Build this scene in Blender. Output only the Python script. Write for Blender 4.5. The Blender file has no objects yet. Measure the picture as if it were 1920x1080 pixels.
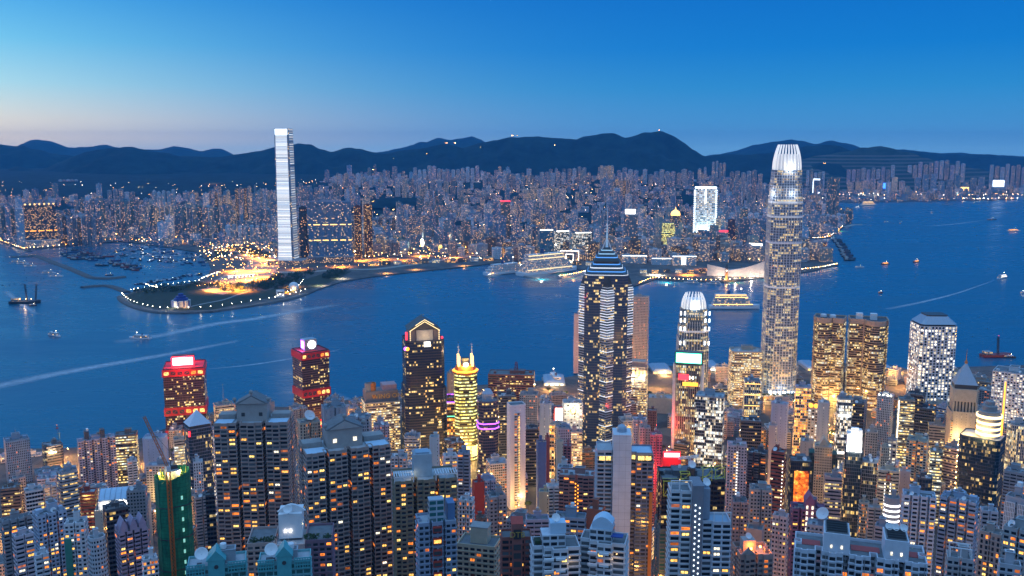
import bpy, math, random
from math import sin, cos, pi, radians, sqrt, atan2, floor
S = bpy.context.scene
COL = S.collection
R = random.Random(7)
HAZE = 3.3e-5

# ------------------------------------------------------------------ camera
CAMZ = 420.0
FPX = 1743.0                      # focal length in pixels of a 1920-wide frame
PITCH = math.atan(265.0 / FPX)
cd = bpy.data.cameras.new('camera')
cam = bpy.data.objects.new('camera', cd)
COL.objects.link(cam)
cam.location = (0, 0, CAMZ)
cam.rotation_euler = (pi / 2 - PITCH, 0, 0)
cd.sensor_width = 36.0
cd.lens = FPX / 1920 * 36.0
cd.clip_start = 1.0
cd.clip_end = 80000.0
S.camera = cam

# ------------------------------------------------------------------ sky (dusk)
W = bpy.data.worlds.new('World')
S.world = W
W.use_nodes = True
wt = W.node_tree
bg = wt.nodes['Background']
SUN_AZ = radians(-48)             # afterglow to the left of the view
SUN_EL = radians(1.5)
sky = wt.nodes.new('ShaderNodeTexSky')
sky.sky_type = 'NISHITA'
sky.sun_disc = False
sky.sun_elevation = SUN_EL
sky.sun_rotation = SUN_AZ
sky.air_density = 1.0
sky.ozone_density = 4.0


def lin(c):
    return tuple(((v / 255) / 12.92 if v / 255 <= 0.04045 else ((v / 255 + 0.055) / 1.055) ** 2.4) for v in c)


def ramp(nt, fac, stops, interp='B_SPLINE'):
    r = nt.nodes.new('ShaderNodeValToRGB')
    r.color_ramp.interpolation = interp
    e = r.color_ramp.elements
    while len(e) < len(stops):
        e.new(0.5)
    for q, (p, c) in zip(e, stops):
        q.position = p
        q.color = (*c[:3], 1)
    nt.links.new(fac, r.inputs[0])
    return r.outputs[0]


tc = wt.nodes.new('ShaderNodeTexCoord')
sx = wt.nodes.new('ShaderNodeSeparateXYZ')
wt.links.new(tc.outputs['Generated'], sx.inputs[0])


def wm(op, a, b=None, c=None):
    n = wt.nodes.new('ShaderNodeMath')
    n.operation = op
    for k, v in enumerate((a, b, c)):
        if v is None:
            continue
        if isinstance(v, (int, float)):
            n.inputs[k].default_value = v
        else:
            wt.links.new(v, n.inputs[k])
    return n.outputs[0]


el = wm('MAXIMUM', sx.outputs['Z'], 0.0)
elr = wm('POWER', el, 0.5)                      # 0..1, spreads the low sky
# the part of the sky that is in the frame spans elevation sine 0..0.15 -> elr 0..0.39
west = [(0.0, lin((206, 208, 204))), (0.09, lin((238, 226, 204))), (0.16, lin((224, 222, 208))), (0.245, lin((160, 210, 224))), (0.316, lin((104, 188, 224))), (0.40, lin((36, 150, 218))),
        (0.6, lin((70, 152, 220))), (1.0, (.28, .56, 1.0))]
east = [(0.0, lin((104, 166, 212))), (0.09, lin((90, 154, 204))), (0.16, lin((66, 142, 198))), (0.245, lin((34, 130, 194))), (0.316, lin((4, 114, 192))), (0.40, lin((0, 100, 184))),
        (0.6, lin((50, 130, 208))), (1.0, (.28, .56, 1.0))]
cw = ramp(wt, elr, west, 'LINEAR')
ce = ramp(wt, elr, east, 'LINEAR')
# cosine of the azimuth from the afterglow
hx = wm('MULTIPLY', sx.outputs['X'], sin(SUN_AZ))
hy = wm('MULTIPLY', sx.outputs['Y'], cos(SUN_AZ))
az = wm('ADD', hx, hy)
mr = wt.nodes.new('ShaderNodeMapRange')
mr.inputs['From Min'].default_value = 0.22
mr.inputs['From Max'].default_value = 0.95
mr.interpolation_type = 'LINEAR'
wt.links.new(az, mr.inputs['Value'])
mx = wt.nodes.new('ShaderNodeMix')
mx.data_type = 'RGBA'
wt.links.new(wm('POWER', mr.outputs[0], 5.5), mx.inputs['Factor'])
wt.links.new(ce, mx.inputs['A'])
wt.links.new(cw, mx.inputs['B'])
ad = wt.nodes.new('ShaderNodeMix')
ad.data_type = 'RGBA'
ad.blend_type = 'ADD'
ad.inputs['Factor'].default_value = 0.02
# the unseen sky behind the camera is paler, shaped to light the facing walls
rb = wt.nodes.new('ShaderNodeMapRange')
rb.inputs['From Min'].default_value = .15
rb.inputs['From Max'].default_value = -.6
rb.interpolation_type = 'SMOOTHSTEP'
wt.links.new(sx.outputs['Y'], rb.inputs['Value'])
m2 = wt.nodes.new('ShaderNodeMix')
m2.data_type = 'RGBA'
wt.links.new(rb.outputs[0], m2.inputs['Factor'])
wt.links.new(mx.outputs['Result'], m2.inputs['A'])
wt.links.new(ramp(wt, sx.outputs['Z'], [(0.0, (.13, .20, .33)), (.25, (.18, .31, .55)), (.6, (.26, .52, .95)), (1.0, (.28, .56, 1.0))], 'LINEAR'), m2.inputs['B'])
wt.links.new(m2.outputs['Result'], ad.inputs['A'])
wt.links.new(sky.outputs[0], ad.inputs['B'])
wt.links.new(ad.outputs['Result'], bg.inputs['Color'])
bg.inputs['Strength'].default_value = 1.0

# last glow of the sun, low on the left, very soft
sl = bpy.data.lights.new('sun', 'SUN')
sl.energy = 0.28
sl.angle = radians(24)
sl.color = (1.0, 0.78, 0.66)
so = bpy.data.objects.new('sun', sl)
COL.objects.link(so)
so.rotation_euler = (radians(90 - 9), 0, -SUN_AZ + pi)

S.view_settings.view_transform = 'Standard'
S.view_settings.look = 'None'
S.view_settings.exposure = 0.25
S.view_settings.gamma = 1.0
cy = S.cycles
cy.max_bounces = 4
cy.diffuse_bounces = 2
cy.glossy_bounces = 2
cy.transmission_bounces = 1
cy.transparent_max_bounces = 6
cy.volume_bounces = 0
cy.use_denoising = True
cy.sample_clamp_indirect = 4.0
cy.use_adaptive_sampling = True
cy.adaptive_threshold = 0.01


# ------------------------------------------------------------------ projection helpers (photo pixel -> place)
CP, SP = cos(PITCH), sin(PITCH)


def ray(px, py):
    dx, dz = (px - 960) / FPX, (540 - py) / FPX
    return dx, CP + dz * SP, -SP + dz * CP


def atY(px, py, Y):
    d = ray(px, py)
    t = Y / d[1]
    return d[0] * t, CAMZ + d[2] * t


def atZ(px, py, Z=0.0):
    d = ray(px, py)
    t = (Z - CAMZ) / d[2]
    return d[0] * t, d[1] * t


def topx(x, y, z):
    zc = y * CP - (z - CAMZ) * SP
    return 960 + FPX * x / zc, 540 - FPX * (y * SP + (z - CAMZ) * CP) / zc


def sstep(a, b, x):
    t = min(1, max(0, (x - a) / (b - a)))
    return t * t * (3 - 2 * t)


def hill_z(x, y):                  # the island's slope from the camera down to the shore
    return 4 + 0.00021 * max(0.0, 1130 - y) ** 2


# ------------------------------------------------------------------ materials
class G:
    def __init__(s, name):
        s.mat = bpy.data.materials.new(name)
        s.mat.use_nodes = True
        s.nt = s.mat.node_tree
        s.b = s.nt.nodes['Principled BSDF']
        s.mat.cycles.emission_sampling = 'NONE'

    def node(s, t, **kw):
        n = s.nt.nodes.new(t)
        for k, v in kw.items():
            setattr(n, k, v)
        return n

    def put(s, inp, v):
        if isinstance(v, (int, float)):
            inp.default_value = v
        elif isinstance(v, tuple):
            inp.default_value = (*v, 1) if len(inp.default_value) == 4 and len(v) == 3 else v
        else:
            s.nt.links.new(v, inp)

    def m(s, op, a, b=None, c=None, clamp=False):
        n = s.node('ShaderNodeMath', operation=op, use_clamp=clamp)
        for k, v in enumerate((a, b, c)):
            if v is not None:
                s.put(n.inputs[k], v)
        return n.outputs[0]

    def mix(s, f, a, b, bl='MIX'):
        n = s.node('ShaderNodeMix', data_type='RGBA', blend_type=bl)
        s.put(n.inputs['Factor'], f)
        s.put(n.inputs['A'], a)
        s.put(n.inputs['B'], b)
        return n.outputs['Result']

    def noise(s, scale, detail=2.0, vec=None, rough=0.5):
        n = s.node('ShaderNodeTexNoise')
        n.inputs['Scale'].default_value = scale
        n.inputs['Detail'].default_value = detail
        n.inputs['Roughness'].default_value = rough
        if vec is not None:
            s.nt.links.new(vec, n.inputs['Vector'])
        return n.outputs['Fac']

    def objco(s):
        return s.node('ShaderNodeTexCoord').outputs['Object']

    def scaled(s, vec, sc):
        n = s.node('ShaderNodeMapping')
        n.inputs['Scale'].default_value = sc
        s.nt.links.new(vec, n.inputs['Vector'])
        return n.outputs[0]

    def wn(s, x, y, z):
        c = s.node('ShaderNodeCombineXYZ')
        s.put(c.inputs[0], x)
        s.put(c.inputs[1], y)
        s.put(c.inputs[2], z)
        n = s.node('ShaderNodeTexWhiteNoise', noise_dimensions='3D')
        s.nt.links.new(c.outputs[0], n.inputs['Vector'])
        sp = s.node('ShaderNodeSeparateColor')
        s.nt.links.new(n.outputs['Color'], sp.inputs[0])
        return n.outputs['Value'], sp.outputs[0], sp.outputs[1], sp.outputs[2]

    def tint(s):
        a = s.node('ShaderNodeAttribute', attribute_name='tint')
        return a.outputs['Color'], s.m('MULTIPLY', a.outputs['Alpha'], 977.0)


WARM = [(0.0, (1.0, 0.22, 0.02)), (0.3, (1.0, 0.42, 0.07)), (0.6, (1.0, 0.62, 0.22)), (0.82, (1.0, 0.86, 0.62)), (0.95, (0.75, 0.95, 1.0))]
OFFICE = [(0.0, (1.0, 0.60, 0.15)), (0.35, (1.0, 0.74, 0.30)), (0.7, (1.0, 0.86, 0.5)), (0.92, (0.85, 0.95, 0.9))]
COOL = [(0.0, (1.0, 0.8, 0.5)), (0.4, (1.0, 0.92, 0.78)), (0.75, (0.85, 0.95, 1.0))]
LIME = [(0.0, (0.95, 0.72, 0.12)), (0.4, (0.95, 0.85, 0.25)), (0.8, (0.85, 0.95, 0.42))]
FMATS = {}
BAYS = {}


def facade(name, bay, flr, x=(.2, .8), y=(.3, .8), lit=.15, row=0, glass=(.012, .018, .028), cols=WARM, e=1.6,
           rough=.65, gr=.12, circle=False, curtain=.12, metal=0.0, streak=.35, gloss=.5, ac=False, even=False):
    g = G('facade_' + name)
    uv = g.node('ShaderNodeUVMap', uv_map='uv').outputs[0]
    sp = g.node('ShaderNodeSeparateXYZ')
    g.nt.links.new(uv, sp.inputs[0])
    u = g.m('DIVIDE', sp.outputs[0], bay)
    v = g.m('DIVIDE', sp.outputs[1], flr)
    cx, cyy = g.m('FLOOR', u), g.m('FLOOR', v)
    fx, fy = g.m('FRACT', u), g.m('FRACT', v)
    tint, seed = g.tint()
    q0 = g.wn(g.m('FLOOR', g.m('MULTIPLY', u, .34)), cyy, g.m('ADD', seed, 3.1))[0] if ac else None
    r1, ra, rb, rc = g.wn(cx, cyy, seed)
    if row:
        r2, *_ = g.wn(g.m('FLOOR', g.m('DIVIDE', cx, float(row))), cyy, g.m('ADD', seed, 7.3))
        r1 = g.m('ADD', g.m('MULTIPLY', r1, .42), g.m('MULTIPLY', r2, .58))
    if circle:
        dx, dy = g.m('SUBTRACT', fx, .5), g.m('MULTIPLY', g.m('SUBTRACT', fy, .5), flr / bay)
        mask = g.m('LESS_THAN', g.m('SQRT', g.m('ADD', g.m('MULTIPLY', dx, dx), g.m('MULTIPLY', dy, dy))), .33)
    else:
        mask = g.m('MULTIPLY', g.m('MULTIPLY', g.m('GREATER_THAN', fx, x[0]), g.m('LESS_THAN', fx, x[1])),
                   g.m('MULTIPLY', g.m('GREATER_THAN', fy, y[0]), g.m('LESS_THAN', fy, y[1])))
    on = g.m('MULTIPLY', mask, g.m('LESS_THAN', r1, lit))
    # wall with rain streaks and patches of wear
    oc = g.objco()
    st = g.noise(1.0, 3.0, g.scaled(oc, (.35, .35, .03)))
    pt = g.noise(.06, 4.0, oc)
    wv = g.m('ADD', g.m('MULTIPLY', g.m('SUBTRACT', st, .5), streak * 1.6), g.m('MULTIPLY_ADD', pt, streak, 1 - streak / 2))
    wall = g.mix(1.0, tint, g.m('MAXIMUM', wv, .2), 'MULTIPLY')
    if ac:
        am = g.m('MULTIPLY', g.m('MULTIPLY', g.m('GREATER_THAN', fx, .52), g.m('LESS_THAN', fx, .78)), g.m('MULTIPLY', g.m('GREATER_THAN', fy, y[1] + .06), g.m('LESS_THAN', fy, y[1] + .2)))
        wall = g.mix(g.m('MULTIPLY', am, g.m('MULTIPLY', g.m('GREATER_THAN', ra, .45), .8)), wall, (.5, .5, .5))
        sp_ = g.m('MULTIPLY', g.m('GREATER_THAN', fy, y[1]), g.m('MULTIPLY', q0, .35))
        wall = g.mix(sp_, wall, (.10, .10, .11))
    gl = g.mix(g.m('MULTIPLY', g.m('LESS_THAN', rc, curtain), .55), glass, (.17, .19, .2))
    g.put(g.b.inputs['Base Color'], g.mix(mask, wall, gl))
    g.put(g.b.inputs['Roughness'], g.m('MULTIPLY_ADD', mask, gr - rough, rough))
    g.b.inputs['Specular IOR Level'].default_value = gloss
    g.b.inputs['Metallic'].default_value = metal
    ec = ramp(g.nt, ra, cols, 'LINEAR')
    # furniture and half-drawn blinds break each lit pane up
    q1, q2, *_ = g.wn(g.m('FLOOR', g.m('MULTIPLY', fx, 3.0)), g.m('MULTIPLY_ADD', g.m('FLOOR', g.m('MULTIPLY', fy, 3.0)), 17.0, cyy), g.m('ADD', seed, cx))
    vb = g.m('POWER', rb, 2.2) if cols is WARM else rb
    es = g.m('MULTIPLY', g.m('MULTIPLY', on, g.m('MULTIPLY_ADD', vb, .35 * e if even else 1.5 * e, .8 * e if even else .3 * e)), g.m('MULTIPLY_ADD', q1, .9, .45))
    g.put(g.b.inputs['Emission Color'], ec)
    g.put(g.b.inputs['Emission Strength'], es)
    FMATS[name] = g.mat
    BAYS[name] = (bay, flr)
    return g.mat


facade('res', 3.4, 3.0, (.16, .84), (.25, .72), .075, e=1.3, ac=True)
facade('resfine', 2.5, 3.0, (.22, .78), (.25, .72), .07, e=1.3, ac=True)
facade('reslit', 2.6, 3.0, (.12, .88), (.22, .78), .34, e=1.1)
facade('band', 2.2, 3.5, (.0, 1.1), (.32, .74), .34, row=6, cols=OFFICE, e=.9)
facade('bandlit', 2.2, 3.4, (.0, 1.1), (.28, .70), .60, row=6, cols=OFFICE, e=1.1)
facade('glass', 1.8, 3.8, (.05, .95), (.06, .94), .25, row=6, cols=OFFICE, e=.6, glass=(.02, .035, .05), gr=.07, streak=.1, curtain=.1)
facade('glasslit', 2.0, 3.8, (.05, .95), (.1, .9), .45, row=6, cols=COOL, e=.9, glass=(.02, .035, .05), gr=.07, streak=.1)
facade('black', 2.4, 4.0, (.04, .96), (.22, .78), .22, row=6, cols=OFFICE, e=.8, glass=(.006, .009, .02), gr=.06, streak=.1, curtain=.0)
facade('stripe', 2.3, 3.6, (.30, .86), (.06, .94), .52, row=6, cols=OFFICE, e=.9)
facade('gold', 2.6, 4.4, (.0, 1.1), (.34, .74), .70, row=5, cols=LIME, e=1.5, glass=(.03, .03, .02))
facade('amber', 2.4, 3.8, (.06, .94), (.12, .88), .52, row=3, cols=[(0, (1, .25, .02)), (.5, (1, .5, .08)), (.9, (1, .75, .25))], e=1.2)
facade('punch', 5.4, 4.6, lit=.56, circle=True, cols=COOL, e=1.1, streak=.15, curtain=0)
facade('grid', 4.2, 3.9, (.22, .82), (.22, .74), .62, cols=COOL, e=1.1, streak=.15)
facade('bronze', 2.2, 3.7, (.0, 1.1), (.28, .80), .46, row=6, cols=OFFICE, e=.8, glass=(.04, .03, .02), streak=.12)
facade('tallglass', 1.7, 4.2, (.20, .95), (.20, .84), .40, row=7, cols=[(0, (1, .60, .16)), (.5, (1, .76, .32)), (.85, (1, .92, .62))], e=.95, glass=(.05, .075, .11), gr=.08, streak=.08, curtain=.0, even=True)
facade('resbay', 5.2, 3.0, (.06, .94), (.28, .72), .09, e=1.2, ac=True, curtain=.2)
facade('resslot', 2.1, 3.1, (.30, .78), (.18, .82), .08, e=1.3, curtain=.15)
facade('ledband', 300.0, 5.6, (-1, 2), (.06, .90), 1.0, row=1, cols=[(0, (.72, .85, 1)), (.5, (.88, .95, 1)), (.9, (1, 1, .97))], e=.85, glass=(.3, .35, .4), streak=.05, even=True, curtain=0)
facade('ledthin', 300.0, 8.4, (-1, 2), (.3, .62), .85, row=1, cols=COOL, e=.7, streak=.05, even=True)
facade('far', 3.6, 3.2, (.2, .84), (.2, .76), .095, cols=[(0, (1, .45, .12)), (.25, (1, .68, .3)), (.45, (1, .9, .7)), (.75, (.8, .95, 1))], e=1.7)
facade('farlit', 3.6, 3.4, (.12, .88), (.2, .8), .24, cols=[(0, (1, .5, .12)), (.5, (1, .75, .4)), (.75, (1, .95, .85))], e=1.1)
facade('farblue', 3.4, 3.6, (.1, .9), (.15, .85), .07, cols=OFFICE, e=1.2, glass=(.05, .15, .27), gr=.1)
facade('whitegrid', 7.0, 8.0, (.1, .9), (.15, .8), .85, cols=COOL, e=.8, streak=.05)


def plain(name, col, rough=.7, metal=0, nz=.25, scale=.4, spec=.5, tint=False):
    g = G(name)
    c = g.tint()[0] if tint else (*col,)
    k = g.m('MULTIPLY_ADD', g.noise(scale, 5.0, g.objco(), .6), nz * 2, 1 - nz)
    g.put(g.b.inputs['Base Color'], g.mix(1.0, c, k, 'MULTIPLY'))
    g.put(g.b.inputs['Roughness'], g.m('MULTIPLY_ADD', g.noise(scale * 3, 3.0, g.objco()), .2, rough - .1))
    g.b.inputs['Metallic'].default_value = metal
    g.b.inputs['Specular IOR Level'].default_value = spec
    FMATS[name] = g.mat
    return g.mat


def glow(name, col, e, sample=False):
    g = G(name)
    g.put(g.b.inputs['Base Color'], tuple(min(.8, c) for c in col))
    g.put(g.b.inputs['Emission Color'], tuple(col))
    g.b.inputs['Emission Strength'].default_value = e
    g.mat.cycles.emission_sampling = 'AUTO' if sample else 'NONE'
    FMATS[name] = g.mat
    return g.mat


plain('wall', None, tint=True, rough=.75, scale=.25)
plain('roof', (.16, .17, .18), rough=.85, nz=.55, scale=.22)
plain('roofpale', (.40, .42, .44), rough=.7, nz=.4, scale=.2)
plain('metal', (.42, .45, .48), rough=.35, metal=.6)
plain('darkmetal', (.05, .055, .06), rough=.5)
plain('white', (.72, .73, .74), rough=.6, nz=.12)
plain('bluemetal', (.34, .42, .50), rough=.4, metal=.3, nz=.12)
plain('red', (.62, .02, .03), rough=.5)
plain('motorway', (.30, .28, .25), rough=.85)
plain('redpaint', (.42, .05, .03), rough=.5)
plain('teal', (.08, .36, .38), rough=.6)
plain('concrete', (.30, .29, .28), rough=.85, nz=.3)
plain('stone', (.10, .10, .10), rough=.95, nz=.7, scale=.15)
plain('asphalt', (.055, .055, .06), rough=.85)
plain('leaf', (.035, .07, .025), rough=.8, nz=.6, scale=.3)
plain('leafdark', (.02, .045, .02), rough=.85, nz=.6, scale=.3)
plain('bark', (.06, .045, .03), rough=.9)
plain('grass', (.017, .030, .013), rough=.95, nz=.45, scale=.02)
plain('orange', (.6, .18, .03), rough=.5)
plain('yellow', (.55, .55, .06), rough=.5)
plain('blue', (.02, .05, .25), rough=.5)
plain('hullred', (.25, .03, .02), rough=.5)
plain('hullblue', (.03, .06, .16), rough=.5)
plain('hulldark', (.03, .03, .035), rough=.6)
glow('glowwarm', (1, .55, .14), 3.0)
glow('glowamber', (1, .33, .03), 3.0)
glow('glowwhite', (1, .93, .8), 3.0)
glow('glowcool', (.8, .92, 1), 3.0)
glow('glowblue', (.06, .25, 1), 2.6)
glow('glowred', (1, .03, .05), 3.0)
glow('glowpurple', (.45, .1, 1), 3.0)
glow('glowgreen', (.1, 1, .45), 2.0)
glow('lampwarm', (1, .58, .2), 30.0)
glow('lampwhite', (1, .86, .62), 30.0)
glow('lampamber', (1, .38, .05), 30.0)
glow('signwhite', (1, .93, .9), 3.5)
glow('signgreen', (.1, 1, .55), 2.2)
glow('neonwhite', (.82, .9, 1), .75)
glow('neonpale', (.75, .8, 1), .45)
glow('neonblue', (.12, .4, 1), .7)
glow('neoncyan', (.4, .7, 1), .5)
glow('neonmast', (.4, .65, .9), .22)
glow('softwarm', (1, .72, .36), 1.3)
glow('crownlit', (.95, .95, .93), .10)  # floodlighting on the crown core, put into the material as glow
glow('netglow', (.35, .9, .7), .5)
glow('finlit', (1, .96, .88), .45)  # crown fins glow in place of the floodlight that falls on them
glow('plantlit', (.9, .92, 1), .07)
glow('plantdim', (.7, .72, .78), .03)
glow('ringlit', (1, .72, .32), 2.4)
plain('ribsilver', (.62, .64, .68), rough=.4, nz=.08)
plain('goldleaf', (.75, .5, .12), rough=.35, metal=.6)
plain('paleblue', (.45, .60, .72), rough=.5, nz=.12)


def netmat():
    g = G('netting')
    oc = g.objco()
    sp = g.node('ShaderNodeSeparateXYZ')
    g.nt.links.new(oc, sp.inputs[0])
    n = g.noise(.16, 6.0, g.scaled(oc, (1, 1, .45)), .7)
    wz = g.m('MULTIPLY_ADD', n, 1.6, sp.outputs[2])
    lz = g.m('LESS_THAN', g.m('FRACT', g.m('DIVIDE', wz, 3.1)), .12)
    lx = g.m('LESS_THAN', g.m('FRACT', g.m('DIVIDE', g.m('ADD', sp.outputs[0], g.m('MULTIPLY', sp.outputs[1], .7)), 2.4)), .1)
    c = g.mix(g.m('MULTIPLY_ADD', n, 2.4, -.75, True), (.006, .10, .055), (.03, .34, .17))
    g.put(g.b.inputs['Base Color'], g.mix(g.m('MULTIPLY', g.m('MAXIMUM', lz, lx), .5), c, (.01, .05, .03)))
    g.b.inputs['Roughness'].default_value = .95
    FMATS['netting'] = g.mat


netmat()


def panelwall():
    g = G('panelwall')
    oc = g.objco()
    b = g.node('ShaderNodeTexBrick')
    b.inputs['Scale'].default_value = .1
    b.inputs['Mortar Size'].default_value = .006
    b.offset = 0.0
    g.nt.links.new(g.scaled(oc, (1, 1, 1)), b.inputs['Vector'])
    sp = g.node('ShaderNodeSeparateXYZ')
    g.nt.links.new(oc, sp.inputs[0])
    jz = g.m('LESS_THAN', g.m('FRACT', g.m('DIVIDE', sp.outputs[2], 5.2)), .03)
    jx = g.m('LESS_THAN', g.m('FRACT', g.m('DIVIDE', sp.outputs[0], 4.6)), .03)
    n = g.m('MULTIPLY_ADD', g.noise(.15, 4.0, oc), .4, .8)
    c = g.mix(1.0, g.tint()[0], n, 'MULTIPLY')
    g.put(g.b.inputs['Base Color'], g.mix(g.m('MULTIPLY', g.m('MAXIMUM', jz, jx), .6), c, (.15, .16, .18)))
    g.nt.nodes.remove(b)
    g.b.inputs['Roughness'].default_value = .6
    FMATS['panelwall'] = g.mat


panelwall()


def painted_reflection():  # glowing blotches that paint an orange street reflection on dark glass
    g = G('painted_reflection')
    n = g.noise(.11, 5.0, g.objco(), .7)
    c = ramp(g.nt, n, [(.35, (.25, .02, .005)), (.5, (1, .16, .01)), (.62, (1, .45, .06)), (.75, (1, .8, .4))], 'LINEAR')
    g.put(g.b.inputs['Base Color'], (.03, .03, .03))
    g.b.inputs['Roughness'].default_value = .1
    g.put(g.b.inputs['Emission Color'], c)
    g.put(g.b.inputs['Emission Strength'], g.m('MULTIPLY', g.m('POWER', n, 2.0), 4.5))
    FMATS['painted_reflection'] = g.mat


painted_reflection()
M = FMATS


# ------------------------------------------------------------------ mesh helpers
class MB:
    def __init__(s):
        s.v, s.f, s.uv, s.mi, s.t = [], [], [], [], []

    def face(s, idx, uvs=None, mi=0, t=(.5, .5, .5, 0)):
        s.f.append(tuple(idx))
        s.uv.extend(uvs if uvs else [(0, 0)] * len(idx))
        s.mi.append(mi)
        s.t.append(t)

    def box(s, x0, x1, y0, y1, z0, z1, mi=0, t=(.5, .5, .5, 0), bottom=False, bay=0):
        n = len(s.v)
        s.v += [(x0, y0, z0), (x1, y0, z0), (x1, y1, z0), (x0, y1, z0), (x0, y0, z1), (x1, y0, z1), (x1, y1, z1), (x0, y1, z1)]
        for a, b in ((0, 1), (1, 2), (2, 3), (3, 0)):
            L = (x1 - x0) if a in (0, 2) else (y1 - y0)
            k = round(L / bay) * bay if bay else 0
            s.face((n + a, n + b, n + b + 4, n + a + 4), [(0, z1 - z0), (k, z1 - z0), (k, 0), (0, 0)], mi, t)
        s.face((n + 4, n + 5, n + 6, n + 7), None, mi, t)
        if bottom:
            s.face((n + 3, n + 2, n + 1, n), None, mi, t)

    def loft(s, rings, uvu=None, mis=None, t=(.5, .5, .5, 0), cap=None, z0=None, closed=True, ztop=None):
        """rings: lists of 3D points, same count; mis: material index of each gap between rings."""
        n = len(s.v)
        k = len(rings[0])
        for r in rings:
            s.v += r
        zt = ztop if ztop is not None else max(p[2] for p in rings[-1])
        for j in range(len(rings) - 1):
            for i in range(k if closed else k - 1):
                i2 = (i + 1) % k
                ua, ub = uvu[i] if uvu else (0, 0)
                va, vb = zt - rings[j][i][2], zt - rings[j + 1][i][2]
                s.face((n + j * k + i, n + j * k + i2, n + (j + 1) * k + i2, n + (j + 1) * k + i),
                       [(ua, va), (ub, va), (ub, vb), (ua, vb)], mis[j] if mis else 0, t)
        if cap is not None:
            s.face([n + (len(rings) - 1) * k + i for i in range(k)], None, cap, t)

    def tube(s, p, q, r0, r1=None, k=6, mi=0, t=(.5, .5, .5, 0)):
        r1 = r0 if r1 is None else r1
        dx, dy, dz = q[0] - p[0], q[1] - p[1], q[2] - p[2]
        L = sqrt(dx * dx + dy * dy + dz * dz) or 1
        w = (dx / L, dy / L, dz / L)
        a = (0, 0, 1) if abs(w[2]) < .9 else (1, 0, 0)
        u = (w[1] * a[2] - w[2] * a[1], w[2] * a[0] - w[0] * a[2], w[0] * a[1] - w[1] * a[0])
        l = sqrt(sum(c * c for c in u))
        u = tuple(c / l for c in u)
        v = (w[1] * u[2] - w[2] * u[1], w[2] * u[0] - w[0] * u[2], w[0] * u[1] - w[1] * u[0])
        rings = []
        for c, r in ((p, r0), (q, r1)):
            rings.append([tuple(c[e] + r * (cos(2 * pi * i / k) * u[e] + sin(2 * pi * i / k) * v[e]) for e in range(3)) for i in range(k)])
        s.loft(rings, None, [mi], t, cap=mi)

    def lathe(s, c, prof, k=16, mi=0, t=(.5, .5, .5, 0), cap=None):
        rings = [[(c[0] + r * cos(2 * pi * i / k), c[1] + r * sin(2 * pi * i / k), c[2] + z) for i in range(k)] for r, z in prof]
        s.loft(rings, None, [mi] * (len(prof) - 1), t, cap=mi if cap is None else cap)

    def build(s, name, mats, parent=None, loc=(0, 0, 0), smooth=False):
        me = bpy.data.meshes.new(name)
        me.from_pydata(s.v, [], s.f)
        for m in (mats if isinstance(mats, (list, tuple)) else [mats]):
            me.materials.append(M[m] if isinstance(m, str) else m)
        me.polygons.foreach_set('material_index', s.mi)
        if smooth:
            me.polygons.foreach_set('use_smooth', [True] * len(s.f))
        ul = me.uv_layers.new(name='uv')
        ul.data.foreach_set('uv', [c for p in s.uv for c in p])
        at = me.attributes.new('tint', 'FLOAT_COLOR', 'FACE')
        at.data.foreach_set('color', [c for p in s.t for c in p])
        me.update()
        o = bpy.data.objects.new(name, me)
        COL.objects.link(o)
        o.location = loc
        if parent:
            o.parent = parent
        return o


LABELS = {}


def tag(o, label=None, cat=None, group=None, kind=None):
    if label:
        o['label'] = label
        LABELS.setdefault(label, []).append((o.name, group))
    if cat:
        o['category'] = cat
    if group:
        o['group'] = group
    if kind:
        o['kind'] = kind
    return o


def thing(name, loc, rz, label, cat, group=None):
    o = bpy.data.objects.new(name, None)
    COL.objects.link(o)
    o.location = loc
    o.rotation_euler = (0, 0, rz)
    return tag(o, label, cat, group)


def offpoly(P, d):
    n = len(P)
    out = []
    for i in range(n):
        (x0, y0), (x1, y1), (x2, y2) = P[i - 1], P[i], P[(i + 1) % n]
        a = (x1 - x0, y1 - y0)
        b = (x2 - x1, y2 - y1)
        la, lb = math.hypot(*a) or 1e-6, math.hypot(*b) or 1e-6
        na, nb = (a[1] / la, -a[0] / la), (b[1] / lb, -b[0] / lb)
        k = 1 + na[0] * nb[0] + na[1] * nb[1]
        k = max(k, .3)
        out.append((x1 + d * (na[0] + nb[0]) / k, y1 + d * (na[1] + nb[1]) / k))
    return out


def area(P):
    return .5 * sum(P[i - 1][0] * P[i][1] - P[i][0] * P[i - 1][1] for i in range(len(P)))


def uvus(P, bay):
    out, acc = [], 0
    for i in range(len(P)):
        a, b = P[i], P[(i + 1) % len(P)]
        k = round(math.hypot(b[0] - a[0], b[1] - a[1]) / bay)
        out.append((acc * bay, (acc + k) * bay) if k else (0, 0))
        acc += k
    return out


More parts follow.
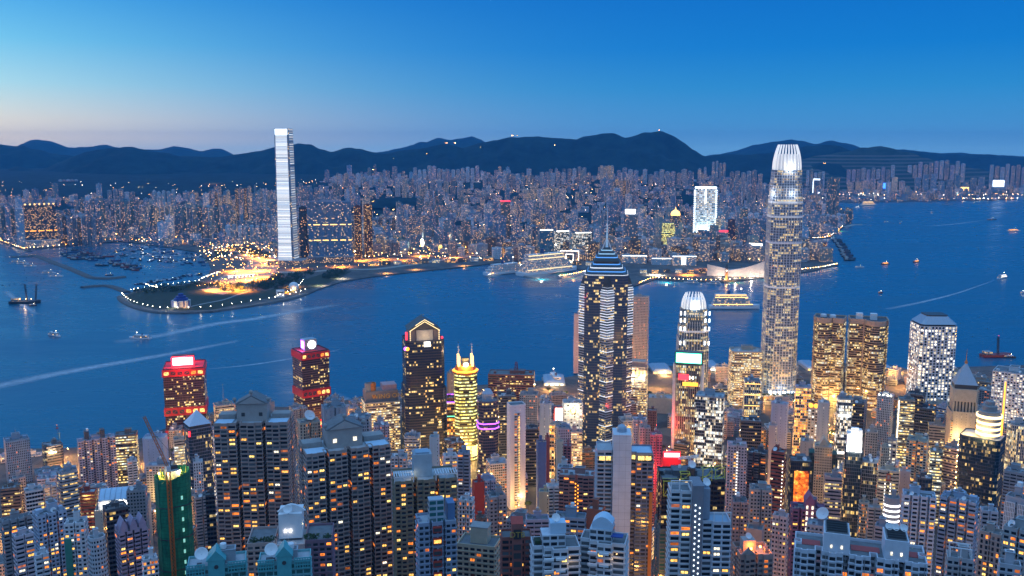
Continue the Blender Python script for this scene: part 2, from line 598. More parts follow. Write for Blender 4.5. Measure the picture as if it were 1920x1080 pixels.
def plan(kind, w, d):
    """Outline of a tower seen from above, CCW, front towards -y."""
    if kind == 'box':
        return [(-w / 2, -d / 2), (w / 2, -d / 2), (w / 2, d / 2), (-w / 2, d / 2)]
    if kind == 'oct':
        c = .22 * min(w, d)
        return [(-w / 2 + c, -d / 2), (w / 2 - c, -d / 2), (w / 2, -d / 2 + c), (w / 2, d / 2 - c), (w / 2 - c, d / 2), (-w / 2 + c, d / 2), (-w / 2, d / 2 - c), (-w / 2, -d / 2 + c)]
    if kind == 'chamf':
        c = .10 * min(w, d)
        return [(-w / 2 + c, -d / 2), (w / 2 - c, -d / 2), (w / 2, -d / 2 + c), (w / 2, d / 2 - c), (w / 2 - c, d / 2), (-w / 2 + c, d / 2), (-w / 2, d / 2 - c), (-w / 2, -d / 2 + c)]
    if kind == 'round':
        return [(w / 2 * cos(a), d / 2 * sin(a)) for a in (2 * pi * i / 20 - pi / 2 - pi / 20 for i in range(20))]
    if kind == 'bow':                # bowed front, flat back
        n = 8
        f = [(w / 2 * -cos(pi * i / n), -d * .1 - d * .4 * sin(pi * i / n)) for i in range(n + 1)]
        return f + [(w / 2, d / 2), (-w / 2, d / 2)]
    if kind == 'cross':
        a, b = w * .24, d * .22
        return [(-w / 2 + a, -d / 2), (w / 2 - a, -d / 2), (w / 2 - a, -d / 2 + b), (w / 2, -d / 2 + b), (w / 2, d / 2 - b), (w / 2 - a, d / 2 - b),
                (w / 2 - a, d / 2), (-w / 2 + a, d / 2), (-w / 2 + a, d / 2 - b), (-w / 2, d / 2 - b), (-w / 2, -d / 2 + b), (-w / 2 + a, -d / 2 + b)]
    k = {'notch': 2, 'notch1': 1, 'notch3': 3, 'notch4': 4}[kind]
    st = .9
    sw, sd = min(2.6, w * .07), min(6.0, d * .25)
    P = []
    x = -w / 2
    seg = (w - k * sw) / (k + 1)
    for i in range(k + 1):
        if seg > 8:              # the middle of each wing steps forward
            a, b = (.34, .68) if i % 2 else (.30, .62)
            P += [(x, -d / 2), (x + seg * a, -d / 2), (x + seg * a, -d / 2 - st), (x + seg * b, -d / 2 - st), (x + seg * b, -d / 2), (x + seg, -d / 2)]
        else:
            P += [(x, -d / 2), (x + seg, -d / 2)]
        x += seg
        if i < k:
            P += [(x, -d / 2 + sd), (x + sw, -d / 2 + sd)]
            x += sw
    P += [(w / 2, -d * .08), (w / 2 - sd * .5, -d * .08), (w / 2 - sd * .5, d * .08), (w / 2, d * .08), (w / 2, d / 2), (-w / 2, d / 2),
          (-w / 2, d * .08), (-w / 2 + sd * .5, d * .08), (-w / 2 + sd * .5, -d * .08), (-w / 2, -d * .08)]
    return P


def body(P, z0, z1, style, col, seed, ledge=0, parapet=1.3, roof='roof', parent=None, name='facade', lo=.55):
    """A tower's walls, roof deck and parapet as one connected mesh; ledge: metres the floor slabs stand proud."""
    bay, flr = BAYS.get(style, (3, 3))
    t = (*col, seed)
    us = uvus(P, bay)
    mb = MB()
    rings, mis = [], []

    def ring(z, off):
        rings.append([(x, y, z) for x, y in (offpoly(P, off) if off else P)])

    if ledge:
        n = int((z1 - z0) / flr)
        zb = z1 - n * flr
        ring(z0, 0)
        z = zb
        for i in range(n):
            mis.append(0)
            ring(z, 0)
            mis.append(1)
            ring(z, ledge)
            mis.append(1)
            ring(z + .5, ledge)
            mis.append(1)
            ring(z + .5, 0)
            z += flr
        mis.append(0)
        ring(z1, 0)
    else:
        ring(z0, 0)
        mis.append(0)
        ring(z1, 0)
    mis.append(1)
    ring(z1 + parapet, 0)
    mis.append(1)
    ring(z1 + parapet, -.5)
    mis.append(1)
    ring(z1 + .1, -.55)
    mb.loft(rings, us, mis, t, cap=2, ztop=z1)
    return mb.build(name, [style, 'wall', roof], parent)


def dish(parent, x, y, z, r, face=-.6):
    mb = MB()
    k = 14
    prof = [(.02, 0), (.45, .1), (.8, .28), (1.0, .48), (.98, .5), (.78, .32), (.43, .14), (.02, .05)]
    tl = radians(50)
    rings = []
    for rr, zz in prof:
        ring = []
        for i in range(k):
            a = 2 * pi * i / k
            px_, py_, pz_ = rr * r * cos(a), rr * r * sin(a), zz * r
            py2, pz2 = py_ * cos(tl) - pz_ * sin(tl), py_ * sin(tl) + pz_ * cos(tl)
            px3, py3 = px_ * cos(face) - py2 * sin(face), px_ * sin(face) + py2 * cos(face)
            ring.append((x + px3, y + py3, z + r * .9 + pz2))
        rings.append(ring)
    mb.loft(rings)
    o = mb.build('satellite_dish', 'white', parent, smooth=True)
    m2 = MB()
    m2.tube((x, y, z), (x, y, z + r * .95), r * .1)
    m2.build('mount', 'metal', o)


def antenna(parent, x, y, z, h, r=.25, mat='metal'):
    mb = MB()
    mb.tube((x, y, z), (x, y, z + h * .6), r, r * .8)
    mb.tube((x, y, z + h * .6), (x, y, z + h), r * .6, r * .2)
    mb.tube((x - r * 5, y, z + h * .55), (x + r * 5, y, z + h * .55), r * .3)
    mb.build('antenna', mat, parent)


def lamp_light(parent, x, y, z, power, col, r=1.5, down=False):
    l = bpy.data.lights.new('lamp_light', 'SPOT' if down else 'POINT')
    if down:                     # a shielded road lamp throws its light downwards
        l.spot_size = radians(158)
        l.spot_blend = .5
    l.energy = power
    l.color = col
    l.shadow_soft_size = r
    o = bpy.data.objects.new('lamp_light', l)
    COL.objects.link(o)
    o.location = (x, y, z)
    if parent:
        o.parent = parent
    return o


def roofbits(root, w, d, z, rng, col, dens=1.0, pale=False):
    """Lift house, tanks, plant and cable trays that stand on a roof."""
    t = (*col, rng.random())
    m = min(w, d)
    lw, ld, lh = w * rng.uniform(.24, .4), d * rng.uniform(.26, .42), rng.uniform(3.5, 6.5)
    ox, oy = rng.uniform(-.14, .14) * w, rng.uniform(-.05, .16) * d
    mb = MB()
    P = plan('box', lw, ld)
    rings = [[(x + ox, y + oy, z) for x, y in P], [(x + ox, y + oy, z + lh) for x, y in P], [(x + ox, y + oy, z + lh + .25) for x, y in offpoly(P, .35)],
             [(x + ox, y + oy, z + lh + .6) for x, y in offpoly(P, .35)], [(x + ox, y + oy, z + lh + .6) for x, y in offpoly(P, -.4)], [(x + ox, y + oy, z + lh + .3) for x, y in offpoly(P, -.4)]]
    mb.loft(rings, None, [0, 0, 0, 0, 0], t, cap=1)
    mb.build('lift_room', ['wall', 'roof'], root)
    if m > 9 and dens > .4:
        for k in range(rng.randint(2, 5) if m > 14 else 2):
            x, y = rng.uniform(-.4, .4) * w, rng.choice((-.36, -.3, .36)) * d
            mb = MB()
            s = rng.uniform(1.0, 2.0)
            mb.box(x - s, x + s, y - s * .7, y + s * .7, z + .3, z + 1.6 + s * .4, 0)
            mb.box(x - s * .8, x + s * .8, y - s * .5, y + s * .5, z + 1.6 + s * .4, z + 1.85 + s * .4, 1)
            mb.build('cooling_unit', ['metal', 'darkmetal'], root)
        if rng.random() < .6:
            mb = MB()
            r = rng.uniform(1.1, 1.8)
            x, y = ox + rng.uniform(-.2, .2) * lw, oy
            mb.lathe((x, y, z + lh + .6), [(r, 0), (r, 2.2), (r * .9, 2.5), (.1, 2.8)], 10)
            mb.build('water_tank', rng.choice(['white', 'metal', 'concrete']), root)
    if dens > .7 and m > 12:
        mb = MB()
        for sx_ in (-1, 1):
            x = sx_ * w * rng.uniform(.28, .42)
            y = rng.uniform(-.3, .3) * d
            s = rng.uniform(1.2, 2.4)
            mb = MB()
            mb.box(x - s, x + s, y - s, y + s, z, z + rng.uniform(2.2, 3.4), 0, t)
            mb.build('roof_hut', 'wall', root)
        mb = MB()
        yy = -d * .5 + .3
        mb.tube((-w * .48, yy, z + 2.1), (w * .48, yy, z + 2.1), .07, k=4)
        for k in range(9):
            mb.tube((-w * .48 + w * .96 * k / 8, yy, z + 1), (-w * .48 + w * .96 * k / 8, yy, z + 2.1), .05, k=4)
        mb.build('railing', 'metal', root)
    if dens > .7 and m > 10:
        mb = MB()
        y = rng.choice((-.26, .28)) * d
        mb.tube((-w * .4, y, z + .5), (w * .4, y, z + .5), .25)
        mb.build('roof_pipe', 'metal', root)
        if rng.random() < .35:
            dish(root, rng.uniform(-.3, .3) * w, -.3 * d, z + .2, rng.uniform(1.4, 2.4), rng.uniform(-.9, .9))
        if rng.random() < .4:
            antenna(root, ox, oy, z + lh, rng.uniform(6, 12), .15)


FOOT = []          # footprints of everything that stands on the island: x, y, radius
WINMESH = {}


def windows(root, P, z0, z1, style, n, rng, sill=True):
    """Separate glowing windows with frames, set proud of the wall, on the cells of the facade."""
    bay, flr = BAYS[style]
    cells = []
    for i in range(len(P)):
        a, b = P[i], P[(i + 1) % len(P)]
        dx, dy = b[0] - a[0], b[1] - a[1]
        L = math.hypot(dx, dy)
        if L < 3 or dx / L < .2:      # only walls turned to the front
            continue
        k = max(1, round(L / bay))
        for c in range(k):
            f = (c + .5) / k
            for j in range(1, min(int((z1 - z0) / flr) - 1, 40)):
                cells.append((a[0] + dx * f, a[1] + dy * f, z1 - (j + .5) * flr, atan2(dy, dx), L / k))
    rng.shuffle(cells)
    for x, y, z, an, ww in cells[:n]:
        key = rng.choice(('glowwarm', 'glowamber', 'glowwarm', 'glowwhite', 'winwarm', 'winyellow'))
        key = {'glowwarm': 'winwarm', 'glowamber': 'winamber', 'glowwhite': 'winwhite'}.get(key, key)
        wm_ = round(ww, 1)
        if (key, wm_) not in WINMESH:
            hw, hh = wm_ * .36, flr * .27
            mb = MB()
            mb.box(-hw, hw, -.18, .3, -hh, hh, 0, bottom=True)
            nn = len(mb.v)
            for s0, s1 in ((-hw * .9, -hw * .06), (hw * .06, hw * .9)):
                nn = len(mb.v)
                mb.v += [(s0, -.2, -hh * .86), (s1, -.2, -hh * .86), (s1, -.2, hh * .86), (s0, -.2, hh * .86)]
                mb.face((nn, nn + 1, nn + 2, nn + 3), [(0, 0), (1, 0), (1, 1), (0, 1)], 1, (.5, .5, .5, rng.random()))
            o = mb.build('window', ['darkmetal', key], root)
            WINMESH[(key, wm_)] = o
        else:
            o = WINMESH[(key, wm_)].copy()
            COL.objects.link(o)
            o.parent = root
        o.name = 'window'
        o.location = (x, y, z)
        o.rotation_euler = (0, 0, an)


def winmat(name, col, e):
    g = G(name)
    n = g.noise(.9, 2.0, g.scaled(g.node('ShaderNodeNewGeometry').outputs['Position'], (1, 1, 1.3)))
    g.put(g.b.inputs['Base Color'], (.05, .05, .05))
    g.b.inputs['Roughness'].default_value = .15
    g.put(g.b.inputs['Emission Color'], col)
    g.put(g.b.inputs['Emission Strength'], g.m('MULTIPLY', g.m('POWER', n, 1.6), e * 2.2))
    FMATS[name] = g.mat


winmat('winwarm', (1, .5, .1), 2.0)
winmat('winamber', (1, .26, .03), 2.0)
winmat('winyellow', (1, .66, .18), 2.2)
winmat('winwhite', (1, .9, .68), 1.9)


def place(x0, x1, yt, Y, rot=0, dr=1.0):
    """Photo extents of a tower's front roof edge at depth Y -> centre, yaw, width, depth, roof height."""
    xm = (x0 + x1) / 2
    X, Z = atY(xm, yt, Y)
    Wd = (atY(x1, yt, Y)[0] - atY(x0, yt, Y)[0])
    r = abs(radians(rot))
    yaw = -atan2(X, Y)
    Wd *= cos(yaw)
    w = Wd / (cos(r) + dr * sin(r))
    d = w * dr
    back = (w * sin(r) + d * cos(r)) / 2
    k = (math.hypot(X, Y) + back) / math.hypot(X, Y)
    return X * k, Y * k, yaw + radians(rot), w, d, Z


def tower(name, x0, x1, yt, Y, style, col, label, rot=0, dr=.8, pl='box', ledge=None, roof='roof', bits=1.0, cat=None, win=0, group=None, z0=None, seed=None, parapet=1.3):
    X, Yc, yaw, w, d, Z = place(x0, x1, yt, Y, rot, dr)
    g0 = min(hill_z(X, Yc), hill_z(X, Yc - d / 2)) - 2 if z0 is None else z0
    rng = random.Random(int(x0 * 131 + yt * 17 + Y))
    root = thing(name, (X, Yc, g0), yaw, label, cat or {'apartment_tower': 'apartment tower', 'office_tower': 'office tower'}.get(name, name.replace('_', ' ')), group)
    P = plan(pl, w, d)
    H = Z - g0
    if ledge is None:
        ledge = .3 if Y < 800 and style in ('res', 'resfine', 'reslit', 'resbay', 'resslot') else 0
    body(P, 0, H, style, col, rng.random() if seed is None else seed, ledge, parapet, roof, root)
    if bits:
        roofbits(root, w, d, H + .1, rng, col, bits)
    if win:
        windows(root, P, 0, H, style, win, rng)
    FOOT.append((X, Yc, max(w, d) * .55, name, label))
    return root, w, d, H, P, rng
# ================================================================== the setting
from mathutils import noise as mnoise, Vector


def wmat():
    g = G('water')
    pos = g.node('ShaderNodeNewGeometry').outputs['Position']
    n1 = g.noise(.035, 3.0, g.scaled(pos, (1, 1.6, 1)))
    n2 = g.noise(.16, 2.0, pos)
    h = g.m('MULTIPLY_ADD', n1, .9, g.m('MULTIPLY', n2, .35))
    bp = g.node('ShaderNodeBump')
    bp.inputs['Strength'].default_value = .45
    bp.inputs['Distance'].default_value = 1.2
    g.nt.links.new(h, bp.inputs['Height'])
    g.nt.links.new(bp.outputs[0], g.b.inputs['Normal'])
    # calm slicks and rougher wind lanes
    lane = g.noise(.0016, 4.0, g.scaled(pos, (1, 3.2, 1)), .55)
    lane2 = g.noise(.007, 3.0, g.scaled(pos, (1, 3.5, 1)), .6)
    ln = g.m('MULTIPLY_ADD', g.m('SUBTRACT', g.m('MULTIPLY_ADD', lane, .65, g.m('MULTIPLY', lane2, .35)), .5), 2.2, .5, True)
    g.put(g.b.inputs['Roughness'], g.m('MULTIPLY_ADD', ln, .34, .12))
    g.put(g.b.inputs['Base Color'], g.mix(ln, (.001, .078, .15), (.003, .128, .225)))
    g.b.inputs['IOR'].default_value = 1.33
    FMATS['water'] = g.mat


wmat()
mb = MB()
mb.v = [(-13000, -600, 0), (13000, -600, 0), (13000, 21000, 0), (-13000, 21000, 0)]
mb.face((0, 1, 2, 3))
tag(mb.build('water', 'water'), 'blue harbour water at dusk with slow ripples', None, None, 'structure')

# --- the island the camera looks down on
SHORE = [(-420, 830), (-200, 840), (0, 846), (130, 846), (250, 833), (330, 800), (430, 765), (560, 768), (640, 758), (690, 742), (780, 732), (900, 726), (1000, 720),
         (1100, 706), (1160, 698), (1250, 690), (1340, 684), (1400, 686), (1500, 688), (1640, 682), (1700, 696), (1800, 692), (1920, 688), (2200, 686), (2600, 690)]
SW = sorted(atZ(x, y, 0) for x, y in SHORE)


def shore_y(x):
    if x <= SW[0][0]:
        return SW[0][1]
    for (xa, ya), (xb, yb) in zip(SW, SW[1:]):
        if xa <= x <= xb:
            return ya + (yb - ya) * (x - xa) / (xb - xa)
    return SW[-1][1]


def gmat():
    g = G('city_ground')
    pos = g.node('ShaderNodeNewGeometry').outputs['Position']
    n = g.noise(.03, 5.0, pos, .65)
    b = g.node('ShaderNodeTexVoronoi')
    b.inputs['Scale'].default_value = .045
    g.nt.links.new(pos, b.inputs['Vector'])
    c = g.mix(b.outputs['Color'], (.045, .045, .05), (.13, .12, .11))
    g.put(g.b.inputs['Base Color'], g.mix(1.0, c, g.m('MULTIPLY_ADD', n, 1.2, .4), 'MULTIPLY'))
    g.b.inputs['Roughness'].default_value = .9
    FMATS['ground'] = g.mat


gmat()
mb = MB()
xs = [-1500 + 30 * i for i in range(125)]
rows = 46
for x in xs:
    sy = shore_y(x)
    for j in range(rows):
        y = -80 + (sy + 80) * j / (rows - 2) if j < rows - 1 else sy
        z = hill_z(x, y) if j < rows - 1 else -4
        mb.v.append((x, y, z))
for i in range(len(xs) - 1):
    for j in range(rows - 1):
        a = i * rows + j
        mb.face((a, a + rows, a + rows + 1, a + 1))
tag(mb.build('island_ground', 'ground'), 'sloping city ground of the near island', None, None, 'structure')

# --- the far peninsula, flat land inside its shoreline
KSH = [(-500, 452), (-60, 448), (0, 452), (45, 468), (110, 463), (220, 452), (262, 456), (310, 463), (368, 472), (388, 486), (396, 503), (388, 520), (366, 528), (338, 534),
       (300, 537), (262, 541), (243, 549), (226, 557), (232, 566), (258, 578), (296, 586), (345, 587), (400, 584), (470, 574), (540, 562), (575, 552), (600, 541), (640, 528), (700, 518),
       (800, 507), (880, 499), (932, 492), (960, 497), (1000, 503), (1050, 500), (1100, 507), (1150, 527), (1190, 536), (1230, 523), (1290, 527), (1360, 528), (1425, 521), (1480, 514), (1520, 508),
       (1572, 496), (1560, 489), (1530, 484), (1500, 478), (1505, 462), (1520, 446), (1556, 445), (1582, 426), (1598, 405), (1580, 392), (1500, 388), (1450, 386), (1452, 381), (1700, 378), (1905, 373.5), (1880, 372), (1760, 371.5), (1640, 371),
       (1500, 371), (1500, 368), (1700, 368.5), (1880, 368), (1925, 362), (2400, 360)]
kp = [atZ(x, y, 3.0) for x, y in KSH]
mb = MB()
pts = kp + [(12500, 20000), (-12500, 20000)]
kp = pts
n = len(pts)
mb.v = [(x, y, 3.0) for x, y in pts] + [(x, y, -3.0) for x, y in pts]
import mathutils
tri = mathutils.geometry.tessellate_polygon([[Vector((x, y, 0)) for x, y in pts]])
for t3 in tri:
    a = [pts[i] for i in t3]
    mb.face(t3 if area(a) > 0 else t3[::-1])
for i in range(n):
    j = (i + 1) % n
    mb.face((i, n + i, n + j, j))
tag(mb.build('peninsula_ground', 'ground'), 'flat built-up land across the harbour', None, None, 'structure')


def in_poly(x, y, P):
    c = False
    for i in range(len(P)):
        (xa, ya), (xb, yb) = P[i - 1], P[i]
        if (ya > y) != (yb > y) and x < (xb - xa) * (y - ya) / (yb - ya) + xa:
            c = not c
    return c


def rise(x, y):
    px = 960 + FPX * x / max(y, 1)
    s = 5300 + 3100 * sstep(1250, 1560, px)
    return 115 * sstep(s, s + 2600, y) + 60 * sstep(s + 1500, s + 4500, y)


def land_z(x, y):
    return 3 + rise(x, y)


# --- hills
def hillmat(name, ca, cb, bands=False):
    g = G(name)
    pos = g.node('ShaderNodeNewGeometry').outputs['Position']
    n = g.noise(.006, 8.0, pos, .72)
    c = g.mix(g.m('MULTIPLY_ADD', n, 3.6, -1.3, True), ca, cb)
    if bands:
        sp = g.node('ShaderNodeSeparateXYZ')
        g.nt.links.new(pos, sp.inputs[0])
        zz = g.m('MULTIPLY_ADD', g.noise(.002, 3.0, pos), 14.0, sp.outputs[2])
        w = g.m('GREATER_THAN', g.m('FRACT', g.m('DIVIDE', zz, 34.0)), .62)
        low = g.m('LESS_THAN', zz, 345.0)
        c = g.mix(g.m('MULTIPLY', g.m('MULTIPLY', w, low), .8), c, (.16, .13, .12))
    g.put(g.b.inputs['Base Color'], c)
    g.b.inputs['Roughness'].default_value = 1.0
    g.b.inputs['Specular IOR Level'].default_value = .1
    FMATS[name] = g.mat


hillmat('hill', (.003, .014, .024), (.016, .044, .052))
hillmat('quarry', (.02, .035, .028), (.05, .065, .05), True)


mb = MB()
nx, ny = 110, 60
for i in range(nx):
    for j in range(ny):
        y = 5000 + 7500 * j / (ny - 1)
        x = (-1.0 + 2.0 * i / (nx - 1)) * y * .68
        r_ = rise(x, y)
        mb.v.append((x, y, (3 + r_) if r_ > 6 else -8 + 11 * sstep(0, 1, r_ / 6) + r_))
for i in range(nx - 1):
    for j in range(ny - 1):
        a = i * ny + j
        mb.face((a, a + ny, a + ny + 1, a + 1))
tag(mb.build('foothill_ground', 'hill'), 'gently rising land under the far hills', None, None, 'structure')




def ridge(name, pts, D, front, backd, label, mat='hill', rough=.46, sd=0.0, edge=345, x0=-340, x1=2260):
    mb = MB()
    st = 6
    cols = int((x1 - x0) / st) + 1
    V = [-1, -.9, -.8, -.7, -.6, -.5, -.42, -.34, -.26, -.19, -.12, -.06, 0, .08, .2, .4, .7, 1]

    def py(px):
        if px <= pts[0][0]:
            return min(edge, pts[0][1] + (pts[0][0] - px) * .25)
        for (a, b), (c, d) in zip(pts, pts[1:]):
            if a <= px <= c:
                t = (px - a) / (c - a)
                t = t * .6 + .4 * t * t * (3 - 2 * t)
                return b + (d - b) * t
        return min(edge, pts[-1][1] + (px - pts[-1][0]) * .25)
    for i in range(cols):
        px = x0 + i * st
        y0 = py(px) + (mnoise.fractal(Vector((px * .03, sd, 0)), 1.0, 2.1, 4)) * 2.6
        xD, zD = atY(px, y0, D)
        zD = max(zD, -20)
        for v in V:
            y = D + v * (front if v < 0 else backd)
            x = xD * y / D
            p = Vector((x * .0011, y * .0011, sd))
            rg = abs(mnoise.fractal(p, 1.0, 2.1, 5)) * 1.5
            wv = min(1, abs(v) * 3) * (1 - abs(v) ** 3)
            z = zD * ((1 - abs(v) ** 1.25) * (1 - rough * 1.1 * rg * wv)) - 12 * (abs(v) > .99)
            mb.v.append((x, y, z))
    k = len(V)
    for i in range(cols - 1):
        for j in range(k - 1):
            a = i * k + j
            mb.face((a, a + k, a + k + 1, a + 1))
    return tag(mb.build(name, mat, smooth=True), label, None, None, 'structure')


ridge('hills', [(-80, 330), (0, 320), (30, 312), (62, 319), (85, 316), (110, 305), (135, 294), (160, 286), (200, 279), (250, 276), (300, 285), (340, 293), (400, 296), (450, 290), (490, 282),
                (520, 275), (560, 268), (580, 270), (600, 279), (620, 283), (655, 277), (672, 279), (700, 285), (722, 289), (760, 281), (800, 275), (838, 270), (868, 278), (900, 267), (930, 262), (962, 256),
                (1000, 256), (1060, 259), (1080, 262), (1095, 257), (1130, 251), (1150, 251), (1172, 258), (1190, 255), (1210, 248), (1238, 245), (1262, 255), (1283, 270), (1300, 282), (1322, 293), (1345, 300), (1400, 318), (1460, 336)],
      9700, 1400, 2200, 'long dark wooded ridge behind the far city', sd=1.3)
ridge('hills', [(-120, 262), (0, 270), (40, 274), (70, 280), (100, 289), (140, 293), (200, 302), (280, 330)], 11300, 1500, 2000, 'dark hill shoulder at the far left, behind the front ridge', sd=5.1)
ridge('hills', [(20, 282), (40, 270), (58, 263), (75, 261), (100, 266), (128, 278), (160, 275), (198, 271), (232, 277), (300, 280), (325, 274), (350, 278), (376, 283), (400, 279), (414, 280), (440, 291), (470, 287),
                (500, 288), (560, 292), (640, 293), (705, 286), (745, 279), (775, 271), (790, 266), (800, 267), (822, 257), (846, 264), (868, 258), (885, 254), (898, 260), (920, 273), (960, 290)],
      15500, 2500, 2500, 'pale blue peaks in the haze far beyond the dark ridge', sd=9.7, rough=.2)
ridge('hills', [(1330, 291), (1370, 285), (1420, 271), (1450, 265), (1480, 262), (1502, 263), (1530, 270), (1560, 264), (1585, 267), (1620, 279), (1700, 281), (1760, 287), (1800, 285), (1860, 291), (1940, 293), (2100, 288), (2300, 282)],
      15200, 2500, 2500, 'faint blue peaks on the horizon beyond the quarry hill', sd=14.2, rough=.2)
ridge('hills', [(1300, 296), (1340, 291), (1400, 289), (1440, 287), (1490, 281), (1515, 274), (1540, 270), (1570, 273), (1595, 281), (1625, 290), (1680, 310)], 10200, 1300, 1500, 'dark rounded hill left of the terraced quarry', sd=18.5)
ridge('hills', [(1530, 292), (1585, 284), (1620, 277), (1650, 274), (1675, 277), (1700, 285), (1730, 295), (1770, 303), (1840, 318)], 9900, 1300, 1500, 'terraced quarry hill with pale cut benches', 'quarry', sd=22.1)
ridge('hills', [(1690, 282), (1740, 284), (1800, 290), (1850, 290), (1930, 296), (2100, 291), (2260, 285)], 12600, 1800, 2000, 'low dark hills at the far right behind the flats', sd=27.3)


# --- ribbons for roads, quays, breakwaters, wakes
def ribbon(name, pts, w, mat, label, kind='structure', z=None, h=0.0, w1=None, zoff=.0):
    """A strip along ground points; h > 0 gives it walls and a rounded top."""
    mb = MB()
    n = len(pts)
    L = []
    for i, (x, y) in enumerate(pts):
        a, b = pts[max(0, i - 1)], pts[min(n - 1, i + 1)]
        dx, dy = b[0] - a[0], b[1] - a[1]
        l = math.hypot(dx, dy) or 1
        f = i / (n - 1)
        ww = (w + ((w1 or w) - w) * f) / 2
        nx_, ny_ = -dy / l * ww, dx / l * ww
        zz = z if z is not None else 3
        if callable(zz):
            zz = zz(x, y)
        zz += zoff
        if h:
            L.append([(x + nx_ * 1.6, y + ny_ * 1.6, -3), (x + nx_, y + ny_, h * .8), (x + nx_ * .5, y + ny_ * .5, h), (x - nx_ * .5, y - ny_ * .5, h), (x - nx_, y - ny_, h * .8), (x - nx_ * 1.6, y - ny_ * 1.6, -3)])
        else:
            L.append([(x + nx_, y + ny_, zz), (x - nx_, y - ny_, zz)])
    k = len(L[0])
    dist = 0
    for i, r in enumerate(L):
        mb.v += r
    for i in range(n - 1):
        a, b = pts[i], pts[i + 1]
        d2 = dist + math.hypot(b[0] - a[0], b[1] - a[1])
        for j in range(k - 1):
            p = i * k + j
            mb.face((p, p + 1, p + k + 1, p + k), [(0, dist), (w, dist), (w, d2), (0, d2)])
        dist = d2
    if h:
        mb.face(list(range(k))[::-1])
        mb.face([(n - 1) * k + i for i in range(k)])
    return tag(mb.build(name, mat), label, None, None, kind)


def smooth(pts, k=5):
    out = []
    n = len(pts)
    for i in range(n - 1):
        p0, p1, p2, p3 = pts[max(0, i - 1)], pts[i], pts[i + 1], pts[min(n - 1, i + 2)]
        for s in range(k):
            t = s / k
            out.append(tuple(.5 * (2 * p1[e] + (p2[e] - p0[e]) * t + (2 * p0[e] - 5 * p1[e] + 4 * p2[e] - p3[e]) * t * t + (3 * p1[e] - p0[e] - 3 * p2[e] + p3[e]) * t ** 3) for e in (0, 1)))
    out.append(pts[-1])
    return out


def gpath(pp, z=3.0, k=5):
    return smooth([atZ(x, y, z) for x, y in pp], k)


def roadmat():
    g = G('road')
    uv = g.node('ShaderNodeUVMap', uv_map='uv').outputs[0]
    sp = g.node('ShaderNodeSeparateXYZ')
    g.nt.links.new(uv, sp.inputs[0])
    fx = g.m('FRACT', g.m('DIVIDE', sp.outputs[0], 3.6))
    fy = g.m('FRACT', g.m('DIVIDE', sp.outputs[1], 12.0))
    ln = g.m('MULTIPLY', g.m('LESS_THAN', fx, .06), g.m('LESS_THAN', fy, .5))
    pos = g.node('ShaderNodeNewGeometry').outputs['Position']
    n = g.m('MULTIPLY_ADD', g.noise(.05, 4.0, pos), .8, .6)
    g.put(g.b.inputs['Base Color'], g.mix(ln, g.mix(1.0, (.065, .063, .06), n, 'MULTIPLY'), (.5, .5, .48)))
    g.b.inputs['Roughness'].default_value = .85
    FMATS['road'] = g.mat


roadmat()
ribbon('breakwater', gpath([(22, 483), (55, 481), (72, 482), (100, 493), (135, 506), (165, 519), (178, 522), (205, 523), (233, 520)], 0), 20, 'stone', 'long dark stone breakwater with a bend sheltering the moored boats', None, h=5)['category'] = 'breakwater'
ribbon('breakwater', gpath([(154, 540), (172, 538), (200, 537), (218, 541), (238, 549)], 0), 18, 'stone', 'short curved stone breakwater joined to the park corner', None, h=5)['category'] = 'breakwater'
ribbon('breakwater', gpath([(0, 452), (20, 460), (44, 468), (56, 472)], 0), 14, 'stone', 'narrow stone mole at the far left shore with orange lights', None, h=4)['category'] = 'breakwater'

# park on the point
PK = [atZ(x, y, 3.2) for x, y in [(232, 558), (250, 549), (290, 541), (340, 536), (380, 528), (400, 535), (430, 545), (500, 545), (560, 528), (600, 515), (660, 508), (640, 520), (598, 538), (560, 545), (480, 564), (400, 580), (340, 582), (290, 578), (250, 570)]]
mb = MB()
mb.v = [(x, y, 3.3) for x, y in PK]
for t3 in mathutils.geometry.tessellate_polygon([[Vector((x, y, 0)) for x, y in PK]]):
    a = [PK[i] for i in t3]
    mb.face(t3 if area(a) > 0 else t3[::-1])
tag(mb.build('park_lawn', 'grass'), 'grass lawn of the waterfront park', None, None, 'structure')
ribbon('promenade', gpath([(228, 557), (240, 568), (262, 577), (300, 584), (345, 585), (400, 582), (470, 572), (535, 561), (572, 550)]), 14, 'concrete', 'paved promenade round the park edge', zoff=.36)
ribbon('sea_wall', gpath([(226, 557), (232, 566), (258, 578.5), (296, 586.5), (345, 587.6), (400, 584.6), (470, 574.6), (540, 562.6), (575, 552)], 0), 16, 'stone', 'sloping stone sea wall round the park', h=4.5)['kind'] = 'structure'
ribbon('footpath', gpath([(345, 578), (380, 570), (420, 562), (445, 553), (470, 545)]), 8, 'concrete', 'pale footpath crossing the park lawn', zoff=.5)
TA = [atZ(x, y, 3.3) for x, y in [(382, 546), (398, 528), (428, 512), (462, 498), (470, 480), (512, 478), (524, 500), (500, 526), (452, 541), (418, 553)]]  # pale ground sheet added to catch a broader lamp glow
mb = MB()
mb.v = [(x, y, 3.38) for x, y in TA]
mb.face(range(10) if area(TA) > 0 else range(9, -1, -1))
tag(mb.build('glow_apron', 'motorway'), 'wide concrete apron of the toll plaza', None, None, 'structure')
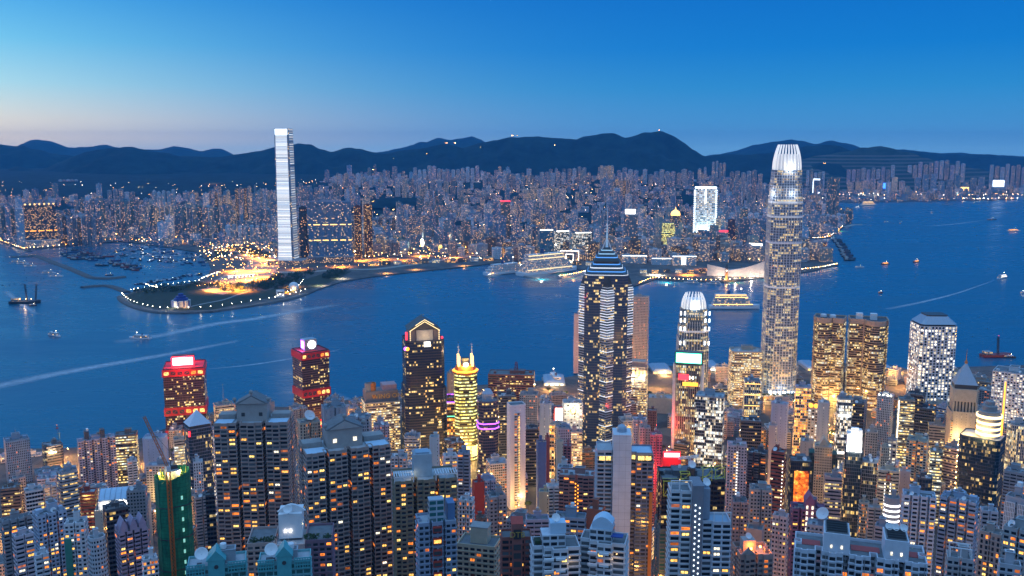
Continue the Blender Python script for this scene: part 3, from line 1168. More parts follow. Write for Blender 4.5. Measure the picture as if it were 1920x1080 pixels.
HW = [
    ('motorway', [(385, 545), (410, 540), (440, 527), (470, 512), (485, 500), (482, 488), (465, 478), (440, 471), (400, 463)], 62, 'broad motorway with toll plaza curving through the park'),
    ('motorway', [(485, 500), (500, 508), (560, 511), (640, 505), (700, 505), (780, 495), (850, 484), (930, 474)], 34, 'motorway running along the shore past the tall white tower'),
    ('slip_road', [(500, 505), (520, 497), (525, 485), (505, 470), (485, 462), (470, 450)], 26, 'slip road beside the tall white tower'),
    ('avenue', [(400, 463), (330, 455), (260, 450), (170, 456), (60, 459), (-60, 440)], 30, 'waterfront avenue below the left apartment blocks'),
    ('avenue', [(700, 478), (780, 470), (860, 462), (940, 462), (1000, 474), (1110, 478)], 30, 'avenue through the lit low blocks across the harbour'),
]
for nm, pp, ww, lb in HW:
    ribbon(nm, gpath(pp), ww, 'motorway' if nm != 'avenue' else 'road', lb, zoff=.4 + .12 * HW.index((nm, pp, ww, lb)))
ribbon('coastal_road', [(x, shore_y(x) - 55) for x in range(-900, 1500, 25)], 26, 'road', 'coast road behind the near waterfront', z=hill_z, zoff=.4)
ribbon('street', [(x, 1000 + .04 * x) for x in range(-560, 640, 20)], 16, 'road', 'long street across the lower slope', z=hill_z, zoff=.5)
ribbon('street', [(130 + .16 * (y - 760), y) for y in range(640, 1270, 15)], 14, 'road', 'steep street running down to the harbour', z=hill_z, zoff=.8)
ribbon('street', [(x, 1190 + .05 * x) for x in range(-560, 760, 20)], 18, 'road', 'main street of the business quarter', z=hill_z, zoff=.4)
ribbon('street', [(330 + .3 * (y - 900), y) for y in range(760, 1440, 15)], 16, 'road', 'street below the tall silver tower', z=hill_z, zoff=.95)


# wakes: thin foam left by passing ferries
def foammat():
    g = G('foam')
    pos = g.node('ShaderNodeNewGeometry').outputs['Position']
    uv = g.node('ShaderNodeUVMap', uv_map='uv').outputs[0]
    n = g.noise(.06, 4.0, g.scaled(pos, (1, 2.2, 1)), .7)
    g.put(g.b.inputs['Base Color'], (.55, .62, .68))
    g.b.inputs['Roughness'].default_value = .6
    sp = g.node('ShaderNodeSeparateXYZ')
    g.nt.links.new(uv, sp.inputs[0])
    e = g.m('SINE', g.m('MULTIPLY', sp.outputs[0], pi))        # 0 at both edges
    fade = g.m('SINE', g.m('MULTIPLY', sp.outputs[1], pi))
    a = g.m('MULTIPLY', g.m('MULTIPLY', e, g.m('POWER', fade, .5)), g.m('MULTIPLY_ADD', n, 1.5, -.12, True))
    g.put(g.b.inputs['Alpha'], a)
    FMATS['foam'] = g.mat


foammat()


def wake(pp, w0, w1, label):
    pts = gpath(pp, 0.05, 8)
    mb = MB()
    n = len(pts)
    c = 6
    for i, (x, y) in enumerate(pts):
        a, b = pts[max(0, i - 1)], pts[min(n - 1, i + 1)]
        dx, dy = b[0] - a[0], b[1] - a[1]
        l = math.hypot(dx, dy) or 1
        ww = (w0 + (w1 - w0) * i / (n - 1))
        for j in range(c + 1):
            o = (j / c - .5) * ww
            mb.v.append((x - dy / l * o, y + dx / l * o, .05))
    for i in range(n - 1):
        for j in range(c):
            p = i * (c + 1) + j
            mb.face((p + 1, p, p + c + 1, p + c + 2), [((j + 1) / c, i / (n - 1)), (j / c, i / (n - 1)), (j / c, (i + 1) / (n - 1)), ((j + 1) / c, (i + 1) / (n - 1))])
    tag(mb.build('wake', 'foam'), label, None, None, 'stuff')


wake([(-160, 752), (-20, 727), (90, 704), (200, 684), (310, 665), (400, 648), (450, 638)], 60, 22, 'long pale ferry wake slanting across the near water')
wake([(215, 642), (300, 629), (400, 608), (480, 597), (560, 583), (640, 570)], 52, 40, 'pale ferry wake below the park point')
wake([(388, 692), (470, 684), (560, 670), (640, 655)], 9, 12, 'faint thin wake between the two red towers')
wake([(70, 590), (40, 570), (10, 545)], 14, 26, 'thin wake behind the white ferry')
wake([(610, 742), (640, 752), (690, 765), (740, 778)], 60, 20, 'churned white water off the near ferry pier')
wake([(1865, 525), (1800, 548), (1730, 566), (1660, 580)], 6, 24, 'faint spreading wake behind the white liner')
wake([(1850, 413), (1830, 415), (1790, 420), (1740, 424)], 8, 40, 'faint wake behind the small dark boat')
wake([(100, 856), (160, 850), (250, 846)], 22, 16, 'narrow foam line off the near left shore')
# ================================================================== the city across the harbour
ORD = ['first', 'second', 'third', 'fourth', 'fifth', 'sixth', 'seventh', 'eighth', 'ninth', 'tenth', 'eleventh', 'twelfth', 'thirteenth', 'fourteenth', 'fifteenth', 'sixteenth',
       'seventeenth', 'eighteenth', 'nineteenth', 'twentieth'] + [a + '-' + b for a in ('twenty', 'thirty', 'forty') for b in ('first', 'second', 'third', 'fourth', 'fifth', 'sixth', 'seventh', 'eighth', 'ninth')]
PALE, BEIGE, PINK, BLUEG, BROWN, WHITE, GREY, DARK, LILAC, GREENG = (.50, .52, .55), (.48, .43, .36), (.48, .38, .36), (.26, .33, .42), (.20, .14, .11), (.62, .63, .65), (.30, .30, .32), (.08, .085, .1), (.42, .39, .48), (.16, .24, .24)
CN = {PALE: 'pale grey', BEIGE: 'beige', PINK: 'pinkish', BLUEG: 'blue-grey', BROWN: 'brown', WHITE: 'white', GREY: 'grey', DARK: 'dark', LILAC: 'lilac', GREENG: 'green-grey'}
KF = []


def ktower(name, x0, x1, yt, Y, style, col, label, rot=0, dr=.8, pl='box', group=None, bits=True, cat=None, roof='roof', z0=None):
    X, Yc, yaw, w, d, Z = place(x0, x1, yt, Y, rot, dr)
    g0 = land_z(X, Yc) - 1 if z0 is None else z0
    root = thing(name, (X, Yc, g0), yaw, label, cat or {'estate_tower': 'apartment tower', 'city_block': 'city block'}.get(name, 'tower'), group)
    rng = random.Random(int(x0 * 977 + yt * 31 + Y))
    P = plan(pl, w, d)
    H = max(Z - g0, 12)
    v = rng.uniform(1.0, 1.5)
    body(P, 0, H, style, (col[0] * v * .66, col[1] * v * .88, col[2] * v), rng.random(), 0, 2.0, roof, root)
    if bits:
        mb = MB()
        lw = rng.uniform(.15, .25)
        mb.box(-w * lw, w * lw, -d * .2, d * .2, H, H + rng.uniform(4, 8), 0, (*col, .1))
        mb.build('lift_room', 'wall', root)
    KF.append((X, Yc, max(w, d) * .6))
    return root, w, d, H, P


def cluster(n, x0, x1, yt, yj, Y, Yj, cols, where, style='far', fill=.86, pl='cross', dr=1.0, rows=None, name='estate_tower'):
    rng = random.Random(int(x0 * 7 + Y))
    step = (x1 - x0) / n
    for i in range(n):
        c = cols[i % len(cols)] if rng.random() < .7 else rng.choice(cols)
        a = x0 + i * step
        y = (yt(i / max(1, n - 1)) if callable(yt) else yt) + rng.uniform(-yj, yj)
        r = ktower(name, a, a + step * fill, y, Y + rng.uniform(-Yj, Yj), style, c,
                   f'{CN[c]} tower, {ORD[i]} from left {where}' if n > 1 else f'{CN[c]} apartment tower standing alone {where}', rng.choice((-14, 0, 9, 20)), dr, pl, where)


cluster(3, 0, 28, 390, 2, 4060, 40, [GREENG, BLUEG], 'beside the pale slab on the left shore')
cluster(9, 106, 190, 409, 2, 3960, 30, [GREY, BROWN, GREY], 'in the dense grey waterfront row', 'far', .9, 'cross')
cluster(13, 139, 262, 377, 3, 4330, 60, [GREY, BLUEG, GREENG], 'in the tall row behind the boat shelter', 'far', .85)
cluster(4, 290, 327, 388, 3, 4230, 30, [BEIGE, GREY], 'in the gold-trimmed group behind the boat shelter', 'farlit', .9)
cluster(9, 340, 432, 389, 3, 4150, 40, [GREENG, GREY, BEIGE], 'in the green row beside the tallest tower', 'far', .84)
cluster(8, 423, 512, 424, 3, 4010, 40, [WHITE, PALE], 'in the low white row beside the tallest tower', 'far', .8)
cluster(5, 285, 330, 359, 3, 4900, 60, [PALE, WHITE], 'in the pale group above the boat shelter')
cluster(4, 402, 432, 363, 5, 4850, 60, [BROWN, BEIGE], 'in the brown group with red lit roofs', 'farlit')
cluster(4, 440, 472, 351, 4, 4800, 60, [BROWN, GREY], 'in the tall group with orange crowns', 'farlit')
cluster(5, 110, 147, 344, 2, 7800, 50, [PALE, GREY], 'on the dark hillside at the far left', 'far', .98, 'box')
cluster(5, 200, 255, 357, 4, 6200, 100, [GREY, PALE], 'below the left end of the long dark ridge')
cluster(7, 476, 512, 356, 8, 5600, 300, [GREY, PALE, BEIGE], 'just left of the tall white tower top')
cluster(6, 560, 618, 352, 8, 5300, 300, [GREY, PALE, BLUEG], 'behind the blue glass slabs')
cluster(9, 622, 722, 330, 5, 7300, 100, [PALE, WHITE, BEIGE], 'on the slope under the left part of the ridge')
cluster(1, 735, 747, 313, 0, 7600, 0, [BLUEG], 'against the ridge above the city')
cluster(14, 774, 900, 316, 5, 7700, 120, [PALE, LILAC, WHITE], 'in the tall pale estate under the ridge')
cluster(10, 740, 870, 340, 6, 6700, 160, [PALE, BEIGE, GREY], 'in front of the tall pale estate')
cluster(9, 905, 985, 328, 5, 7200, 120, [PALE, PINK, GREY], 'in the estate under the middle of the ridge')
cluster(6, 980, 1062, 354, 4, 5950, 60, [BEIGE, BEIGE, PALE], 'in the beige slab estate', 'farlit', .9, 'box', .5)
cluster(5, 1012, 1062, 325, 4, 7300, 60, [PALE, GREY], 'behind the beige slab estate')
cluster(4, 1064, 1101, 316, 3, 7600, 60, [PINK, PALE], 'on the spur under the highest ridge')
cluster(4, 1125, 1151, 312, 1, 7700, 40, [BEIGE], 'in the yellow-lit slab on the spur', 'farlit', .98, 'box', .5)
cluster(4, 1156, 1199, 318, 3, 7500, 60, [PALE, BLUEG], 'right of the yellow-lit slab')
cluster(5, 1146, 1182, 338, 2, 6500, 30, [GREY, BROWN], 'in the brown wall of towers below the spur', 'farlit', .95)
cluster(9, 1205, 1300, 322, 6, 7400, 150, [PALE, PINK, BLUEG], 'left of the silver tower under the big peak')
cluster(4, 1335, 1362, 304, 3, 7900, 60, [PINK, PALE], 'on the saddle left of the silver tower')
cluster(6, 1368, 1432, 322, 6, 7300, 150, [PALE, GREY, PINK], 'just left of the silver tower top')
cluster(8, 1510, 1588, 402, 4, 4950, 60, [WHITE, PALE], 'in the white estate right of the silver tower', 'far', .84)
cluster(4, 1551, 1576, 334, 2, 5250, 20, [GREENG], 'in the dark green slab on the far point', 'far', .9, 'box', .8)
cluster(10, 1588, 1680, 314, 6, 8800, 150, [PALE, LILAC, GREY], 'below the terraced quarry')
cluster(11, 1702, 1812, 306, 5, 9100, 150, [PALE, PINK, LILAC], 'right of the terraced quarry')
cluster(8, 1590, 1700, 338, 6, 8450, 60, [GREY, BLUEG, BEIGE], 'on the far right shore below the quarry', 'farlit', .8, 'box')
cluster(9, 1715, 1850, 335, 8, 8500, 60, [BLUEG, GREY, GREENG], 'in the blue-lit offices on the far right shore', 'farblue', .8, 'box')
cluster(8, 1856, 1936, 311, 5, 8900, 100, [PALE, PINK, WHITE], 'at the far right end of the land')
cluster(5, 1512, 1548, 322, 5, 8700, 100, [PALE, BEIGE], 'just right of the silver tower top')
cluster(7, 700, 760, 412, 5, 4500, 90, [GREY, BROWN, PALE], 'right of the twin dark red tower')
cluster(6, 1120, 1172, 402, 8, 4800, 120, [GREY, PALE], 'behind the stepped blue-lit crown')
cluster(7, 1345, 1425, 395, 6, 5000, 120, [WHITE, PALE], 'in the white curved row left of the silver tower', 'far', .9)
cluster(4, 1205, 1240, 420, 6, 4500, 90, [GREY, BEIGE], 'left of the leaning lit office')

# ---- single buildings one can point to across the water
r, w, d, H, P = ktower('pale_slab', 28, 43, 392, 3880, 'farblue', WHITE, 'pale blue-white slab tower on the left shore', 0, .6, 'box', cat='tower')
r, w, d, H, P = ktower('apartment_slab', 43, 104, 386, 3920, 'farlit', DARK, 'dark wide apartment slab with a row of bright roof lamps', 4, .35, 'notch3', cat='apartment building', bits=False)
for i in range(7):
    mb = MB()
    x = (-.45 + .15 * i) * w
    mb.lathe((x, -d * .4, H + 2), [(.6, 0), (.6, 3), (3.0, 3.4), (3.4, 6), (.3, 8)], 8)
    mb.build('roof_lamp', 'glowwarm', r)
mb = MB()
mb.box(-w * .53, w * .53, -d * 1.2, d * .6, 0, 28, 0, (*WHITE, .3), bay=3.6)
mb.build('podium', 'farlit', r)
for zz in (H * .38,):
    mb = MB()
    mb.box(-w * .5, w * .5, -d * .52, d * .52, zz, zz + 3, 0)
    mb.build('sky_garden_light', 'glowamber', r)

# tallest tower: four-square with notched corners, slight flare at the foot
X, Yc, yaw, w, d, Z = place(513, 550, 241, 3300, -20, 1.0)
ICC = thing('white_lit_skyscraper', (X, Yc, 3), yaw, 'tallest tower across the harbour, glowing with white horizontal light bands', 'skyscraper')
KF.append((X, Yc, 60))
H = Z - 3
hw = w / 2
c = w * .1


def iccring(s, z):
    a, q = hw * s, c * s
    return [(x, y, z) for x, y in [(-a + q, -a), (a - q, -a), (a - q, -a + q), (a, -a + q), (a, a - q), (a - q, a - q), (a - q, a), (-a + q, a), (-a + q, a - q), (-a, a - q), (-a, -a + q), (-a + q, -a + q)]]


prof = [(1.36, 0), (1.26, 14), (1.19, 32), (1.15, 60), (1.12, 120), (1.06, 280), (1.0, H)]
mbs = [MB(), MB(), MB()]
base = iccring(1, 0)
for i in range(12):
    m_ = mbs[1] if i in (0,) else (mbs[0] if i in (3, 6, 9) else mbs[2])
    us = uvus([(p[0], p[1]) for p in base], 3.0)
    rings = [[iccring(s, z)[i], iccring(s, z)[(i + 1) % 12]] for s, z in prof]
    m_.loft(rings, [us[i]], None, (.5, .52, .55, .37), None, closed=False, ztop=H)
mbs[1].build('lit_facade', 'ledband', ICC)
mbs[0].build('side_facade', 'ledthin', ICC)
mbs[2].build('corner_notch', 'farblue', ICC)
mb = MB()
mb.loft([iccring(1.0, H - 12), iccring(1.0, H), iccring(.94, H), iccring(.94, H - 10)], None, None, (.5, .5, .5, 0), cap=0)
mb.build('crown', 'darkmetal', ICC)
mb = MB()
mb.box(-hw * .84, hw * .84, -hw * 1.012, -hw * 1.0, H - 22, H - 2, 0)
mb.build('crown_light', 'glowcool', ICC)
mb = MB()
mb.box(-hw * 2.2, hw * 2.6, -hw * 2.0, hw * 1.6, 0, 16, 0, (*GREY, .5), bay=3.6)
mb.build('podium', 'farlit', ICC)

# blue glass slabs and the dark red pair next to it
r, w, d, H, P = ktower('blue_glass_slab', 577, 659, 379, 3380, 'farblue', BLUEG, 'broad blue glass apartment slab with two amber bands', -4, .28, 'notch4', cat='apartment building')
for f in (.36, .62):
    mb = MB()
    mb.box(-w * .5, w * .5, -d * .52, d * .52, H * f, H * f + 2.6, 0)
    mb.build('amber_band', 'glowwarm', r)
mb = MB()
mb.box(-w * .54, w * .56, -d * 1.3, d * .7, 0, 22, 0, (*GREY, .3), bay=3.6)
mb.build('podium', 'farlit', r)
r, w, d, H, P = ktower('dark_red_tower', 662, 678, 388, 3480, 'farlit', (.12, .04, .035), 'left half of the dark red-brown twin apartment tower', 10, 1.2, 'cross', cat='apartment tower', group='dark red pair')
r, w, d, H, P = ktower('dark_red_tower', 680, 698, 385, 3500, 'farlit', (.12, .04, .035), 'right half of the dark red-brown twin apartment tower, slightly taller', 10, 1.2, 'cross', cat='apartment tower', group='dark red pair')
ktower('dark_slim_tower', 560, 575, 390, 3420, 'far', DARK, 'dark slim tower between the white tower and the blue slab', 0, 1, 'cross', cat='tower')
r, w, d, H, P = ktower('lone_tower', 938, 957, 379, 3900, 'far', (.22, .2, .18), 'tall brown lone apartment tower with a red-lit top over low blocks', 8, 1.1, 'cross', cat='apartment tower')
mb = MB()
mb.box(-w * .5, w * .5, -d * .5, d * .5, H + 2.2, H + 5, 0)
mb.build('red_light', 'glowred', r)
for i, (a, b, y) in enumerate(((1007, 1038, 433), (1038, 1068, 435), (1072, 1110, 438))):
    r, w, d, H, P = ktower('teal_office', a, b, y, 3500 + 40 * i, 'glasslit' if i > 0 else 'farblue', (.06, .16, .18), ('left', 'middle', 'right')[i] + ' one of three teal glass office blocks with white roof lights', 12, .8, 'chamf', cat='office block', group='teal offices behind the arch', bits=False)
    mb = MB()
    mb.box(-w * .46, w * .46, -d * .5 - 1, -d * .5 + 1.2, H + 1.5, H + 4.5, 0)
    mb.build('roof_light', 'glowwhite', r)
# arch building
X, Yc, yaw, w, d, Z = place(1051, 1086, 471, 3390, -5, .3)
r = thing('arch_building', (X, Yc, 3), yaw, 'white-outlined arch-shaped hotel block with a square hole', 'arch building')
H = Z - 3
mb = MB()
for a, b in ((-w / 2, -w * .2), (w * .2, w / 2)):
    mb.box(a, b, -d / 2, d / 2, 0, H * .68, 0, (*PINK, .4), bay=3.6)
mb.box(-w / 2, w / 2, -d / 2, d / 2, H * .68, H, 0, (*PINK, .6), bay=3.6)
mb.build('wall', 'far', r)
for nm, s in (('outer_light', (w / 2, H)), ('inner_light', (w * .2, H * .68))):
    mb = MB()
    a, h = s
    mb.box(-a - .8, -a + .8, -d / 2 - 1.5, -d / 2 - .2, 0, h, 0)
    mb.box(a - .8, a + .8, -d / 2 - 1.5, -d / 2 - .2, 0, h, 0)
    mb.box(-a - .8, a + .8, -d / 2 - 1.5, -d / 2 - .2, h, h + 1.8, 0)
    mb.build(nm, 'glowwhite', r)
KF.append((X, Yc, 50))
# bright white landmark tower with lit edges
r, w, d, H, P = ktower('white_lit_tower', 1303, 1344, 354, 4200, 'whitegrid', WHITE, 'broad white tower with glowing white edges left of the silver tower', 0, .6, 'chamf', cat='tower', bits=False)
for x in (-.5, .5):
    mb = MB()
    for i in range(26):
        mb.box(x * w - 3.5, x * w + 3.5, -d / 2 - 1.2, -d / 2 + 2, H * (.04 + .037 * i), H * (.04 + .037 * i) + 3, 0)
    mb.build('edge_light', 'glowcool', r)
mb = MB()
mb.box(-w * .03, w * .03, -d / 2 - 1.5, -d / 2, H * .72, H, 0)
mb.build('centre_light', 'glowcool', r)
mb = MB()
mb.box(-w * .5, w * .5, -d * .5, d * .5, H + 2, H + 7, 0)
mb.build('crown_light', 'glowcool', r)
lamp_light(r, 0, -d / 2 - 25, 22, 5e5, (.9, 1, .95), 6)
# leaning lit office, lit-sign tower, domed tower
X, Yc, yaw, w, d, Z = place(1240, 1266, 418, 3700, 0, .7)
r = thing('leaning_office', (X, Yc, 3), yaw, 'curved sail-shaped office with lit floor stripes', 'office tower')
mb = MB()
rings = []
for j in range(9):
    f = j / 8
    xo = w * .10 * (f - .5) ** 2 * 4
    s = 1 - .35 * max(0, f - .85) / .15
    rings.append([(-w / 2 + xo, -d / 2, f * (Z - 3)), (w / 2 * s + xo * .2, -d / 2, f * (Z - 3)), (w / 2 * s + xo * .2, d / 2, f * (Z - 3)), (-w / 2 + xo, d / 2, f * (Z - 3))])
mb.loft(rings, uvus([(p[0], p[1]) for p in rings[0]], 2.6), None, (.1, .14, .15, .8), cap=0)
mb.build('facade', 'gold', r)
KF.append((X, Yc, 40))
r, w, d, H, P = ktower('sign_tower', 1172, 1196, 404, 3900, 'far', GREY, 'grey tower with a big white lit billboard on its roof', 0, .8, 'box', cat='tower', bits=False)
mb = MB()
mb.box(-w * .5, w * .3, -d * .5, -d * .42, H + 6, H + 26, 0)
b_ = mb.build('billboard', 'glowwhite', r)
mb = MB()
for x in (-.4, -.1, .2):
    mb.tube((x * w, -d * .4, H), (x * w, -d * .4, H + 25), .6)
mb.build('billboard_frame', 'metal', r)
mb = MB()
mb.box(-w * .5, -w * .32, -d * .53, -d * .5, 2, 34, 0)
mb.build('wall_light', 'glowwhite', r)
r, w, d, H, P = ktower('domed_tower', 1256, 1277, 405, 4300, 'farlit', BROWN, 'brown tower with a glowing yellow dome', 0, 1, 'oct', cat='tower', bits=False)
mb = MB()
mb.lathe((0, 0, H + 1), [(w * .42, 0), (w * .42, 8), (w * .36, 16), (w * .2, 23), (w * .05, 26), (.5, 40)], 14)
mb.build('dome', 'glowwarm', r)
r, w, d, H, P = ktower('red_sign_tower', 1342, 1365, 436, 3780, 'far', PINK, 'pinkish hotel tower with a red sign on top', 8, .8, 'box', cat='tower', bits=False)
mb = MB()
mb.box(-w * .3, w * .5, -d * .5, -d * .42, H + 2, H + 9, 0)
mb.build('roof_sign', 'glowred', r)
ktower('maroon_tower', 1365, 1379, 413, 3950, 'far', (.16, .07, .09), 'slim maroon tower right of the white lit tower', 0, 1, 'box', cat='tower')
r, w, d, H, P = ktower('striped_tower', 1342, 1352, 411, 4100, 'bandlit', PINK, 'small tower with bright red and white floor stripes', 0, 1, 'box', cat='tower')
r, w, d, H, P = ktower('brown_hotel', 1394, 1432, 462, 3640, 'far', (.24, .15, .14), 'brown hotel with a long white roof sign beside the silver tower', -8, .6, 'box', cat='hotel', bits=False)
mb = MB()
mb.box(-w * .3, w * .5, -d * .5, -d * .44, H + 1.5, H + 12, 0)
mb.build('roof_sign', 'glowwhite', r)
for a, b, y, Y, lb, st in ((1165, 1213, 481, 3330, 'white-outlined curved hotel near the ferry pier', 'farlit'), (1221, 1259, 486, 3290, 'low pale hotel slab with a white roof line', 'far'), (1259, 1306, 482, 3270, 'pale hotel wing with a tall white lit panel', 'farlit'), (1316, 1345, 476, 3450, 'grey stepped block behind the clock tower', 'far'),
                           (1008, 1050, 487, 3420, 'low brown block between teal offices and water', 'farlit'), (942, 1004, 466, 3480, 'long low brown ferry terminal block with lit floors', 'amber')):
    r, w, d, H, P = ktower('harbour_block', a, b, y, Y, st, WHITE if Y < 3400 else BROWN, lb, 5, .5, 'box', cat='building', bits=False)
    if Y < 3400:
        mb = MB()
        mb.box(-w * .5, w * .5, -d * .5 - .8, -d * .5, H + 1.6, H + 3.2, 0)
        mb.build('roof_line_light', 'glowwhite', r)
    if a == 1259:
        mb = MB()
        mb.box(-w * .12, w * .06, -d * .5 - 1, -d * .5 - .1, H * .15, H * 1.05, 0)
        mb.build('lit_panel', 'glowwhite', r)
ktower('white_block', 922, 941, 466, 3460, 'far', WHITE, 'white slim block at the ferry pier end of the quay', 6, .8, 'box', cat='building')
ktower('dotted_block', 1508, 1551, 429, 4700, 'far', WHITE, 'long white gridded block right of the silver tower', -6, .4, 'notch3', cat='building')
r, w, d, H, P = ktower('red_hotel', 1504, 1551, 472, 3950, 'amber', (.22, .05, .05), 'dark red hotel on its own pier right of the silver tower', -8, .55, 'chamf', cat='hotel')
ktower('green_block', 1580, 1598, 397, 5100, 'far', GREENG, 'low dark green block at the far point', 0, 1, 'cross', cat='building')
r, w, d, H, P = ktower('framed_office', 1525, 1543, 337, 8400, 'farblue', DARK, 'dark office with a white lit frame right of the silver tower', 0, .6, 'box', cat='office', bits=False)
for bx in ((-w * .53, -w * .46, 8, H), (-w * .5, w * .2, H - 2, H + 8), (-w * .5, w * .4, 4, 14)):
    mb = MB()
    mb.box(bx[0], bx[1], -d * .5 - 4, -d * .5 - .5, bx[2], bx[3], 0)
    mb.build('light_frame', 'glowcool', r)
for a, b, y, Y, m_, lb in ((1655, 1668, 345, 8350, 'glowblue', 'office with a pale blue screen on the far right shore'), (1800, 1818, 352, 8300, 'glowwarm', 'bright lit hall on the far right shore'), (1860, 1885, 340, 8500, 'glowcool', 'office with a long white roof sign at the far right')):
    r, w, d, H, P = ktower('shore_office', a, b, y, Y, 'farblue', BLUEG, lb, 0, .6, 'box', cat='office', bits=False)
    mb = MB()
    mb.box(-w * .42, w * .42, -d * .5 - 3, -d * .5 - .3, H * .55, H * 1.1, 0)
    mb.build('screen', m_, r)
r, w, d, H, P = ktower('white_lit_block', 782, 793, 449, 3850, 'far', WHITE, 'small block with a dazzling white front in the amber lit quarter', 0, .8, 'box', cat='building', bits=False)
mb = MB()
mb.box(-w * .5, w * .5, -d * .5 - 2, -d * .5 - .2, 4, H, 0)
mb.build('lit_front', 'glowwarm', r)
lamp_light(r, 0, -d, 25, 6e5, (1, .8, .5), 6)

# culture hall: two sweeping windowless wings, and the clock tower
X, Yc = atZ(1385, 517, 4)
r = thing('culture_hall', (X, Yc, 4), -atan2(X, Yc), 'pale windowless hall with a long sweeping roof on the far shore', 'concert hall')
hL = 96
rings = []
for j in range(13):
    f = j / 12
    x = -hL * 1.05 + 2.2 * hL * f
    h = 24 + 14 * (1 - f / .3) if f < .3 else 20 + 48 * ((f - .3) / .7) ** 1.6
    rings.append([(x, -24, 0), (x, -20, h), (x, 26, h * .82), (x, 30, 0)])
mb = MB()
n0 = 0
for rg in rings:
    mb.v += rg
for j in range(12):
    for i in range(3):
        a = j * 4 + i
        mb.face((a, a + 4, a + 5, a + 1), None, 0, (.62, .52, .46, .2))
mb.face([0, 1, 2, 3], None, 0, (.62, .52, .46, .2))
mb.face([51, 50, 49, 48], None, 0, (.62, .52, .46, .2))
mb.build('shell', 'wall', r)
KF.append((X, Yc, 110))
for x in (-60, -10, 40, 85):
    lamp_light(r, x, -48, 4, .45e5, (1, .8, .6), 2)
X, Yc = atZ(1362, 523, 4)
r = thing('clock_tower', (X, Yc, 4), -atan2(X, Yc), 'slim amber-lit clock tower on the far waterfront', 'clock tower')
mb = MB()
mb.box(-4, 4, -4, 4, 0, 34, 0, (.55, .28, .12, .1))
mb.build('shaft', 'wall', r)
mb = MB()
mb.lathe((0, 0, 34), [(4.6, 0), (4.6, 5), (3.4, 6), (3.4, 9), (2.4, 12), (.2, 16)], 8)
mb.build('belfry', 'stone', r)
mb = MB()
mb.box(-1.9, 1.9, -4.3, -4, 25, 29, 0)
mb.build('clock_face', 'glowwhite', r)
lamp_light(r, 0, -14, 3, 2.5e4, (1, .5, .12), 1)

# ---- the general run of blocks: the nearest ones are single objects, the rest one mass
ZN = [(-40, 120, 'on the left shore'), (120, 300, 'behind the boat shelter'), (300, 505, 'left of the tallest tower'), (505, 700, 'behind the blue slabs'), (700, 930, 'behind the amber lit quay'), (930, 1120, 'around the teal offices'),
      (1120, 1300, 'behind the blue-lit crown'), (1300, 1500, 'around the white lit tower'), (1500, 1610, 'right of the silver tower')]
rng = random.Random(11)
PARKP = PK
cand = []
tries = 0
KNOLLS = [(735, 62, 6250, 330), (868, 34, 4750, 170), (1130, 62, 5150, 330), (985, 40, 4650, 120), (470, 26, 5300, 220), (1290, 50, 6500, 300)]


def rlim(px):
    return 6500 if px < 480 else 6500 + 1900 * sstep(480, 700, px) + 1000 * sstep(1400, 1560, px)


while len(cand) < 4600 and tries < 90000:
    tries += 1
    px = rng.uniform(-60, 1960)
    Y = 3380 + (rlim(px) - 3380) * rng.random() ** 1.2
    x, _ = atZ(px, 275 + FPX * CAMZ / Y, 0)
    x = (px - 960) / FPX * Y * 1.02
    if not in_poly(x, Y, kp) or (px < 520 and Y < 3900) or (px < 930 and px > 480 and Y < 3560):
        continue
    if 690 < px < 850 and Y < 3750 and rng.random() < .85:
        continue
    if any(abs(x - a) < q + 8 and abs(Y - b) < q + 8 for a, b, q in KF):
        continue
    if any(abs(x - c_[0]) < 20 and abs(Y - c_[1]) < 20 for c_ in cand):
        continue
    # wooded knolls and road gaps leave holes in the city
    if mnoise.noise(Vector((x * .0016, Y * .0012, 3.3))) > .40:
        continue
    if any(((px - a) / b) ** 2 + ((Y - c_) / d_) ** 2 < 1 for a, b, c_, d_ in KNOLLS):
        continue
    cand.append((x, Y, px))
for a, b, c_, d_ in KNOLLS:
    mb = MB()
    rings = []
    kx, kr = (a - 960) / FPX * c_ * 1.02, b / FPX * c_
    for k in range(6):
        q = 1 - k / 6
        rings.append([(kx + kr * q * cos(t_) * (1 + .12 * mnoise.noise(Vector((t_ * 2, a, k)))), c_ + d_ * q * sin(t_), land_z(kx, c_) - 2 + 44 * (1 - q * q) * (1 + .2 * mnoise.noise(Vector((t_, k, a))))) for t_ in (2 * pi * i / 24 for i in range(24))])
    mb.loft(rings, cap=0)
    tag(mb.build('wooded_knoll', 'hill', smooth=True), 'dark wooded knoll rising out of the far city', None, None, 'structure')
cand.sort(key=lambda c_: c_[1])
near, farm = cand[:165], cand[165:]
cnt = {}
items = []
for x, Y, px in near:
    c = rng.choice([PALE, BEIGE, PINK, GREY, BLUEG, BROWN, WHITE])
    z = next((i for i, q in enumerate(ZN) if q[0] <= px < q[1]), 8)
    items.append((z, c, px, x, Y))
items.sort(key=lambda q: (q[0], q[1], q[2]))
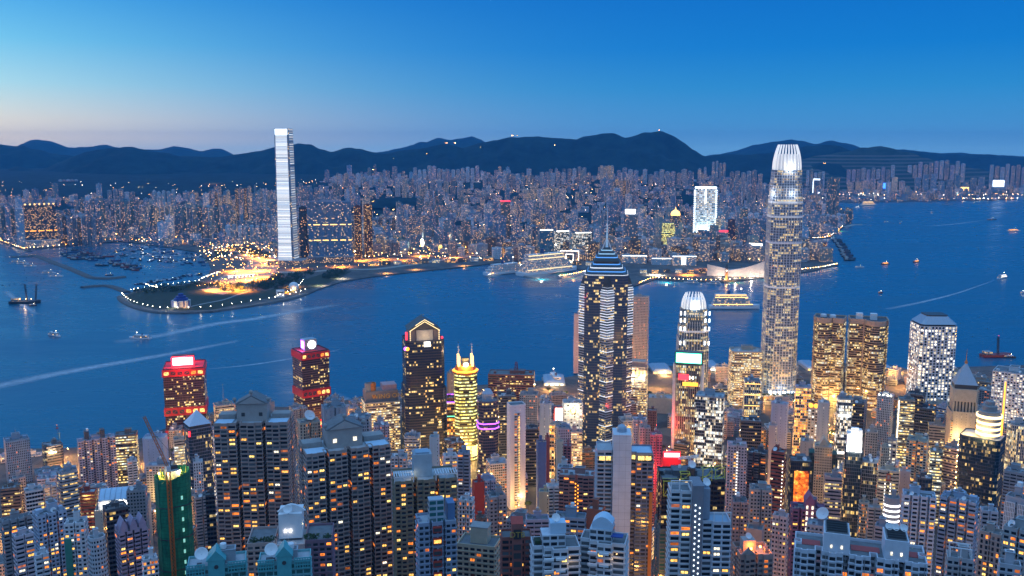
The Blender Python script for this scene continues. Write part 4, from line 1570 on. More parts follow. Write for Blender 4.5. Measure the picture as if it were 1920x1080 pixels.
for z, c, px, x, Y in items:
    k = cnt[(z, c)] = cnt.get((z, c), 0) + 1
    w, d = rng.uniform(20, 46), rng.uniform(18, 34)
    h = rng.choice([rng.uniform(16, 34), rng.uniform(28, 52), rng.uniform(40, 80)])
    g0 = land_z(x, Y) - 1
    r = thing('city_block', (x, Y, g0), rng.choice((-.35, -.1, .15, .4)), f'{CN[c]} mid-rise block, {ORD[k - 1]} {CN[c]} one from the left {ZN[z][2]}', 'city block', 'mid-rise blocks across the harbour')
    P = plan(rng.choice(('box', 'box', 'notch1', 'chamf')), w, d)
    body(P, 0, h, rng.choice(('far', 'far', 'farlit', 'farlit')), c, rng.random(), 0, 1.5, 'roof', r)
    mb = MB()
    mb.box(-w * .2, w * .15, -d * .2, d * .2, h, h + rng.uniform(3, 7), 0, (*c, .2))
    mb.build('roof_house', 'wall', r)
mass = [MB(), MB()]
for x, Y, px in farm:
    c = rng.choice([PALE, PALE, BEIGE, GREENG, GREY, BLUEG, WHITE, BLUEG])
    v = rng.uniform(.75, 1.6)
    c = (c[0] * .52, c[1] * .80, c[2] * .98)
    w, d = rng.uniform(16, 42), rng.uniform(16, 34)
    dist_ = .5 + .5 * mnoise.noise(Vector((x * .0011, Y * .0011, 8.8)))
    h = rng.choice([rng.uniform(14, 34), rng.uniform(24, 52), rng.uniform(40, 88)]) * (.45 + .8 * dist_)
    if rng.random() < .05:
        h = rng.uniform(95, 140)
    if Y > 6000:
        h *= .9
    g0 = land_z(x, Y) - 2
    a = rng.choice((-.35, -.1, .15, .4))
    P = [(x + p * cos(a) - q * sin(a), Y + p * sin(a) + q * cos(a)) for p, q in plan('box', w, d)]
    m_ = mass[0] if rng.random() < .6 else mass[1]
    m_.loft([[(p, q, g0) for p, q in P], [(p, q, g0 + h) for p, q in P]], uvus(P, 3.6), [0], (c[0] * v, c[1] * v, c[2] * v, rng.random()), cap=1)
    if h > 60:
        m_.box(x - 4, x + 4, Y - 3, Y + 3, g0 + h, g0 + h + 6, 2, (*c, .2))
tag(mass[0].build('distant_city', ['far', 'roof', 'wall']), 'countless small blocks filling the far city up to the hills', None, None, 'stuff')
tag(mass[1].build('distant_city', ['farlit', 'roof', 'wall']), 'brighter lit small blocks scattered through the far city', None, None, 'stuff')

# low lit sheds along the far quays
for k, (a, b, y) in enumerate([(q, q + 15 + (q * 7) % 9, 500 - (q - 690) * .045) for q in range(690, 925, 24)] + [(q, q + 14 + (q * 5) % 8, 494 + (q - 1000) * .055) for q in range(1002, 1160, 24)] + [(q, q + 13, 514) for q in range(1200, 1330, 22)]):
    x0_, y0_ = atZ((a + b) / 2, y, 3)
    if not in_poly(x0_, y0_ + 20, kp):
        continue
    ktower('quay_shed', a, b, topx(x0_, y0_ + 20, 14)[1], y0_ + 20, ('amber', 'farlit', 'bandlit')[k % 3], (BEIGE, BROWN, PALE)[k % 3], 'low lit shed, ' + ORD[k] + ' from the left along the far quays', 5, .5, 'box', 'lit sheds along the far quays', False, 'shed')
# far point runway strip and its lamps, hill lamps, street lamps too many to count
mb = MB()


def bead(mb, x, y, z, r, mi=0):
    n = len(mb.v)
    mb.v += [(x + r, y, z), (x, y + r, z), (x - r, y, z), (x, y - r, z), (x, y, z + r), (x, y, z - r)]
    for a, b in ((0, 1), (1, 2), (2, 3), (3, 0)):
        mb.face((n + a, n + b, n + 4), None, mi)
        mb.face((n + b, n + a, n + 5), None, mi)


for i in range(1500):
    px = rng.uniform(-60, 1600)
    Y = 3450 + 4200 * rng.random() ** 1.2
    x = (px - 960) / FPX * Y * 1.02
    if in_poly(x, Y, kp):
        bead(mb, x, Y, land_z(x, Y) + rng.uniform(8, 30), rng.uniform(.7, 1.5), rng.choice((0, 0, 0, 1, 2)))
for i in range(260):
    px = rng.choice((rng.uniform(1530, 1920), rng.uniform(1600, 1900)))
    x, Y = atZ(px, rng.choice((366.5, 364, 373.5, 361)) + rng.uniform(-1, 1), 6)
    bead(mb, x, Y, 14, rng.uniform(1.0, 2.4), rng.choice((0, 1, 1, 2)))
for i in range(420):
    px = rng.choice((rng.uniform(690, 930), rng.uniform(380, 560), rng.uniform(1100, 1430), rng.uniform(930, 1110)))
    Y = rng.uniform(3380, 4200)
    x = (px - 960) / FPX * Y * 1.02
    if in_poly(x, Y, kp):
        bead(mb, x, Y, 12, rng.uniform(.8, 1.7), rng.choice((0, 0, 2, 1)))
for i in range(130):
    x, Y = atZ(rng.uniform(380, 525), rng.uniform(462, 532), 4)
    if in_poly(x, Y, kp):
        bead(mb, x, Y, 14, rng.uniform(.7, 1.2), rng.choice((0, 2, 2)))
tag(mb.build('street_lights', ['lampwarm', 'lampwhite', 'lampamber']), 'scattered amber and white lamps of the far streets', None, None, 'stuff')
mb = MB()
for pp, n_ in (([(835, 268), (846, 268)], 5), ([(960, 254), (966, 254)], 3), ([(1236, 244)], 1), ([(735, 297), (800, 288), (900, 276)], 3), ([(1040, 272)], 1), ([(700, 318), (300, 345), (350, 350), (390, 347)], 9), ([(1545, 306)], 2)):
    for i in range(n_):
        a = pp[min(len(pp) - 1, int(i / n_ * len(pp)))]
        px, py = a[0] + rng.uniform(-3, 3) if len(pp) > 2 else a[0] + i * 2, a[1]
        x, z = atY(px, py, 9000)
        bead(mb, x, 9000, z, rng.uniform(1.6, 3), rng.choice((0, 2)))
tag(mb.build('hill_lights', ['lampwarm', 'lampwhite', 'lampamber']), 'small lamps of houses and paths on the dark ridge', None, None, 'stuff')

# floodlit ground: lamps over the roads, yards and quays
for px, py, h, p, c in [(415, 530, 26, 2.2e5, 0), (400, 545, 22, 1.6e5, 0), (455, 512, 26, 2.6e5, 0), (490, 520, 26, 2.2e5, 0), (505, 496, 26, 2.2e5, 0), (485, 484, 26, 2e5, 0), (760, 488, 24, 2.4e5, 0), (860, 478, 24, 2e5, 0), (450, 545, 22, 3.2e5, 0), (425, 540, 20, 2.6e5, 0), (470, 525, 22, 5e5, 0), (440, 508, 22, 4e5, 0), (485, 508, 22, 5e5, 0), (500, 488, 22, 3e5, 1), (470, 478, 22, 3e5, 1), (430, 468, 24, 3e5, 1), (380, 462, 24, 2.6e5, 1), (330, 456, 24, 2.2e5, 1),
                        (560, 505, 20, 2e5, 1), (640, 500, 20, 3e5, 1), (680, 488, 22, 4e5, 1), (720, 486, 24, 4e5, 1), (720, 466, 24, 6e5, 1), (760, 462, 24, 5e5, 1), (790, 480, 22, 4e5, 1), (830, 468, 24, 4e5, 1), (850, 484, 22, 3e5, 1), (900, 468, 24, 4e5, 1), (940, 462, 24, 4e5, 1), (980, 484, 20, 4e5, 1), (1010, 480, 20, 4e5, 1), (1060, 490, 20, 4e5, 2),
                        (1110, 480, 24, 4e5, 1), (1230, 515, 16, 2.5e5, 2), (1290, 515, 16, 3e5, 1), (1320, 505, 18, 5e5, 1), (1355, 490, 24, 4e5, 1), (1380, 480, 26, 4e5, 1), (180, 452, 22, 2.5e5, 1), (100, 455, 22, 3e5, 1), (200, 445, 22, 3e5, 0), (20, 452, 22, 2.5e5, 1), (1545, 442, 18, 4e5, 1), (1570, 432, 16, 3e5, 1),
                        (620, 440, 30, 5e5, 1), (700, 430, 30, 5e5, 1), (800, 425, 30, 5e5, 1), (860, 440, 30, 5e5, 1), (960, 430, 30, 5e5, 1), (1060, 420, 30, 5e5, 1), (1160, 440, 30, 5e5, 1), (1220, 450, 30, 6e5, 1), (1280, 445, 30, 5e5, 1), (1400, 440, 30, 6e5, 1), (380, 430, 30, 4e5, 1), (280, 435, 30, 4e5, 1),
                        (550, 538, 12, 1.2e5, 0), (535, 548, 10, .8e5, 0), (1380, 360, 40, 1.5e6, 1), (1330, 370, 40, 1.2e6, 1), (1240, 385, 40, 1e6, 1), (1640, 367, 40, 1.2e6, 2), (1800, 366, 40, 1.2e6, 2), (900, 395, 40, 8e5, 1), (700, 395, 40, 8e5, 1), (500, 395, 40, 8e5, 1), (400, 372, 40, 8e5, 1)]:
    x, y = atZ(px, py, 4)
    lamp_light(None, x, y, land_z(x, y) + h, p * (4.2 if c == 0 else 2.8 if p < 4.5e5 else .6), [(1, .29, .02), (1, .30, .03), (1, .82, .55)][c], 2, True)
# ================================================================== the near city: one row per building
# name, left px, right px, roof px, depth m, style, colour, rot, depth ratio, plan, separate lit windows, label
AT, OT = 'apartment_tower', 'office_tower'
CREAM, OLIVE, REDB, STEEL = (.52, .46, .36), (.20, .18, .12), (.24, .05, .035), (.28, .34, .40)
TAB = [
    # --- left part, back to front
    (OT, 400, 439, 762, 1230, 'band', BEIGE, 8, .8, 'box', 0, 'grey-brown office with a mast, right of the red-topped tower with the glowing box'),
    (OT, 470, 501, 748, 1330, 'blank', LILAC, -6, .7, 'box', 0, 'small lilac block at the waterfront behind the gabled flats'),
    ('terminal_block', 500, 515, 756, 1340, 'wall', PINK, 0, .8, 'box', 0, 'small pink block next to the floodlit pier court'),
    (OT, 0, 35, 856, 1190, 'bandlit', LILAC, 6, .7, 'box', 0, 'lilac office with ribbon windows at the far left edge'),
    (AT, 36, 80, 858, 1210, 'resfine', WHITE, -5, .6, 'notch', 0, 'low white flats between the lilac office and the dark banded tower'),
    (OT, 78, 119, 838, 1120, 'band', (.16, .15, .15), 10, .9, 'chamf', 0, 'dark banded tower with warm floodlights under its roof, far left'),
    (AT, 144, 217, 826, 1075, 'res', LILAC, 5, .35, 'notch4', 24, 'lilac balcony slab with two dark lift towers on its roof'),
    (OT, 214, 259, 818, 1110, 'bandlit', BROWN, -8, .7, 'box', 0, 'brown office with warm windows right of the lilac balcony slab'),
    (AT, 238, 257, 866, 990, 'resfine', WHITE, 4, 1, 'notch1', 0, 'small white flats in front of the brown office'),
    (OT, 266, 316, 825, 1085, 'blank', (.40, .45, .58), -14, .8, 'chamf', 0, 'pale blue windowless-sided tower left of the first red tower'),
    (OT, 325, 347, 826, 1060, 'bandlit', CREAM, 4, 1, 'box', 0, 'slim cream office in front of the first red tower'),
    (OT, 378, 401, 806, 1000, 'grid', LILAC, -6, .8, 'box', 0, 'lilac wing with a grid of lit windows, joined to the pyramid-roofed tower'),
    (AT, 22, 48, 898, 950, 'resfine', PINK, 6, 1, 'box', 0, 'plain pinkish block in the left street, two-storey roof house'),
    (OT, 0, 42, 918, 930, 'band', BROWN, -10, .9, 'box', 0, 'low brown office with dark roof plant at the far left'),
    (OT, 45, 81, 922, 880, 'black', WHITE, 6, .8, 'box', 0, 'white office with black window bands on the left'),
    (AT, 80, 106, 914, 885, 'resfine', PALE, 8, .9, 'notch1', 0, 'pale stair-tower flats beside the black-banded white office'),
    (OT, 105, 147, 888, 905, 'band', STEEL, 14, .9, 'chamf', 0, 'blue-grey office with rounded corner and green-lit bands, left'),
    (OT, 150, 183, 926, 835, 'band', REDB, -12, .9, 'box', 0, 'dark red-brown block beside the white-roofed sports hall'),
    (AT, 0, 62, 978, 650, 'resfine', GREY, 10, .5, 'notch3', 16, 'grey slab of flats at the left edge, behind the pink-white tower'),
    (AT, 60, 126, 968, 622, 'resfine', (.42, .48, .58), 14, .7, 'notch', 30, 'blue-white twin-stack flats with a column of orange stair lights'),
    (AT, 22, 64, 1008, 572, 'resfine', (.55, .48, .52), 12, .8, 'notch1', 16, 'pink-white flats with a small garden roof at lower left'),
    (AT, 64, 92, 1044, 545, 'resfine', WHITE, 8, .8, 'notch1', 10, 'short white flats in the lower left corner beside the pink-white ones'),
    (AT, 120, 166, 985, 590, 'resfine', WHITE, -12, .9, 'notch1', 22, 'white flats with a green-painted end wall at lower left'),
    (AT, 164, 201, 1014, 575, 'resfine', PALE, 16, .8, 'bow', 14, 'pale round-fronted flats next to the green-ended ones'),
    (OT, 192, 241, 958, 690, 'black', DARK, 10, .9, 'box', 0, 'black glass block with cluttered roof in front of the sports hall'),
    (OT, 237, 277, 923, 745, 'resfine', GREY, -10, .8, 'box', 0, 'grey windowed tower beside the sports hall roof'),
    (AT, 215, 277, 1000, 605, 'resfine', (.36, .30, .40), 12, .8, 'notch3', 22, 'mauve flats with stepped gabled roof left of the green-netted tower'),
    (AT, 266, 296, 1052, 540, 'reslit', WHITE, 5, .9, 'notch1', 6, 'small cream-white flats below the green-netted tower'),
    (AT, 363, 392, 935, 800, 'res', PINK, 8, .9, 'notch1', 0, 'pinkish slim flats between the green-netted and the twin gabled flats'),
    (OT, 385, 403, 930, 760, 'black', DARK, 0, 1, 'box', 0, 'narrow dark glass block left of the twin gabled flats'),
    (AT, 362, 380, 868, 900, 'resfine', WHITE, 0, 1, 'box', 0, 'slim white block right of the green-netted tower top'),
    # --- centre left
    (OT, 602, 650, 768, 865, 'blank', STEEL, 8, .8, 'notch1', 0, 'tall steel-blue tower with one dark vertical slot'),
    (AT, 652, 697, 786, 845, 'resfine', STEEL, -10, .7, 'notch1', 0, 'blue-grey stepped flats right of the slotted tower'),
    (AT, 556, 601, 795, 880, 'res', CREAM, 10, .8, 'notch1', 0, 'cream and glass flats between the two gabled towers'),
    (AT, 712, 733, 842, 640, 'res', BLUEG, -8, 1, 'notch1', 12, 'slim blue flats right of the nearer gabled tower'),
    (AT, 700, 730, 800, 900, 'resfine', LILAC, 6, .8, 'notch', 0, 'lilac stepped flats under the gold-lit harbour office'),
    (AT, 733, 765, 860, 820, 'res', PALE, -8, .8, 'notch1', 0, 'pale flats at the foot of the black glass tower'),
    (OT, 805, 824, 822, 800, 'blank', (.42, .52, .56), -10, .9, 'box', 0, 'slim pale green-blue windowless tower in front of the black glass tower'),
    (AT, 830, 858, 858, 725, 'res', WHITE, 10, .8, 'notch1', 8, 'white stepped flats in front of the gold-lit round tower'),
    (AT, 858, 882, 852, 745, 'res', BLUEG, -8, .9, 'notch1', 8, 'blue-grey slim flats beside the white stepped flats'),
    (OT, 838, 863, 748, 1200, 'amber', (.2, .08, .04), 0, .9, 'box', 0, 'orange-lit glass office squeezed between the black and gold towers'),
    (OT, 838, 858, 702, 1260, 'blank', PINK, 0, .8, 'box', 0, 'pinkish tower with a purple neon frame behind the gold tower'),
    (OT, 931, 968, 745, 1190, 'band', DARK, 8, .9, 'box', 0, 'dark box office with a pergola roof behind the white slab'),
    (OT, 974, 1010, 742, 1200, 'resfine', GREY, -6, .8, 'box', 0, 'grey office right of the dark box office'),
    (OT, 1012, 1034, 758, 1150, 'blank', (.33, .40, .50), -6, .8, 'box', 0, 'pale blue blank-sided block beside the red-lit screen'),
    (OT, 980, 1010, 806, 1100, 'black', DARK, 6, .8, 'box', 0, 'dark glass office right of the white slab'),
    (OT, 1030, 1041, 798, 1060, 'amber', CREAM, -8, 1.4, 'box', 0, 'thin tower with a yellow floodlit side wall'),
    (AT, 1005, 1025, 832, 965, 'wall', (.07, .14, .32), 10, 1, 'chamf', 0, 'slim bright blue tower with a rounded end'),
    (AT, 1022, 1031, 822, 975, 'wall', (.28, .09, .08), 10, 2, 'box', 0, 'thin dark red wall-like block beside the slim blue tower'),
    (OT, 1043, 1071, 806, 1010, 'resfine', BLUEG, 10, .9, 'box', 0, 'blue-grey office with roof tank left of the star-plan tower'),
    (AT, 1043, 1056, 830, 900, 'blank', CREAM, 4, 1, 'box', 0, 'narrow cream block with a green roof sign post'),
    (AT, 1056, 1072, 838, 905, 'res', (.3, .12, .14), -6, 1, 'box', 0, 'narrow maroon flats next to the narrow cream block'),
    (OT, 1054, 1092, 758, 1190, 'grid', PALE, 6, .8, 'box', 0, 'pale gridded office with a round bright roof lamp'),
    (OT, 1062, 1092, 812, 1130, 'bandlit', PINK, 0, .8, 'box', 0, 'pinkish banded office below the pale gridded one'),
    ('harbour_slab', 915, 1004, 705, 1330, 'band', (.30, .11, .08), -5, .45, 'box', 0, 'wide red-brown office slab with a red lattice mast'),
    (AT, 885, 908, 908, 700, 'wall', (.42, .05, .035), 14, 1, 'box', 0, 'bright red windowless block in the centre'),
    (AT, 893, 930, 905, 780, 'resfine', LILAC, 10, .8, 'notch', 10, 'lilac flats behind the bright red block'),
    (AT, 860, 890, 942, 640, 'resfine', WHITE, -12, .8, 'notch1', 8, 'white flats with a roof garden right of the pergola-roofed tower'),
    (AT, 912, 950, 936, 660, 'resfine', GREY, 12, .9, 'notch1', 12, 'grey flats with lit stairs right of the bright red block'),
    (AT, 892, 912, 975, 600, 'res', BROWN, 8, 1, 'notch1', 6, 'small brown flats below the bright red block'),
    (AT, 1010, 1030, 925, 740, 'blank', (.50, .47, .33), -5, 1, 'box', 0, 'pale yellow blank-walled block by the glowing street'),
    (AT, 1024, 1050, 915, 760, 'resfine', WHITE, 8, .8, 'notch1', 8, 'white flats right of the glowing street'),
    (AT, 1045, 1075, 880, 770, 'resfine', WHITE, -6, .8, 'box', 0, 'white block with a dark blue signboard showing a yellow moon'),
    (AT, 1048, 1116, 895, 705, 'res', (.34, .19, .17), -4, .6, 'notch1', 26, 'brick-red flats with two columns of stair lights'),
    (AT, 985, 1030, 978, 600, 'resfine', LILAC, 5, .6, 'box', 8, 'low lilac flats below the glowing street'),
    (AT, 1040, 1100, 975, 560, 'resfine', BLUEG, -6, .5, 'box', 6, 'low blue-roofed block behind the white terraced flats'),
    (AT, 1100, 1135, 960, 560, 'wall', (.30, .10, .06), -15, .8, 'box', 0, 'low brick-red house beside the white terraced flats'),
    # --- centre right
    (OT, 1178, 1184, 560, 1700, 'blank', WHITE, 0, 3, 'box', 0, 'thin white edge wall beside the star-plan tower'),
    (OT, 1184, 1218, 558, 1680, 'resfine', (.52, .46, .42), -8, .6, 'box', 0, 'tall cream slab hotel standing in front of the harbour'),
    (OT, 1076, 1090, 590, 1690, 'blank', (.60, .44, .42), 0, .8, 'box', 0, 'tall pink slab left of the star-plan tower'),
    (OT, 1178, 1216, 690, 1340, 'bandlit', (.45, .36, .32), -8, .7, 'chamf', 0, 'stone hotel tower with lit arches under its crown'),
    (AT, 1186, 1214, 790, 1050, 'resfine', LILAC, 8, .8, 'notch', 0, 'lilac flats below the stone hotel tower'),
    (AT, 1198, 1220, 804, 1000, 'resfine', PINK, 6, .9, 'notch1', 0, 'pink flats beside the orange-lit street'),
    (AT, 1214, 1232, 772, 1090, 'resfine', (.2, .09, .08), -6, .9, 'box', 0, 'brown-red block right of the lilac flats below the hotel'),
    (AT, 1218, 1242, 818, 980, 'res', (.36, .16, .20), 5, .9, 'notch1', 0, 'rose-brown flats left of the red neon box'),
    ('car_park', 1216, 1262, 748, 1420, 'wall', CREAM, 0, .7, 'box', 0, 'low cream car park by the elevated road'),
    (OT, 1304, 1360, 746, 1085, 'glasslit', STEEL, -6, .7, 'box', 0, 'blue glass box office with bright lower floors'),
    (OT, 1365, 1431, 662, 1460, 'bandlit', (.46, .37, .30), 10, .8, 'chamf', 0, 'stepped beige office left of the silver tower foot'),
    (OT, 1394, 1426, 716, 1130, 'stripe', (.3, .31, .34), 6, .9, 'box', 0, 'dark ladder-fronted office with plant and mast on its roof'),
    (OT, 1386, 1428, 792, 1075, 'black', DARK, 6, .8, 'box', 0, 'black glass block in front of the ladder-fronted office'),
    (OT, 1446, 1479, 760, 1085, 'blank', (.42, .42, .50), -8, .8, 'box', 0, 'pale mauve blank-walled tower below the silver tower'),
    (OT, 1442, 1458, 800, 1040, 'blank', (.40, .36, .36), -8, .9, 'box', 0, 'lower blank annex beside the pale mauve tower'),
    (OT, 1490, 1521, 728, 1200, 'amber', LILAC, 6, .8, 'box', 0, 'lilac-framed office with a golden glass front'),
    (OT, 1515, 1536, 768, 1160, 'grid', CREAM, -5, .8, 'box', 0, 'cream gridded office with two orange globes on the roof'),
    (OT, 1533, 1556, 757, 1090, 'blank', (.34, .39, .43), 8, .9, 'box', 0, 'grey-blue blank slab tower left of the glass tower with pale bands'),
    (OT, 1568, 1600, 750, 1140, 'glasslit', STEEL, 10, .8, 'chamf', 0, 'steel glass tower with long white light bands'),
    (OT, 1597, 1621, 758, 1170, 'black', DARK, 0, .9, 'box', 0, 'dark glass tower tucked behind the steel glass tower'),
    (OT, 1644, 1677, 745, 1180, 'resfine', (.40, .44, .50), -10, .9, 'chamf', 0, 'pale blue stone office with roof floodlights'),
    (OT, 1683, 1716, 752, 1120, 'bandlit', (.18, .2, .2), 6, 1, 'box', 0, 'lit glass office with a white light strip up its corner'),
    (OT, 1700, 1736, 742, 1210, 'black', DARK, -10, .9, 'box', 0, 'dark glass block behind the strip-lit office'),
    (OT, 1716, 1756, 768, 1200, 'black', (.06, .08, .12), -8, .8, 'box', 0, 'low dark blue glass block right of the strip-lit office'),
    (OT, 1238, 1277, 862, 960, 'wall', (.30, .03, .04), 8, .8, 'box', 0, 'red-lit tower with a glowing red roof sign'),
    (AT, 1363, 1401, 838, 865, 'resfine', (.50, .43, .48), 4, .8, 'notch1', 14, 'pink-white flats with one column of white stair lights'),
    (AT, 1402, 1441, 853, 885, 'res', DARK, -10, .8, 'notch', 0, 'dark flats with scattered lights right of the pink-white flats'),
    (AT, 1376, 1402, 870, 930, 'resfine', GREY, 5, .9, 'box', 0, 'grey block behind the pink-white flats'),
    (OT, 1446, 1475, 850, 845, 'band', (.24, .06, .045), -12, .9, 'box', 0, 'red-brown tower left of the office with orange reflections'),
    (OT, 1526, 1561, 840, 950, 'resfine', (.50, .42, .30), 4, .9, 'box', 0, 'beige punched-window tower with dark green glass sides'),
    (OT, 1500, 1526, 830, 1010, 'blank', (.42, .38, .33), -6, .9, 'box', 0, 'cream stepped block behind the office with orange reflections'),
    (OT, 1582, 1618, 850, 900, 'glass', (.10, .13, .16), 5, .9, 'chamf', 0, 'tall dark teal glass tower under the glowing white lantern'),
    (OT, 1617, 1645, 868, 900, 'glass', STEEL, 0, .9, 'box', 0, 'steel-blue tower right of the dark teal glass tower'),
    (OT, 1545, 1579, 898, 800, 'band', (.33, .29, .31), 6, .8, 'box', 0, 'mauve banded office with a cluttered roof'),
    (OT, 1645, 1686, 885, 870, 'band', CREAM, 5, .6, 'notch1', 0, 'cream block with a square emblem over two columns of lights'),
    (OT, 1686, 1708, 886, 880, 'blank', PINK, 5, .9, 'box', 0, 'pink blank-sided block right of the square-emblem block'),
    (OT, 1700, 1742, 828, 960, 'reslit', CREAM, -6, .8, 'notch1', 0, 'cream-lit stepped office left of the pyramid-topped tower'),
    (OT, 1650, 1668, 840, 960, 'resfine', CREAM, 10, .9, 'box', 0, 'cream tower with a slanted roof above the square-emblem block'),
    (OT, 1622, 1646, 812, 1010, 'resfine', (.4, .38, .33), 4, .9, 'box', 0, 'grey-cream block right of the glowing white lantern'),
    (OT, 1664, 1682, 826, 1010, 'grid', GREY, 0, .9, 'box', 0, 'grey gridded block left of the strip-lit office foot'),
    (OT, 1740, 1772, 800, 1090, 'band', (.26, .24, .22), 6, .8, 'box', 0, 'grey-brown office beside the pyramid-topped tower'),
    (OT, 1742, 1768, 848, 970, 'bandlit', (.42, .38, .28), 8, .9, 'box', 0, 'yellow-green lit office at the pyramid-topped tower foot'),
    (OT, 1886, 1936, 800, 1090, 'stripe', (.4, .42, .44), 5, .8, 'round', 0, 'round office of pale vertical fins at the right edge'),
    (OT, 1860, 1944, 702, 1340, 'grid', WHITE, -8, .8, 'box', 0, 'big white gridded office at the right edge'),
    (OT, 1776, 1808, 698, 1560, 'bandlit', (.4, .38, .34), 6, .8, 'box', 0, 'pale banded office behind the pyramid-topped tower'),
    (OT, 1806, 1862, 716, 1520, 'band', (.33, .27, .22), -6, .8, 'box', 0, 'wide brown-grey office between pyramid and white gridded office'),
    ('dark_block', 1716, 1750, 900, 850, 'glass', DARK, 10, .8, 'bow', 0, 'dark curved glass block below the cream-lit office'),
    (AT, 1780, 1822, 945, 760, 'wall', PALE, 0, .8, 'box', 0, 'pale block carrying a small grey dome'),
    (AT, 1882, 1936, 890, 780, 'resfine', GREY, -8, .8, 'box', 0, 'grey block with a big roof house at the right edge'),
    # --- nearer right
    (AT, 1448, 1479, 972, 560, 'resfine', (.55, .42, .42), -10, .8, 'notch1', 18, 'pinkish slim flats with lit stairs left of the purple flats'),
    (AT, 1480, 1550, 960, 645, 'res', (.22, .09, .16), 8, .6, 'notch3', 18, 'dark purple flats with a gabled stair tower'),
    (AT, 1512, 1562, 990, 560, 'resfine', (.30, .33, .40), -6, .7, 'box', 8, 'blue-grey block with a large dish in front of the purple flats'),
    (AT, 1404, 1448, 922, 705, 'resfine', (.36, .34, .34), 6, .8, 'notch1', 12, 'grey flats with a red-framed balcony side'),
    (AT, 1372, 1402, 945, 655, 'resfine', (.27, .22, .24), 5, .9, 'notch1', 12, 'dusky brown flats right of the grey-cored white flats'),
    (AT, 1400, 1432, 996, 600, 'wall', (.36, .28, .27), -6, .8, 'box', 0, 'small dusky pink block above the orange roof terrace'),
    (AT, 1610, 1630, 945, 770, 'reslit', (.42, .38, .3), 0, 1, 'round', 0, 'round-fronted beige block in the yellow-lit gap'),
    (AT, 1626, 1652, 955, 750, 'resfine', (.38, .35, .33), 8, .8, 'notch1', 0, 'beige flats right of the round-fronted block'),
    (AT, 1640, 1676, 992, 660, 'resfine', (.33, .34, .4), -6, .8, 'box', 8, 'grey flats in front of the white-striped round block'),
    (AT, 1690, 1756, 935, 585, 'res', (.46, .52, .62), 6, .6, 'notch3', 34, 'white-blue flats with balconies, left wing of the pair at lower right'),
    (AT, 1762, 1836, 942, 595, 'res', (.34, .42, .54), -8, .6, 'notch3', 34, 'bluish flats with balconies, right wing of the pair at lower right'),
    (AT, 1836, 1872, 962, 600, 'res', (.44, .48, .55), 10, .8, 'notch1', 14, 'pale flats right of the bluish balcony flats'),
    (AT, 1836, 1884, 1005, 480, 'res', (.38, .33, .30), -12, .8, 'notch1', 20, 'taupe flats with green glass at lower right'),
    (AT, 1884, 1940, 940, 520, 'blank', (.40, .39, .42), -14, .7, 'box', 0, 'pale block with white lattice screens at the right edge'),
    (AT, 1880, 1950, 1000, 440, 'res', (.34, .37, .38), -14, .8, 'notch1', 26, 'glazed balcony flats in the lower right corner'),
    (AT, 1772, 1826, 1052, 430, 'res', (.40, .41, .42), 6, .7, 'notch1', 12, 'short pale flats with a roof frame at the bottom right'),
    (AT, 1870, 1915, 1064, 400, 'res', (.42, .44, .48), 6, .7, 'box', 6, 'short white-railed roof at the very bottom right'),
]
facade('blank', 6.0, 3.5, (.88, .955), (.42, .70), .12, cols=COOL, e=1.2, streak=.3, curtain=0)
BUILT = {}
for nm, x0, x1, yt, Y, st, c, rot, dr, pl, wn_, lb in TAB:
    if st in ('res', 'resfine') and R.random() < .45:
        st = R.choice(('resbay', 'resslot', 'resbay'))
    if st == 'wall':
        BAYS['wall'] = (3.0, 3.0)
    BUILT[lb] = tower(nm, x0, x1, yt, Y, st, c, lb, rot, dr, pl, win=wn_, roof='roofpale' if R.random() < .3 else 'roof', bits=1.0 if x1 - x0 > 17 else .3)


def bget(key):
    return next(v for k, v in BUILT.items() if key in k)


def part_box(root, name, mat, x0, x1, y0, y1, z0, z1, t=(.5, .5, .5, 0), bay=0, bottom=False):
    mb = MB()
    mb.box(x0, x1, y0, y1, z0, z1, 0, t, bottom, bay)
    return mb.build(name, mat, root)


# ---- pieces that make single buildings recognisable
r, w, d, H, P, g = bget('two dark lift towers')
for x in (-.26, .16):
    part_box(r, 'lift_tower', 'wall', x * w - w * .05, x * w + w * .07, -d * .3, d * .3, H, H + 11, (.09, .09, .1, 0))
part_box(r, 'roof_globe', 'white', -w * .26, -w * .2, -2, 2, H + 11, H + 14)
r, w, d, H, P, g = bget('warm floodlights under its roof')
for x in (-.25, -.1, .05):
    part_box(r, 'floodlight', 'lampwarm', x * w - .8, x * w + .8, -d * .5 - 1.6, -d * .5 - .4, H - 8, H - 6.8)
lamp_light(r, -3, -d * .5 - 5, H - 6, 9000, (1, .7, .4), .8)
antenna(r, w * .42, 0, H, 24, .3)
r, w, d, H, P, g = bget('grey-brown office with a mast')
antenna(r, 0, 0, H, 30, .35)
r, w, d, H, P, g = bget('red-brown office slab')
mb = MB()
for a, b in ((-1, -1), (1, -1), (1, 1), (-1, 1)):
    mb.tube((a * 3 + w * .1, b * 3, H), (a * 1.2 + w * .1, b * 1.2, H + 17), .35)
for k in range(4):
    s0, s1 = 3 - .45 * k, 3 - .45 * (k + 1)
    z0, z1 = H + 4.2 * k, H + 4.2 * (k + 1)
    for a, b, c, e in ((-1, -1, 1, -1), (1, -1, 1, 1), (1, 1, -1, 1), (-1, 1, -1, -1)):
        mb.tube((a * s0 + w * .1, b * s0, z0), (c * s1 + w * .1, e * s1, z1), .22, k=4)
        mb.tube((a * s1 + w * .1, b * s1, z1), (c * s1 + w * .1, e * s1, z1), .22, k=4)
mb.build('lattice_mast', 'hullred', r)
r, w, d, H, P, g = bget('purple neon frame')
